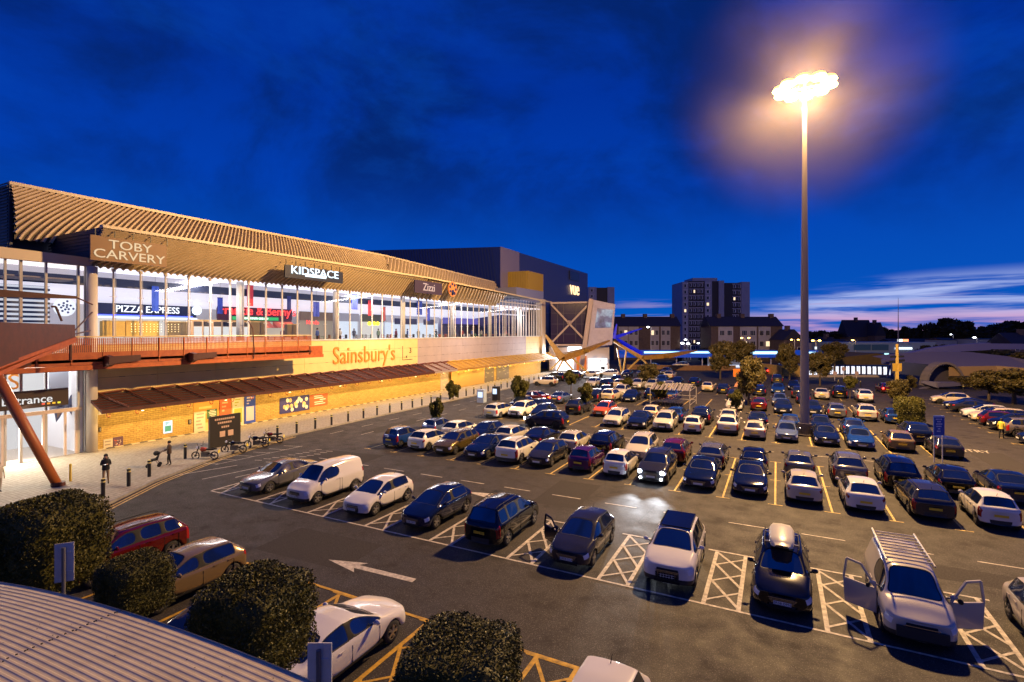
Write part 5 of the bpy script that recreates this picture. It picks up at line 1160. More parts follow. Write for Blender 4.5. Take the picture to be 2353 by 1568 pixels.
PAINT = {
 'white': ((.66, .64, .62), .25, 0), 'cream': ((.60, .50, .36), .3, 0), 'silver': ((.52, .48, .42), .32, .15), 'grey': ((.13, .13, .15), .28, .35), 'dark grey': ((.028, .028, .036), .28, .3), 'black': ((.004, .004, .006), .2, 0),
 'navy': ((.005, .010, .045), .22, .1), 'blue': ((.01, .04, .20), .25, .2), 'pale blue': ((.10, .14, .28), .3, .5), 'red': ((.10, .006, .005), .25, .1), 'dark red': ((.10, .008, .012), .25, .2), 'purple': ((.07, .012, .09), .25, .3), 'olive': ((.12, .085, .025), .3, .5), 'gold': ((.20, .14, .07), .35, .3), 'beige': ((.26, .22, .18), .3, .5), 'orange red': ((.45, .07, .03), .28, 0)}
def paint(c_):
    a, r_, m_ = PAINT[c_]; return mat('paint_' + c_.replace(' ', '_'), a, max(.1, r_ - .12), metal=m_ * .8, spec=.4, coat=.5)
def child(name, me, par, m=None, slot=0, loc_=None, rot=None):
    o = bpy.data.objects.new(name, me); C.objects.link(o); o.parent = par
    if m is not None: o.material_slots[slot].link = 'OBJECT'; o.material_slots[slot].material = m
    if loc_: o.location = loc_
    if rot: o.rotation_euler = rot
    return o
def car(ty, colour, x, y, yaw, label, group, hi=False, lights=None, tails=False, plates=True, near=True, roof=None):
    """origin in the middle of the car; yaw 0 = nose towards the camera side (-y)"""
    P = lib(ty, hi); T = TYPES[ty]; pt = paint(colour)
    root = thing('parked_van' if ty == 'van' else 'parked_car', label, 'van' if ty == 'van' else 'car', (x, y, .012), yaw, group)
    child('body', P['body'], root, pt); child('windscreen', P['windscreen'], root)
    if len(P['rear_window'].polygons): child('rear_window', P['rear_window'], root)
    for i in (0, 1):
        child('side_window', P['side_window'][i], root); 
        child('headlight', P['headlight'][i], root); child('taillight', P['taillight'][i], root)
        child('mirror', P['mirror'][i], root, pt)
    for sx in (1, -1):
        for yw in (T['fw'], T['rw']):
            w_ = child('wheel', P['tyre'], root, loc_=(sx * (T['W'] / 2 - .12), yw - T['L'] / 2, T['r']), rot=(0, 0, 0 if sx > 0 else math.pi))
            if near: child('rim', P['rim'], w_)
    child('front_plate', P['front_plate'], root); child('rear_plate', P['rear_plate'], root)
    if near: child('grille', P['grille'], root); child('door_trim', P['handle'], root, pt); child('roof_rail' if ty in ('estate', 'suv', 'mpv') else 'aerial', P['roof_fitting'], root)
    return root
ORD = ['first', 'second', 'third', 'fourth', 'fifth', 'sixth', 'seventh', 'eighth', 'ninth', 'tenth', 'eleventh', 'twelfth', 'thirteenth', 'fourteenth', 'fifteenth', 'sixteenth']
TYN = {'hatch': 'hatchback', 'small': 'small hatchback', 'sedan': 'saloon', 'estate': 'estate', 'suv': 'SUV', 'mpv': 'minivan', 'van': 'van'}
def row(items, rowname, group, ynear, hi=False, near=True):
    for i, it in enumerate(items):
        x, ty, col_, face = it[:4]; dy = it[4] if len(it) > 4 else rnd.uniform(-.15, .25); T = TYPES[ty]; L_ = T['L']
        yaw = (0 if face == 'F' else math.pi) + R(rnd.uniform(-1.3, 1.3))
        car(ty, col_, x, ynear + L_ / 2 + dy, yaw, '%s %s, %s from the left in %s' % (col_, TYN[ty], ORD[i], rowname), group, hi, near=near)
# nearest aisle row: each one described on its own -----------------------------
G1 = 'cars along the nearest bay line'
def nearcar(ty, col_, x, ynear, face, label, rz=0, **k):
    T = TYPES[ty]; yaw = (0 if face == 'F' else math.pi) + R(rz)
    return car(ty, col_, x, ynear + T['L'] / 2, yaw, label, G1, True, **k), T
def plate_text(root, T, s, rear=False):
    P = LIB[(T['name'], True)]
    if rear: text(s, .115, (0, T['L'] / 2 + .037, P['zr']), (-1, 0, 0), (0, 0, 1), BLACK, root, ex=.001, name='registration', world=False)
    else: text(s, .115, (0, -T['L'] / 2 - .037, P['zf']), (1, 0, 0), (0, 0, 1), BLACK, root, ex=.001, name='registration', world=False)
def open_door(root, T, side, ang, m_):
    hw = T['W'] / 2; y0 = T['yc'] - T['L'] / 2 + .30; L_ = .92; h0, h1, h2 = .32, T['cz'] - .06, T['H'] - .1
    d = bpy.data.objects.new('door', None)
    b = MB(); t_ = .03
    b.prism([(-t_, 0, h0), (-t_, L_, h0), (-t_, L_ + .05, h1), (-t_, 0, h1 - .03)], (2 * t_, 0, 0))
    for a, c_ in (((0, .02, h1 - .02), (0, .45, h2 - .04)), ((0, .45, h2 - .04), (0, L_ - .05, h2)), ((0, L_ - .05, h2), (0, L_ + .04, h1))): b.beam(a, c_, .05, .06)
    me = b.mesh('door', [m_]); o = bpy.data.objects.new('door', me); C.objects.link(o); o.parent = root; o.location = (side * hw, y0, 0); o.rotation_euler = (0, 0, -side * ang)
    b = MB(); b.poly([(0, .08, h1), (0, .46, h2 - .06), (0, L_ - .06, h2 - .03), (0, L_, h1)]); q = bpy.data.objects.new('door_glass', b.mesh('door_glass', [GLASS])); C.objects.link(q); q.parent = o
    b = MB(); b.sph((side * .12, .2, h1 + .05), .1, sc=(1, .6, .8)); q = bpy.data.objects.new('mirror', b.mesh('mirror', [TRIM], True)); C.objects.link(q); q.parent = o
    bpy.data.objects.remove(d)
r_, T = nearcar('sedan', 'grey', -26.9, 19.0, 'F', 'blue grey saloon at the left end of the nearest bay line', 1)
plate_text(r_, T, 'GK13 ZVO')
r_, T = nearcar('van', 'white', -22.9, 19.0, 'F', 'small white panel van beside the blue grey saloon', -1); plate_text(r_, T, 'KU16 SLB')
r_, T = nearcar('hatch', 'white', -18.9, 19.1, 'F', 'white hatchback between the white van and the dark blue hatchback', .5); plate_text(r_, T, 'LT65 DVG')
r_, T = nearcar('hatch', 'navy', -15.1, 19.1, 'F', 'dark blue hatchback facing the camera beside the black people carrier', -1); plate_text(r_, T, 'EJ08 OPU')
r_, T = nearcar('mpv', 'black', -11.3, 18.8, 'R', 'glossy black people carrier with its rear to the camera in the nearest row', .5); plate_text(r_, T, 'VV12 RJU', True)
r_, T = nearcar('hatch', 'dark grey', -7.3, 18.75, 'F', 'dark grey hatchback with one front door standing open', 0); plate_text(r_, T, 'CA54 CCA'); open_door(r_, T, -1, R(58), paint('dark grey'))
r_, T = nearcar('suv', 'white', -3.55, 18.9, 'F', 'white compact SUV with dark roof in the nearest row', 1); plate_text(r_, T, 'EO15 PDH')
b = MB(); b.box(-.58, T['yt'] - T['L'] / 2 + .12, T['H'] + .0, .58, T['yr'] - T['L'] / 2 - .05, T['H'] + .028); b.build('dark_roof_panel', paint('black'), r_, local=True)
b = MB()
for i in range(3):
    for j in range(8): b.box(-.40 + j * .1, -T['L'] / 2 - .045, .60 - i * .075, -.33 + j * .1, -T['L'] / 2 - .02, .65 - i * .075)
b.build('mesh_grille', TRIM, r_, local=True)
r_, T = nearcar('estate', 'black', .15, 18.9, 'F', 'black estate car carrying a pale roof box', 0); plate_text(r_, T, 'SR58 DPN')
bx = thing('roof_box', 'pale grey rounded roof box on top of the black estate car', 'roof box', (.15, 18.9 + T['L'] / 2 + .35, 1.6)); b = MB()
sec = [(-1.05, .22, .08), (-.95, .34, .16), (-.5, .40, .21), (.5, .42, .22), (.95, .36, .18), (1.05, .26, .10)]; ring = lambda y, w_, h: [(-w_, y, .06), (-w_ * 1.02, y, .06 + h * .5), (-w_ * .8, y, .06 + h), (0, y, .06 + h * 1.15), (w_ * .8, y, .06 + h), (w_ * 1.02, y, .06 + h * .5), (w_, y, .06)]
vs = [p for s_ in sec for p in ring(*s_)]; fs = [(i * 7 + j, i * 7 + j + 1, (i + 1) * 7 + j + 1, (i + 1) * 7 + j) for i in range(5) for j in range(6)] + [(0, 7, 14, 21, 28, 35, 41, 34, 27, 20, 13, 6)[::-1], tuple(range(7)), tuple(range(41, 34, -1))]
b.add(vs, fs); b.build('box_shell', mat('box_grey', (.50, .48, .44), .35), bx, smooth=True, local=True)
b = MB()
for yy_ in (-.5, .5): b.box(-.55, yy_ - .03, 0, .55, yy_ + .03, .05)
b.build('cross_bar', CHR, bx, local=True)
r_, T = nearcar('van', 'silver', 3.75, 18.7, 'F', 'silver van with ladder rack and both front doors open', 0); plate_text(r_, T, 'YK12 EYM')
open_door(r_, T, -1, R(62), paint('silver')); open_door(r_, T, 1, R(66), paint('silver'))
b = MB()
for s_ in (-.62, .62): b.tube([(s_, -.72, 1.98), (s_, 2.1, 2.02)], .03, 6)
for i in range(9): b.tube([(-.62, -.5 + i * .3, 1.99), (.62, -.5 + i * .3, 1.99)], .028, 6)
for s_ in (-.62, .62):
    for yy_ in (-.4, .6, 1.7): b.cyl((s_, yy_, 1.84), (s_, yy_, 2.0), .025, n=5)
b.build('ladder_rack', mat('rack_alu', (.55, .52, .46), .3, metal=.6), r_, local=True)
b = MB(); b.beam((-.62, -T['L'] / 2 - .02, .50), (.62, -T['L'] / 2 - .02, .50), .08, .30); b.build('dark_bumper', UNDER, r_, local=True)
nearcar('hatch', 'silver', 7.5, 18.8, 'F', 'silver hatchback cut by the right edge beside the silver van', 0)
# row across the aisle: back to back pairs --------------------------------------
row([(-27.5, 'small', 'blue', 'R'), (-25.0, 'hatch', 'white', 'R'), (-22.5, 'estate', 'olive', 'F'), (-19.6, 'sedan', 'navy', 'F'), (-16.9, 'suv', 'white', 'R'), (-14.6, 'hatch', 'dark grey', 'F'), (-11.6, 'small', 'purple', 'R'), (-9.2, 'small', 'white', 'R')],
    'the first double row', 'cars in the first double row', 31.7, True)
LT_ = car('suv', 'dark grey', -6.8, 31.4 + 2.2, 0, 'dark grey SUV with blazing headlights facing the camera', 'cars in the first double row', True)
b = MB()
for s_ in (-.66, .66): b.sph((s_, -2.12, .80), .11, n=8, k=6)
b.build('lit_headlamp', emis('headlamp_lit', (.85, .92, 1), 60, False), LT_, local=True)
b = MB()
for s_ in (-.62, .62): b.sph((s_, -2.16, .42), .07, n=8, k=6)
b.build('lit_fog_lamp', emis('foglamp_lit', (.85, .92, 1), 40, False), LT_, local=True)
for s_ in (-.66, .66):
    l = light('headlight_beam', 'SPOT', (-6.8 + s_, 31.15, .78), (.86, .92, 1), 1900, .08, (-6.8 + s_ * 2 + .8, 8, .35)); l.data.spot_size = R(48); l.data.spot_blend = 1
row([(-4.1, 'sedan', 'navy', 'F'), (-1.4, 'sedan', 'navy', 'F'), (1.3, 'hatch', 'silver', 'R'), (4.0, 'hatch', 'white', 'R'), (6.8, 'estate', 'dark grey', 'R'), (9.3, 'small', 'white', 'R')], 'the row beyond the lit SUV', 'cars in the first double row', 31.5, True)
row([(-27.4, 'small', 'pale blue', 'R'), (-25.1, 'hatch', 'white', 'R'), (-22.5, 'hatch', 'navy', 'F'), (-19.9, 'hatch', 'silver', 'R'), (-17.3, 'sedan', 'black', 'R'), (-14.4, 'hatch', 'silver', 'R'), (-11.7, 'suv', 'black', 'R'), (-9.1, 'estate', 'silver', 'F'), (-6.6, 'estate', 'dark red', 'R'), (-4.0, 'estate', 'grey', 'R'), (-1.4, 'hatch', 'black', 'R'), (1.3, 'hatch', 'grey', 'R'), (3.95, 'suv', 'grey', 'R'), (6.5, 'mpv', 'black', 'R'), (9.0, 'hatch', 'black', 'R'), (11.5, 'sedan', 'navy', 'R')],
    'the rear of the first double row', 'cars in the back half of the first double row', 36.7, False)
row([(-27.3, 'estate', 'silver', 'R', -1.0), (-25.0, 'suv', 'white', 'F', .2), (-22.6, 'hatch', 'navy', 'F', .6), (-14.4, 'estate', 'silver', 'F'), (-12.0, 'sedan', 'navy', 'F'), (-9.5, 'suv', 'silver', 'F'), (-6.9, 'small', 'white', 'R'), (-4.0, 'suv', 'white', 'R', .9), (-1.7, 'hatch', 'silver', 'R', -.1), (.75, 'hatch', 'pale blue', 'F'), (3.6, 'sedan', 'navy', 'F', -.2), (5.95, 'sedan', 'blue', 'F', -.5), (8.6, 'hatch', 'gold', 'R', .1), (11.2, 'hatch', 'dark grey', 'R', -1.0)],
    'the second double row', 'cars in the second double row', 48.6, False)
row([(-27.6, 'hatch', 'black', 'F'), (-24.8, 'hatch', 'navy', 'R'), (-20.3, 'suv', 'dark grey', 'R'), (-17.2, 'hatch', 'orange red', 'F'), (-11.9, 'hatch', 'cream', 'R'), (-9.3, 'hatch', 'blue', 'R'), (-6.8, 'suv', 'navy', 'R'), (-4.3, 'hatch', 'silver', 'R', 1), (-1.7, 'sedan', 'navy', 'R'), (1.1, 'hatch', 'blue', 'R'), (3.6, 'hatch', 'navy', 'F'), (6.1, 'hatch', 'blue', 'R'), (10.4, 'suv', 'navy', 'R', -1.4)],
    'the rear of the second double row', 'cars in the back half of the second double row', 54.0, False)
row([(-21.7, 'suv', 'navy', 'R', -.6), (-19.9, 'suv', 'cream', 'R', .3), (-17.5, 'sedan', 'navy', 'F', 1.5), (-4.5, 'sedan', 'silver', 'F'), (-1.9, 'hatch', 'dark red', 'R', 1), (.6, 'sedan', 'navy', 'F'), (3.5, 'sedan', 'navy', 'F', .4), (5.7, 'estate', 'grey', 'R', -.8), (8.3, 'suv', 'silver', 'R', -1.6), (10.6, 'hatch', 'blue', 'R', -2.2)],
    'the third double row', 'cars in the third double row', 65.4, False)
row([(-22.3, 'hatch', 'navy', 'R', 1), (-20.0, 'suv', 'silver', 'F'), (-15.6, 'hatch', 'navy', 'R'), (-12.8, 'hatch', 'blue', 'R'), (-5.2, 'hatch', 'navy', 'R', 3), (.3, 'hatch', 'pale blue', 'F'), (3.0, 'small', 'navy', 'R', 4)],
    'the rear of the third double row', 'cars in the back half of the third double row', 71.4, False, False)
row([(-27.9, 'hatch', 'silver', 'F'), (-25.4, 'estate', 'navy', 'R'), (-23.0, 'estate', 'cream', 'R'), (-20.2, 'suv', 'silver', 'F'), (-17.9, 'suv', 'silver', 'F'), (-15.3, 'hatch', 'silver', 'R', 1), (-9.6, 'hatch', 'cream', 'R', 2), (-7.2, 'hatch', 'navy', 'R'), (-2.3, 'estate', 'navy', 'R'), (.15, 'sedan', 'blue', 'F', 4), (2.7, 'suv', 'dark grey', 'R', -1), (5.5, 'sedan', 'silver', 'R', -.6), (7.8, 'mpv', 'black', 'R', 2), (10.3, 'suv', 'white', 'R', -1.5)],
    'the fourth double row', 'cars in the fourth double row', 82.2, False, False)
row([(-26.0, 'hatch', 'black', 'R'), (-20.6, 'hatch', 'blue', 'R', 0), (-18.0, 'suv', 'blue', 'F', 0), (-15.4, 'hatch', 'navy', 'F', 0), (-12.6, 'hatch', 'navy', 'R', 1), (2.4, 'hatch', 'navy', 'F', 2), (0, 'suv', 'dark grey', 'R', 12)], 'the rear of the fourth double row', 'cars in the back half of the fourth double row', 90.5, False, False)
row([(-27.5, 'hatch', 'navy', 'F', 3), (-25.0, 'hatch', 'pale blue', 'R', 6), (-18.7, 'suv', 'cream', 'R', 2), (-21.7, 'sedan', 'grey', 'F', 14)], 'the last thin row before the brick wall', 'cars in the last thin row', 100, False, False)
# cars along the right edge, nose in from the left
cl = [(85.2, 'hatch', 'cream', 0), (79.4, 'sedan', 'navy', 0), (76.8, 'sedan', 'dark grey', 1), (72.6, 'hatch', 'white', 0), (69.8, 'estate', 'cream', 0), (67.2, 'hatch', 'dark red', 1), (64.4, 'suv', 'black', 0), (61.2, 'suv', 'beige', 1), (57.6, 'hatch', 'navy', 0)]
for i, (y, ty, c_, rv) in enumerate(cl):
    car(ty, c_, 17.9 + TYPES[ty]['L'] / 2, y, R(-90) if not rv else R(90), '%s %s, %s from the far end of the right hand line' % (c_, TYN[ty], ORD[i]), 'cars in the right hand line', near=i > 4)
for i, (x, y, ty, c_, yaw, lab) in enumerate([(-20, 46.2, 'suv', 'navy', R(-90), 'dark SUV with bright headlights driving left along the middle aisle'), (-25.4, 63.4, 'sedan', 'pale blue', R(180), 'pale blue saloon with glowing red lights in the third aisle'), (-29.0, 62.2, 'sedan', 'dark red', R(-95), 'dark red saloon driving left across the third aisle'),
        (-35.6, 81.6, 'suv', 'cream', R(-85), 'cream SUV side on by the stone wall'), (-37.6, 90.5, 'suv', 'black', R(-90), 'black SUV parked beyond the cream SUV by the stone wall'), (-36.2, 95.5, 'suv', 'navy', R(-90), 'navy SUV parked beyond the black SUV by the stone wall'), (-22, 137, 'suv', 'cream', R(-75), 'cream car side on by the far brick wall'), (-28, 131, 'hatch', 'blue', R(-100), 'blue car beside the far cream car by the brick wall'),
        (-38.6, 119, 'sedan', 'black', R(-90), 'black saloon in front of the white shop fronts'), (14.7, 96.5, 'hatch', 'red', R(185), 'red hatchback with glowing brake lights beside the yellow totem'), (-34.3, 100, 'hatch', 'white', R(-60), 'white hatchback turning near the bright shop fronts'), (-31.2, 104, 'estate', 'white', R(-70), 'white estate car turning near the bright shop fronts'),
        (-2.5, 128, 'hatch', 'red', R(180), 'red car queuing on the road beyond the stone wall'), (1.0, 140, 'mpv', 'red', R(180), 'red people carrier queuing on the far road'), (27.5, 75, 'hatch', 'orange red', R(-90), 'orange red hatchback beneath the trees at the right'), (29, 72, 'hatch', 'black', R(-90), 'black hatchback beneath the trees at the right')]):
    o = car(ty, c_, x, y, yaw, lab, None, near=False); T = TYPES[ty]
    if 'headlights' in lab or 'turning' in lab:
        b = MB(); [b.sph((s_ * .62, -T['L'] / 2 + .1, T['nz'] - .1), .13) for s_ in (-1, 1)]; b.build('lit_headlamp', emis('headlamp_lit', (.85, .92, 1), 60, False), o, local=True)
        v_ = Matrix.Rotation(yaw, 3, 'Z') @ Vector((0, -1, 0)); l = light('headlight_beam', 'SPOT', Vector((x, y, .7)) + v_ * (T['L'] / 2 + .2), (.86, .92, 1), 500, .1, Vector((x, y, 0)) + v_ * 9); l.data.spot_size = R(80); l.data.spot_blend = .8
    if 'red lights' in lab or 'brake' in lab or 'queuing' in lab:
        b = MB(); [b.sph((s_ * .66, T['L'] / 2 - .02, T['tz'] - .14), .13) for s_ in (-1, 1)]; b.build('lit_taillamp', emis('tail_lit', (1, .03, .02), 14, False), o, local=True)
# bay nearest the camera
G0 = 'cars in the yellow lined bays below the camera'
car('suv', 'red', -22.9, 13.2 - 2.2, 0, 'dark red SUV half hidden behind the leftmost clipped tree', G0, True)
car('hatch', 'gold', -18.9, 13.0 - 2.05, 0, 'gold brown hatchback behind the smallest clipped tree', G0, True)
car('hatch', 'navy', -15.05, 12.4 - 2.05, 0, 'dark blue hatchback mostly hidden between two clipped trees', G0, True)
car('sedan', 'white', -11.1, 12.9 - 2.35, math.pi, 'large white saloon pointing away between two clipped trees', G0, True)
car('hatch', 'white', -3.5, 12.7 - 2.05, 0, 'white hatchback cut by the bottom edge of the picture', G0, True)

# ------------------------------------------------------------------ vegetation
LF = mat('leaf_green', (.034, .050, .012), .55, spec=.3, noise=(30, 1, (.12, .095, .010)))
LF2 = mat('leaf_autumn', (.06, .055, .012), .55, noise=(5, 1, (.10, .07, .012)))
LFD = mat('leaf_dark', (.012, .014, .008), .8)
BK = mat('bark', (.07, .05, .035), .85)
CROWNS = {}
def crown_mesh(key, n_, leaf, shape, m_, core=.86, clumps=0, seed=1):
    if key in CROWNS: return CROWNS[key]
    r_ = random.Random(seed); vs = []; fs = []; cl_ = []
    for _ in range(clumps):
        while 1:
            p = Vector([r_.uniform(-1, 1) for _ in range(3)])
            if p.length < .85: break
        cl_.append((p, r_.uniform(.22, .42)))
    def surf():
        if shape == 'box':
            while 1:
                d = Vector([r_.gauss(0, 1) for _ in range(3)]).normalized(); k = 1 / (abs(d.x) ** 9 + abs(d.y) ** 9 + abs(d.z) ** 9) ** (1 / 9)
                return d * k * (r_.uniform(.90, 1.0) + .035 * math.sin(d.x * 7 + seed) + .03 * math.sin(d.z * 9))
        if clumps:
            c_, rr = r_.choice(cl_); d = Vector([r_.gauss(0, 1) for _ in range(3)]).normalized(); return c_ + d * rr * r_.uniform(.6, 1.05)
        d = Vector([r_.gauss(0, 1) for _ in range(3)]).normalized(); return d * r_.uniform(.7, 1.05)
    for _ in range(n_):
        p = surf(); a = Vector([r_.gauss(0, 1) for _ in range(3)]).normalized(); b = a.orthogonal().normalized(); b.rotate(Matrix.Rotation(r_.uniform(0, 6.28), 3, a)); s_ = leaf * r_.uniform(.6, 1.3); k = len(vs)
        vs += [p - a * s_, p + b * s_ * .5, p + a * s_, p - b * s_ * .5]; fs.append((k, k + 1, k + 2, k + 3))
    if core:
        nn = 12; k0 = len(vs); 
        if shape == 'box':
            bm = bmesh.new(); bmesh.ops.create_icosphere(bm, subdivisions=3, radius=1)
            for v in bm.verts: d = v.co.normalized(); v.co = d * core / (abs(d.x) ** 9 + abs(d.y) ** 9 + abs(d.z) ** 9) ** (1 / 9)
            vs += [tuple(v.co) for v in bm.verts]; fs += [tuple(v.index + k0 for v in f.verts) for f in bm.faces]; bm.free()
        else:
            for c_, rr in (cl_ or [(Vector(), .9)]):
                q = MB(); q.sph(c_, rr * .62, n=7, k=5); k1 = len(vs); vs += q.v; fs += [tuple(i + k1 for i in f) for f in q.f]
    me = bpy.data.meshes.new('crown'); me.from_pydata([tuple(v) for v in vs], [], fs); me.materials.append(m_); me.update(); CROWNS[key] = me; return me
def tree(name, label, cat, x, y, z0, z1, w_, key, args, trunk=True, group=None, lean=0, wy=None):
    t_ = thing(name, label, cat, (x, y, 0), group=group); me = crown_mesh(key, *args); o = bpy.data.objects.new('crown', me); C.objects.link(o); o.parent = t_
    o.scale = (w_ / 2, (wy or w_) / 2, (z1 - z0) / 2); o.location = (0, 0, (z0 + z1) / 2); o.rotation_euler = (0, 0, rnd.uniform(0, .25) if 'box' in key else rnd.uniform(0, 6.28))
    if trunk:
        b = MB(); tr = max(.06, w_ * .035); b.cyl((0, 0, 0), (.03, 0, z0 + .3), tr * 1.2, tr * .8, n=8)
        for i in range(4): a = i * 1.7 + x; b.cyl((.03, 0, z0), (math.cos(a) * w_ * .22, math.sin(a) * w_ * .22, z0 + (z1 - z0) * .55), tr * .6, tr * .2, n=6)
        b.build('trunk', BK, t_, local=True)
    return t_
HB = ('hedgebox', (26000, .034, 'box', LF, .93, 0, 3))
for lab, u_, v0, v1, wd in (('leftmost and largest of the four clipped box trees below the camera', 112, 1122, 1352, 224), ('smallest clipped box tree, beside the gold brown hatchback', 308, 1252, 1412, 156), ('clipped box tree in front of the white saloon', 582, 1297, 1542, 262), ('nearest clipped box tree at the bottom edge', 1055, 1432, 1660, 315)):
    q = (u_ - UC) / FPX; f_ = 7.0 / (q * ST + CT); p = PF(u_, VH, f_); zt = CAMZ - (v0 + 18 - VH) / FPX * f_; zb_ = CAMZ - (v1 - VH) / FPX * f_; W_ = wd / FPX * f_
    tree('clipped_tree', lab, 'clipped tree', p.x, p.y, zb_ + .1, zt - .12, W_ * .79, *HB, group='clipped box trees')
for lab, x, y, z0, z1, wd in (('clipped box tree beside the blue notice board at the right', 11.7, 63.7, .1, 2.75, 2.25),):
    tree('clipped_tree', lab, 'clipped tree', x, y, z0, z1, wd, 'hedgebox2', (9000, .06, 'box', LF, .93, 0, 5))
COLT = ('column', (5000, .10, 'ball', LF, .8, 16, 9))
for lab, u_, v0, v1, vb, wd in (('dark columnar tree beside the leftmost silver cars', 1003, 915, 967, 985, 26), ('dark columnar tree left of the silver estate', 1193, 864, 920, 935, 32), ('round headed tree near the cream SUV', 1312, 850, 883, 905, 26), ('small dark tree behind the red car', 1345, 880, 922, 950, 28), ('dark clipped tree left of the trolley shelter', 1515, 878, 924, 930, 32), ('tiny dark tree in front of the large tree', 1690, 895, 935, 958, 24), ('lollipop tree behind the black people carrier', 1953, 864, 892, 918, 22), ('leafy bush against the stone wall', 1041, 875, 918, 920, 26), ('small tree near the crossed gold struts', 1440, 868, 890, 905, 26)):
    p = PZ(u_, vb); f_ = -p.x * ST + p.y * CT; zt = CAMZ - (v0 - VH) / FPX * f_; zb_ = max(.4, CAMZ - (v1 - VH) / FPX * f_)
    tree('column_tree' if 'column' in lab else 'small_tree', lab, 'tree', p.x, p.y, zb_, zt, wd / FPX * f_ * 1.25, *COLT, group='small dark trees in the car park')
AUT = ('autumn', (6500, .075, 'ball', LF2, .55, 26, 21))
for lab, u_, v0, v1, vb, wd in (('large loose tree in the middle of the car park', 1720, 812, 905, 932, 58), ('tall tree beside the flats, left of the amber lamp', 1655, 778, 850, 872, 50), ('tree under the amber twin lamp', 1706, 778, 835, 868, 50), ('golden tree just left of the lamp mast', 1814, 783, 852, 875, 44), ('tree right of the lamp mast before the glowing fence', 1884, 805, 862, 887, 50), ('green tree in front of the blue hoarding', 1918, 782, 830, 865, 48), ('bushy tree by the second gold canopy arm', 1487, 832, 874, 892, 42), ('sparse bare tree in front of the silver SUV', 2063, 868, 915, 930, 40)):
    p = PZ(u_, vb); f_ = -p.x * ST + p.y * CT; zt = CAMZ - (v0 - VH) / FPX * f_; zb_ = CAMZ - (v1 - VH) / FPX * f_
    tree('leafy_tree', lab, 'tree', p.x, p.y, zb_, zt, wd / FPX * f_ * 1.15, *AUT, group='leafy trees across the car park')
for lab, u_, v0, v1, f_, wd in (('large leafy tree at the right edge over the parked cars', 2330, 842, 905, 66, 110), ('leafy tree left of the large one at the right edge', 2272, 848, 900, 70, 66), ('bushy tree behind the grey canopy wing', 2215, 862, 892, 84, 56), ('small tree beside the arched mouth of the shelter', 2095, 860, 895, 86, 22), ('dark leafy tree behind the shelter at the far right', 2345, 806, 845, 100, 70)):
    p = PF(u_, VH, f_); tree('leafy_tree', lab, 'tree', p.x, p.y, CAMZ - (v1 - VH) / FPX * f_, CAMZ - (v0 - VH) / FPX * f_, wd / FPX * f_ * 1.1, *AUT, group='leafy trees across the car park')
SKY_T = ('skyline', (3200, .13, 'ball', LFD, .75, 22, 33)); r2 = random.Random(11)
k_ = 0
for u_, v0, wd in ((1905, 760, 60), (1935, 762, 44), (2035, 750, 40), (2085, 748, 34), (2110, 752, 50), (2150, 745, 36), (2190, 728, 84), (2235, 752, 50), (2262, 748, 46), (2300, 740, 70), (2345, 735, 80), (2390, 742, 60), (2128, 741, 14), (2113, 742, 12), (2140, 738, 12), (1880, 758, 40), (2000, 762, 60), (2060, 758, 60), (2165, 758, 70), (1985, 758, 30), (2215, 745, 60), (2325, 752, 60), (1860, 760, 30), (2280, 756, 60)):
    f_ = 240 + r2.uniform(-15, 15); p = PF(u_, VH, f_); zt = CAMZ - (v0 - VH) / FPX * f_
    tree('skyline_tree', 'dark tree mass in the wooded skyline at the right', 'tree', p.x, p.y, 1.0, zt, wd / FPX * f_ * 1.15, *SKY_T, group='dark skyline trees'); k_ += 1
for i, (u_, f_, wd, v0) in enumerate(((2130, 125, 50, 792), (2170, 120, 50, 790), (2260, 118, 60, 798), (2310, 112, 60, 802), (2225, 122, 60, 796), (1560, 150, 20, 800), (1620, 150, 40, 799))):
    p = PF(u_, VH, f_); tree('dark_shrub', 'dark shrub in the planting beyond the car park', 'shrub', p.x, p.y, .2, CAMZ - (v0 - VH) / FPX * f_, wd / FPX * f_, *SKY_T, trunk=False, group='dark shrubs beyond the car park')

# ------------------------------------------------------------------ street furniture
BL = [(-33.2, 14.9), (-34.3, 16.7), (-35.4, 18.4), (-38.1, 22.2), (-38.7, 30.4), (-38.8, 32.5), (-38.9, 34.7), (-39, 36.8), (-39.1, 39.1), (-39.1, 41.3), (-39.2, 43.5), (-39.2, 45.6), (-39.3, 47.8), (-39.3, 49.8), (-39.4, 51.8)] + [(-39.6, 54 + 2.1 * i) for i in range(17)]
BNAME = {0: 'black bollard just below the standing person', 1: 'black bollard right of the standing person', 2: 'black bollard left of the pushchair', 3: 'black bollard beside the leftmost motorcycle'}
yb = mat('bollard_band', (.7, .6, .2), .5)
for i, (x, y) in enumerate(BL):
    t_ = thing('bollard', BNAME.get(i, 'black bollard with pale band along the footway edge'), 'bollard', (x, y, .1), group='bollards along the footway')
    if i == 0: MB().cyl((0, 0, 0), (0, 0, 1.05), .1, n=12).build('post', BLACK, t_, local=True)
    pm_ = MATS.get('_bp')
    if i == 0: BPM, = [c_.data for c_ in t_.children if True][:1] or [None]
    else: child('post', BPM, t_)
    if i == 0: BBM = MB().cyl((0, 0, .86), (0, 0, .94), .106, n=12).cyl((0, 0, 1.05), (0, 0, 1.09), .1, .05, n=12).mesh('band', yb)
    child('band', BBM, t_)
for i, (u_, v_) in enumerate(((766, 918), (866, 920), (1090, 925), (897, 912), (1395, 892))):
    pass
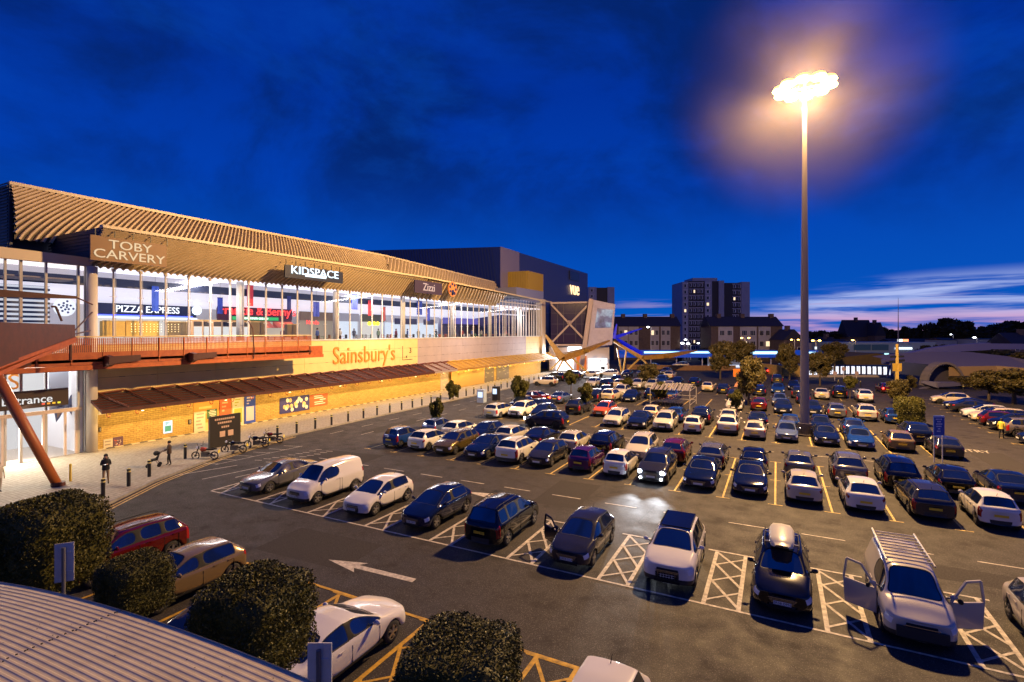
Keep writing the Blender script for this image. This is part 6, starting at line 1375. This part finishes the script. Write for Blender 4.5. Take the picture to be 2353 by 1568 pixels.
for i, (sx, sy) in enumerate(((1850, 905), (1872, 915), (1922, 923), (2005, 924), (2058, 926), (2163, 934), (2304, 938), (1822, 912))):
    p = PZ(sx / 1.0408, sy / 1.0408); t_ = thing('bollard', 'short black bollard along the far edge of the car park', 'bollard', (p.x, p.y, 0), group='bollards along the far edge')
    child('post', BPM, t_); child('band', BBM, t_)
# motorcycles
def moto(x, y, rz, label, c_, plate=True):
    t_ = thing('motorcycle', label, 'motorcycle', (x, y, .01), rz, 'motorcycles parked by the footway'); pt = paint(c_)
    for yy_ in (-.68, .68):
        b = MB(); n = 16; vs = []
        for i in range(n):
            a = 2 * math.pi * i / n
            for rr, xx in ((.22, 0), (.27, .06), (.31, 0), (.27, -.06)): vs.append((xx, yy_ + rr * math.cos(a), .31 + rr * math.sin(a)))
        b.add(vs, [(4 * i + j, 4 * i + (j + 1) % 4, 4 * ((i + 1) % n) + (j + 1) % 4, 4 * ((i + 1) % n) + j) for i in range(n) for j in range(4)]); b.cyl((-.04, yy_, .31), (.04, yy_, .31), .07, n=8)
        for i in range(5): a = i * 1.2566; b.cyl((0, yy_, .31), (0, yy_ + .22 * math.cos(a), .31 + .22 * math.sin(a)), .014, n=4)
        b.build('wheel', TYRE, t_, local=True)
    b = MB(); b.tube([(0, -.68, .31), (0, -.45, .95)], .045, 6); b.tube([(-.33, -.30, 1.02), (0, -.44, .98), (.33, -.30, 1.02)], .018, 5); b.tube([(0, -.42, .85), (0, -.1, .5), (0, .35, .45), (0, .68, .31)], .05, 6); b.build('frame', BLACK, t_, local=True)
    b = MB(); b.sph((0, -.12, .78), .22, sc=(.75, 1.3, .75), n=10); b.build('tank', pt, t_, True, local=True)
    b = MB(); b.sph((0, .38, .78), .2, sc=(.75, 1.9, .42), n=10); b.sph((0, .75, .80), .12, sc=(.8, 1.3, .5)); b.build('seat', TRIM, t_, True, local=True)
    b = MB(); b.box(-.15, -.22, .25, .15, .25, .58); b.cyl((.17, .1, .3), (.17, .85, .38), .05, n=7); b.build('engine', mat('engine_grey', (.15, .15, .15), .35, metal=.8), t_, local=True)
    b = MB(); b.sph((0, -.55, .88), .1, n=8); b.build('headlight', HLM, t_, local=True)
    for s_ in (-1, 1): b = MB(); b.tube([(s_ * .28, -.32, 1.02), (s_ * .36, -.34, 1.2)], .01, 4); b.sph((s_ * .36, -.34, 1.22), .06, sc=(1, .3, .7)); b.build('mirror', BLACK, t_, local=True)
    if plate: b = MB(); b.box(-.12, 1.0, .52, .12, 1.02, .72); b.build('rear_plate', mat('plate_bright', (.8, .65, .04), .4), t_, local=True)
for x, y, rz, lab, c_ in ((-36.9, 22.9, R(-62) , 'leftmost motorcycle with orange engine parts', 'orange red'), (-37.0, 25.2, R(-60), 'black scooter in front of the black notice board', 'black'), (-37.1, 27.2, R(-58), 'black motorcycle with bright yellow rear plate right of the notice board', 'black'), (-37.4, 28.8, R(-58), 'rightmost motorcycle with red fairing and pale side case', 'red')):
    moto(x, y, rz + math.pi * 0, lab, c_)
# black free standing notice board
t_ = thing('notice_board', 'large black freestanding notice board behind the motorcycles', 'sign', (-39.6, 26.3, .12)); b = MB(); MB().box(-39.7, 24.9, .12, -39.5, 27.5, 2.6).build('panel', mat('board_black', (.015, .012, .01), .5), t_)
text('THE PLAZA', .42, (-39.48, 26.2, 2.2), YD, UP, emis('board_letters', (.8, .6, .45), .35), t_, name='lettering') if 0 else None
b = MB()
for j, (ww, zz) in enumerate(((1.8, 2.25), (1.3, 1.95), (.7, 1.6))):
    n_ = int(ww / .17)
    for i in range(n_): b.box(-39.5, 26.2 - ww / 2 + i * .17, zz, -39.48, 26.2 - ww / 2 + i * .17 + .12, zz + .15)
b.box(-39.5, 25.7, .9, -39.48, 26.15, 1.35); b.box(-39.5, 26.4, .9, -39.48, 26.85, 1.35); b.build('pale_print', mat('print_pinkish', (.55, .38, .28), .6), t_)
for y in (25.2, 27.2): MB().box(-39.85, y - .05, .12, -39.35, y + .05, .2).build('foot', BLACK, t_)
# blue notice on posts, orange round signs, back to back grey signs
t_ = thing('notice_board', 'tall bright blue notice board with white print among parked cars', 'sign', (12.4, 50.5, 0)); 
fb = 1228 * (9.3 - 2.6) / (1038 - 794); p = PF(2158.5, VH, 36.5)
t_.location = (p.x, p.y, 0); t_.rotation_euler = (0, 0, TH); a = CAMZ - (956 - VH) / FPX * 36.5; c_ = CAMZ - (1001 - VH) / FPX * 36.5
MB().box(-.37, 0, c_, .37, .08, a).build('panel', mat('notice_blue', (.01, .06, .42), .4), t_, local=True); b = MB()
for s_ in (-.3, .3): b.cyl((s_, .1, 0), (s_, .1, a), .035, n=6)
b.build('post', WHITEM, t_, local=True); b = MB()
for j, ww in enumerate((.5, .3, .45, .4, .2, .35)):
    for i in range(int(ww / .09)): b.box(-ww / 2 + i * .09, -.012, a - .28 - j * .17, -ww / 2 + i * .09 + .06, 0, a - .2 - j * .17)
b.build('white_print', mat('print_white2', (.6, .65, .8), .5), t_, local=True); MB().box(-.36, -.01, a - .12, .36, 0, a - .01).build('header', mat('header_lilac', (.35, .4, .7), .5), t_, local=True)
def signpost(label, u_, vt, f_, wd, ht, c_, back=True, yaw=TH):
    p = PF(u_, VH, f_); t_ = thing('sign_post', label, 'sign', (p.x, p.y, 0), yaw); zt = CAMZ - (vt - VH) / FPX * f_
    MB().cyl((0, 0, 0), (0, 0, zt - .1), .045, n=8).build('post', mat('post_grey', (.22, .22, .24), .45, metal=.5), t_, local=True); MB().box(-wd / 2, -.06 if not back else .05, zt - ht, wd / 2, -.045 if not back else .07, zt).build('plate', c_, t_, local=True)
    for k_ in (.2, .7): MB().box(-wd / 2 + .14, .03, zt - ht * k_ - .06, wd / 2 - .06, .05, zt - ht * k_ - .02).build('bracket', SG, t_, local=True)
    return t_, zt
SG = mat('sign_back_grey', (.78, .76, .70), .5, noise=(4, 1, (.68, .66, .60)))
signpost('grey back of a sign on a post beside the leftmost clipped tree', 146, 1250, 13.9, .42, 1.05, SG, yaw=TH + R(25)); t_, zt = signpost('large grey back of a sign on a post in front of the white saloon', 732, 1482, 9.5, .45, 1.3, SG)
MB().box(-.2, -.02, 2.2, -.02, .0, 2.45).build('blue_label', mat('notice_blue', (.01, .06, .42), .4), t_, local=True)
t_, zt = signpost('orange temporary sign on a pale post by the far lane', 1694, 848, 86, 1.4, 1.3, mat('sign_orange', (.75, .22, .02), .5), False); b = MB(); b.prism([(-.6, -.08, zt - 3.0), (.6, -.08, zt - 3.0), (0, -.08, zt - 1.9)], (0, .03, 0)); b.build('triangle', mat('sign_salmon', (.75, .35, .2), .5), t_, local=True)
for lab, u_, vt, f_ in (('left small round sign by the glowing fence', 1918, 858, 98), ('middle small round sign by the glowing fence', 1938, 848, 99), ('right small round sign by the glowing fence', 1968, 858, 98)):
    p = PF(u_, VH, f_); t_ = thing('round_sign_post', lab, 'sign', (p.x, p.y, 0), TH); zt = CAMZ - (vt - VH) / FPX * f_; MB().cyl((0, 0, 0), (0, 0, zt), .05, n=6).build('post', WHITEM, t_, local=True); MB().cyl((0, -.06, zt), (0, -.1, zt), .4, n=14).build('disc', mat('disc_pink', (.55, .4, .35), .5), t_, local=True)
# cctv column, trolley shelter
t_ = thing('trolley_shelter', 'steel trolley shelter full of stacked trolleys among the cars', 'shelter', (-10.5, 72.5, 0)); b = MB(); ST_ = mat('shelter_steel', (.40, .36, .34), .4, metal=.3)
p0 = PZ(1563, 948); p1 = PZ(1625, 950); xa, xb, ya, yb_ = p0.x, p1.x, 60.0, 66.5
xa, xb = -10.6, -5.8
xa, xb, ya, yb_ = -14.0, -9.3, 64.5, 70.0
for x in (xa, xb):
    for y in (ya, yb_): b.cyl((x, y, 0), (x, y, 2.2), .05, n=6)
for z in (.5, 1.0, 2.2): b.tube([(xa, ya, z), (xa, yb_, z), (xb, yb_, z), (xb, ya, z)], .03, 5)
b.build('frame', ST_, t_); b = MB()
for i in range(9):
    x = xa + (xb - xa) * i / 8; b.tube([(x, ya + (yb_ - ya) * k_ / 6, 2.2 + .55 * math.sin(math.pi * k_ / 6)) for k_ in range(7)], .035, 5)
b.tube([(xa, (ya + yb_) / 2, 2.75), (xb, (ya + yb_) / 2, 2.75)], .04, 5); b.build('roof_hoops', mat('hoop_pale', (.30, .27, .26), .35), t_)
b = MB()
for i in range(9): b.add([(xa + (xb - xa) * i / 9, ya, 2.2), (xa + (xb - xa) * (i + .7) / 9, ya, 2.2), (xa + (xb - xa) * (i + .7) / 9, (ya + yb_) / 2, 2.74), (xa + (xb - xa) * i / 9, (ya + yb_) / 2, 2.74)], [(0, 1, 2, 3)])
b.build('roof_panels', mat('roof_clear', (.18, .16, .17), .2), t_)
def trolley(x, y, i):
    t_ = thing('shopping_trolley', 'wire shopping trolley nested in the trolley shelter', 'trolley', (x, y, 0), R(90), 'trolleys in the shelter'); b = MB()
    for z, w_ in ((.55, .24), (.95, .30)): b.tube([(-w_, -.4, z), (w_, -.4, z), (w_, .4, z), (-w_, .4, z), (-w_, -.4, z)], .014, 4)
    for k_ in range(7):
        for s_ in (-1, 1): b.cyl((s_ * .24, -.4 + .13 * k_, .55), (s_ * .3, -.4 + .13 * k_, .95), .008, n=4)
    b.build('basket', CHR, t_, local=True); b = MB(); b.tube([(-.3, .42, 1.02), (.3, .42, 1.02)], .025, 5); b.build('handle', mat('orange_letter', (.75, .25, .03), .5), t_, local=True)
    b = MB(); b.tube([(-.22, .4, .55), (-.2, .35, .12), (-.2, -.4, .12), (.2, -.4, .12), (.2, .35, .12), (.22, .4, .55)], .016, 4)
    for q in ((-.2, -.38), (.2, -.38), (-.2, .34), (.2, .34)): b.cyl((q[0] - .015, q[1], .06), (q[0] + .015, q[1], .06), .06, n=8)
    b.build('wheel_frame', BLACK, t_, local=True)
for r__ in range(3):
    for i in range(8): trolley(xa + .6 + i * .32, ya + 1 + r__ * 1.4, i)
# plastic crates and bins by the facade
t_ = thing('pay_machine', 'dark pay machine with white panel beside the facade bush', 'machine', (-33.9, 61, 0)); MB().box(-34.3, 60.6, 0, -33.5, 61.4, 1.9).build('cabinet', BLACK, t_); MB().box(-34.2, 60.57, .9, -33.6, 60.6, 1.6).build('screen', emis('pay_screen', (.6, .75, 1), 1.5, False), t_)
p = PZ(1107, 925); t_ = thing('pay_machine', 'pale blue cabinet right of the dark pay machine', 'machine', (p.x, p.y, 0)); MB().box(p.x - .5, p.y - .4, 0, p.x + .5, p.y + .4, 1.7).build('cabinet', mat('cab_blue', (.3, .38, .55), .4), t_); MB().box(p.x - .35, p.y - .43, .7, p.x + .35, p.y - .4, 1.4).build('screen', emis('pay_screen', (.6, .75, 1), 1.5, False), t_)

# ------------------------------------------------------------------ people
SKIN = mat('skin', (.42, .24, .16), .5)
def person(x, y, z, rz, label, top, legs, hair, pose='stand', hood=False, h=1.75):
    """joints in metres; person faces local -y"""
    t_ = thing('person', label, 'person', (x, y, z), rz); s_ = h / 1.75
    J = {}; E_ = []; V = []; RAD = []
    def v(n_, p, r): J[n_] = len(V); V.append(Vector(p) * s_); RAD.append(r * s_)
    def e_(*a):
        for p, q in zip(a, a[1:]): E_.append((J[p], J[q]))
    st_ = .10 if pose == 'stand' else .16
    v('pel', (0, 0, .93), .125); v('wst', (0, .0, 1.1), .115); v('chs', (0, .01, 1.32), .14); v('nck', (0, 0, 1.48), .055); v('hd0', (0, -.02, 1.58), .075); v('hd1', (0, -.02, 1.68), .095)
    v('face', (0, -.10, 1.60), .03)
    e_('pel', 'wst', 'chs', 'nck', 'hd0', 'hd1'); e_('hd0', 'face')
    for k_, sg in (('l', 1), ('r', -1)):
        fy = sg * (st_ - .10)
        v('hip' + k_, (sg * .09, 0, .88), .095); v('kn' + k_, (sg * .10, -.03 + fy, .50), .065); v('an' + k_, (sg * .11, .02 + fy * 1.6, .09), .042); v('to' + k_, (sg * .12, -.13 + fy * 1.6, .035), .036); e_('pel', 'hip' + k_, 'kn' + k_, 'an' + k_, 'to' + k_)
        if pose == 'phone': el, wr_ = (sg * .24, -.02, 1.14), (sg * .08, -.26, 1.20)
        elif pose == 'push': el, wr_ = (sg * .24, -.12, 1.14), (sg * .20, -.38, 1.05)
        else: el, wr_ = (sg * .25, .03, 1.15), (sg * .24, -.06, .92)
        v('sh' + k_, (sg * .17, .01, 1.41), .062); v('el' + k_, el, .045); v('wr' + k_, wr_, .030); e_('chs', 'sh' + k_, 'el' + k_, 'wr' + k_)
        d = (Vector(wr_) - Vector(el)).normalized(); palm = Vector(wr_) + d * .08; v('pa' + k_, palm, .028); e_('wr' + k_, 'pa' + k_)
        side = d.cross(Vector((0, 0, 1))).normalized() if abs(d.z) < .9 else Vector((0, 1, 0)); dn = Vector((0, 0, -1)) if abs(d.z) < .9 else Vector((-sg, 0, 0))
        for f_ in range(4):
            o_ = side * (-.03 + .02 * f_); l_ = (.06, .07, .065, .05)[f_]; v('f%d%s' % (f_, k_), palm + o_ + d * .03, .010); v('g%d%s' % (f_, k_), palm + o_ * 1.1 + d * (.03 + l_ * .5) + dn * .012, .009); v('h%d%s' % (f_, k_), palm + o_ * 1.1 + d * (.03 + l_ * .8) + dn * .035, .008); e_('pa' + k_, 'f%d%s' % (f_, k_), 'g%d%s' % (f_, k_), 'h%d%s' % (f_, k_))
        v('t0' + k_, palm - d * .03 + side * .045, .011); v('t1' + k_, palm + d * .015 + side * .06 + dn * .01, .009); e_('pa' + k_, 't0' + k_, 't1' + k_)
    me = bpy.data.meshes.new('p'); me.from_pydata([tuple(p) for p in V], E_, []); o = bpy.data.objects.new('p', me); C.objects.link(o)
    md = o.modifiers.new('k', 'SKIN'); sv = me.skin_vertices[0].data
    for i, r_ in enumerate(RAD): sv[i].radius = (r_, r_)
    sv[0].use_root = True; sb = o.modifiers.new('s', 'SUBSURF'); sb.levels = 1; bpy.context.view_layer.update()
    ev = bpy.data.meshes.new_from_object(o.evaluated_get(bpy.context.evaluated_depsgraph_get())); bpy.data.objects.remove(o)
    ev.materials.clear(); [ev.materials.append(m_) for m_ in (SKIN, top, legs, TRIM)]
    for p in ev.polygons:
        c_ = p.center / s_; p.use_smooth = True; r_ = math.hypot(c_.x, c_.y)
        hand = min((c_ - Vector(V[J['pa' + k_]]) / s_).length for k_ in 'lr') < .13
        p.material_index = 0 if (c_.z > 1.50 or hand) else (1 if c_.z > .86 else (3 if c_.z < .11 else 2))
    ev.name = 'body'; b_ = bpy.data.objects.new('body', ev); C.objects.link(b_); b_.parent = t_
    hb = MB(); hb.sph((0, .012 * s_, 1.665 * s_), .112 * s_, sc=(.95, 1.05, 1.0), n=12, k=8)
    if hood: hb.sph((0, .06 * s_, 1.50 * s_), .12 * s_, sc=(1.2, 1, .8), n=10)
    hb.build('hair' if not hood else 'hood', hair, t_, True, local=True)
    fb_ = MB(); [fb_.sph((sg * .035 * s_, -.105 * s_, 1.635 * s_), .011 * s_, n=6, k=4) for sg in (1, -1)]; fb_.build('eyes', TRIM, t_, local=True)
    jk = MB(); n_ = 14; vs = []
    for zz, rx, ry in ((.84, .185, .145), (.95, .19, .15), (1.12, .17, .135), (1.30, .205, .15), (1.42, .17, .12), (1.47, .09, .085)): vs += [(rx * s_ * math.cos(2 * math.pi * i / n_), ry * s_ * math.sin(2 * math.pi * i / n_), zz * s_) for i in range(n_)]
    jk.add(vs, [(j * n_ + i, j * n_ + (i + 1) % n_, (j + 1) * n_ + (i + 1) % n_, (j + 1) * n_ + i) for j in range(5) for i in range(n_)]); jk.build('jacket', top, t_, True, local=True)
    return t_
t_ = person(-36.0, 16.3, .12, R(62), 'person in a black hooded jacket and tan trousers looking at a phone', mat('cloth_black', (.010, .010, .012), .85), mat('cloth_tan', (.22, .15, .09), .85), mat('cloth_black', (.010, .010, .012), .85), 'phone', True, 1.8)
q = thing('phone', 'small lit phone held by the standing person', 'phone', Vector((-36.0, 16.3, .12)) + Matrix.Rotation(R(62), 3, 'Z') @ Vector((0, -.39, 1.25)), R(62)); MB().box(-.04, -.08, -.01, .04, .08, 0).build('case', BLACK, q, local=True); MB().box(-.036, -.074, 0, .036, .074, .004).build('screen', emis('phone_lit', (.9, .95, 1), 3, False), q, local=True)
person(-37.2, 20.6, .12, R(-35), 'person in a brown coat pushing a pushchair along the footway', mat('cloth_brown', (.07, .045, .03), .85), mat('cloth_black', (.010, .010, .012), .85), mat('hair_dark', (.02, .014, .01), .7), 'push', False, 1.68)
d_ = Matrix.Rotation(R(-35), 3, 'Z') @ Vector((0, -1, 0)); pp = Vector((-37.2, 20.6, .12)) + d_ * .85
q = thing('pushchair', 'black pushchair in front of the walking person', 'pushchair', pp, R(-35)); b = MB()
for s_ in (-.25, .25): b.tube([(s_, .45, 1.02), (s_, .05, .55), (s_, -.35, .12)], .015, 5); b.tube([(s_, .3, .12), (s_, .05, .55)], .015, 5)
b.tube([(-.25, .45, 1.02), (.25, .45, 1.02)], .02, 5); b.build('frame', BLACK, q, local=True); b = MB(); b.prism([(-.2, .2, .45), (-.2, -.25, .40), (-.2, -.25, .5), (-.2, .12, .55), (-.2, .28, .98), (-.2, .34, .96)], (.4, 0, 0)); b.sph((0, .12, .9), .24, sc=(.95, .8, .7)); b.build('seat', mat('cloth_black', (.010, .010, .012), .85), q, local=True)
for s_ in (-.25, .25):
    for yy_ in (-.35, .3): MB().cyl((s_ - .02, yy_, .12), (s_ + .02, yy_, .12), .12, n=12).build('wheel', TYRE, q, local=True)
person(17.4, 59.4, 0, R(150), 'person in a yellow high visibility vest walking by the right hand cars', mat('cloth_hivis', (.75, .60, .06), .7), mat('cloth_black', (.010, .010, .012), .85), mat('hair_dark', (.02, .014, .01), .7), 'walk')
person(-39.5, 12.6, .12, R(95), 'person in pale clothes walking at the left edge by the entrance', mat('cloth_pale', (.45, .42, .36), .85), mat('cloth_stone', (.35, .32, .26), .85), mat('hair_grey', (.2, .18, .16), .7), 'walk')
person(-41.0, 11.8, .12, R(-80), 'person in a grey coat beside the pale walker near the entrance', mat('cloth_grey', (.2, .2, .2), .85), mat('cloth_black', (.010, .010, .012), .85), mat('hair_dark', (.02, .014, .01), .7), 'walk')
t_ = thing('small_post', 'short yellow post beside the foot of the leaning tube', 'post', (-38.6, 15.6, .12)); MB().cyl((-38.6, 15.6, .12), (-38.6, 15.6, 1.15), .07, n=8).build('shaft', mat('post_yellow', (.6, .42, .04), .5), t_); MB().cyl((-38.6, 15.6, 1.15), (-38.6, 15.6, 1.2), .08, .03, n=8).build('cap', mat('post_yellow', (.6, .42, .04), .5), t_)

# ------------------------------------------------------------------ corrugated canopy roof below the camera
fr = thing('canopy_roof', 'pale pink corrugated curved roof in the bottom left corner', 'roof', (-8, 1, 5)); b = MB()
PIT = .066; ny = 54; xs = [-18 + i * .35 for i in range(44)]; ys_ = []
for i in range(ny):
    y0 = 3.22 - i * PIT
    ys_ += [(y0, .0040), (y0 - PIT * .30, .0045), (y0 - PIT * .42, .001), (y0 - PIT * .55, -.0005), (y0 - PIT * .84, .0)]
def zroof(x): return 6.21 - (x + 3.2) ** 2 / 84
vs = [(x, y, zroof(x) + dz) for x in xs for y, dz in ys_]; m_ = len(ys_)
fs = [(i * m_ + j, i * m_ + j + 1, (i + 1) * m_ + j + 1, (i + 1) * m_ + j) for i in range(len(xs) - 1) for j in range(m_ - 1)]
b.add(vs, fs); b.add([(x, y, zroof(x) - d) for x in xs for y, d in ((3.22, -.016), (3.22, .10))], [(2 * i, 2 * i + 1, 2 * i + 3, 2 * i + 2) for i in range(len(xs) - 1)])
PKR = mat('pink_roof_sheet', (.62, .53, .35), .6, noise=(3, 1, (.50, .42, .27)))
b.build('corrugated_sheet', PKR, fr); b = MB(); r3 = random.Random(4)
for xj in (-6.75, -11.5):
    for j in range(0, 260, 5):
        y0 = 3.22 - (j // 5) * PIT
        b.box(xj - .006, y0 - PIT * .24, zroof(xj) + .014, xj + .006, y0, zroof(xj) + .024)
        if (j // 5) % 3 == 0: b.sph((xj + r3.uniform(-.05, .05), y0 - PIT * .6, zroof(xj)), .010, n=5, k=3)
for i in range(160):
    x = r3.uniform(-14, -3.7); y = r3.uniform(.5, 3.2); b.sph((x, y, zroof(x) + .006), r3.uniform(.003, .008), n=4, k=3, sc=(1, 1, .4))
b.build('seam_and_debris', mat('debris_dark', (.03, .025, .02), .8), fr)
b = MB()
for x in (-16, -11, -6): b.cyl((x, 2.6, 0), (x, 2.6, zroof(x) - .1), .09, n=10)
b.build('support_post', GREYM, fr)
b = MB(); b.prism([(x, 3.2, zroof(x) - .12) for x in xs[::4]] + [(x, 3.2, zroof(x) - .22) for x in xs[::-4]], (0, -3.5, 0)); b.build('roof_underside', mat('under_grey', (.2, .18, .17), .7), fr)

# shoppers standing and walking behind the upper glass
sh_ = [mat('cloth_shop%d' % i, c_, .8) for i, c_ in enumerate(((.25, .05, .05), (.05, .08, .25), (.3, .28, .25), (.03, .03, .04), (.15, .2, .12)))]
base_ = None
for i in range(16):
    x_, y_, rz_ = -48.6 - rnd.random() * 2.2, 41 + i * 3.6 + rnd.uniform(-1, 1), rnd.uniform(0, 6.2)
    if base_ is None: base_ = person(x_, y_, 8.0, rz_, 'shopper standing behind the upper glass of the long facade', sh_[0], mat('cloth_black', (.010, .010, .012), .85), mat('hair_dark', (.02, .014, .01), .7), 'walk'); base_['group'] = 'shoppers behind the upper glass'; continue
    r2_ = base_.copy(); C.objects.link(r2_); r2_.location = (x_, y_, 8.0); r2_.rotation_euler = (0, 0, rz_)
    for ch in list(base_.children):
        d2 = ch.copy(); C.objects.link(d2); d2.parent = r2_
        for k_, sl in enumerate(d2.material_slots):
            if sl.material == sh_[0]: sl.link = 'OBJECT'; sl.material = sh_[i % 5]
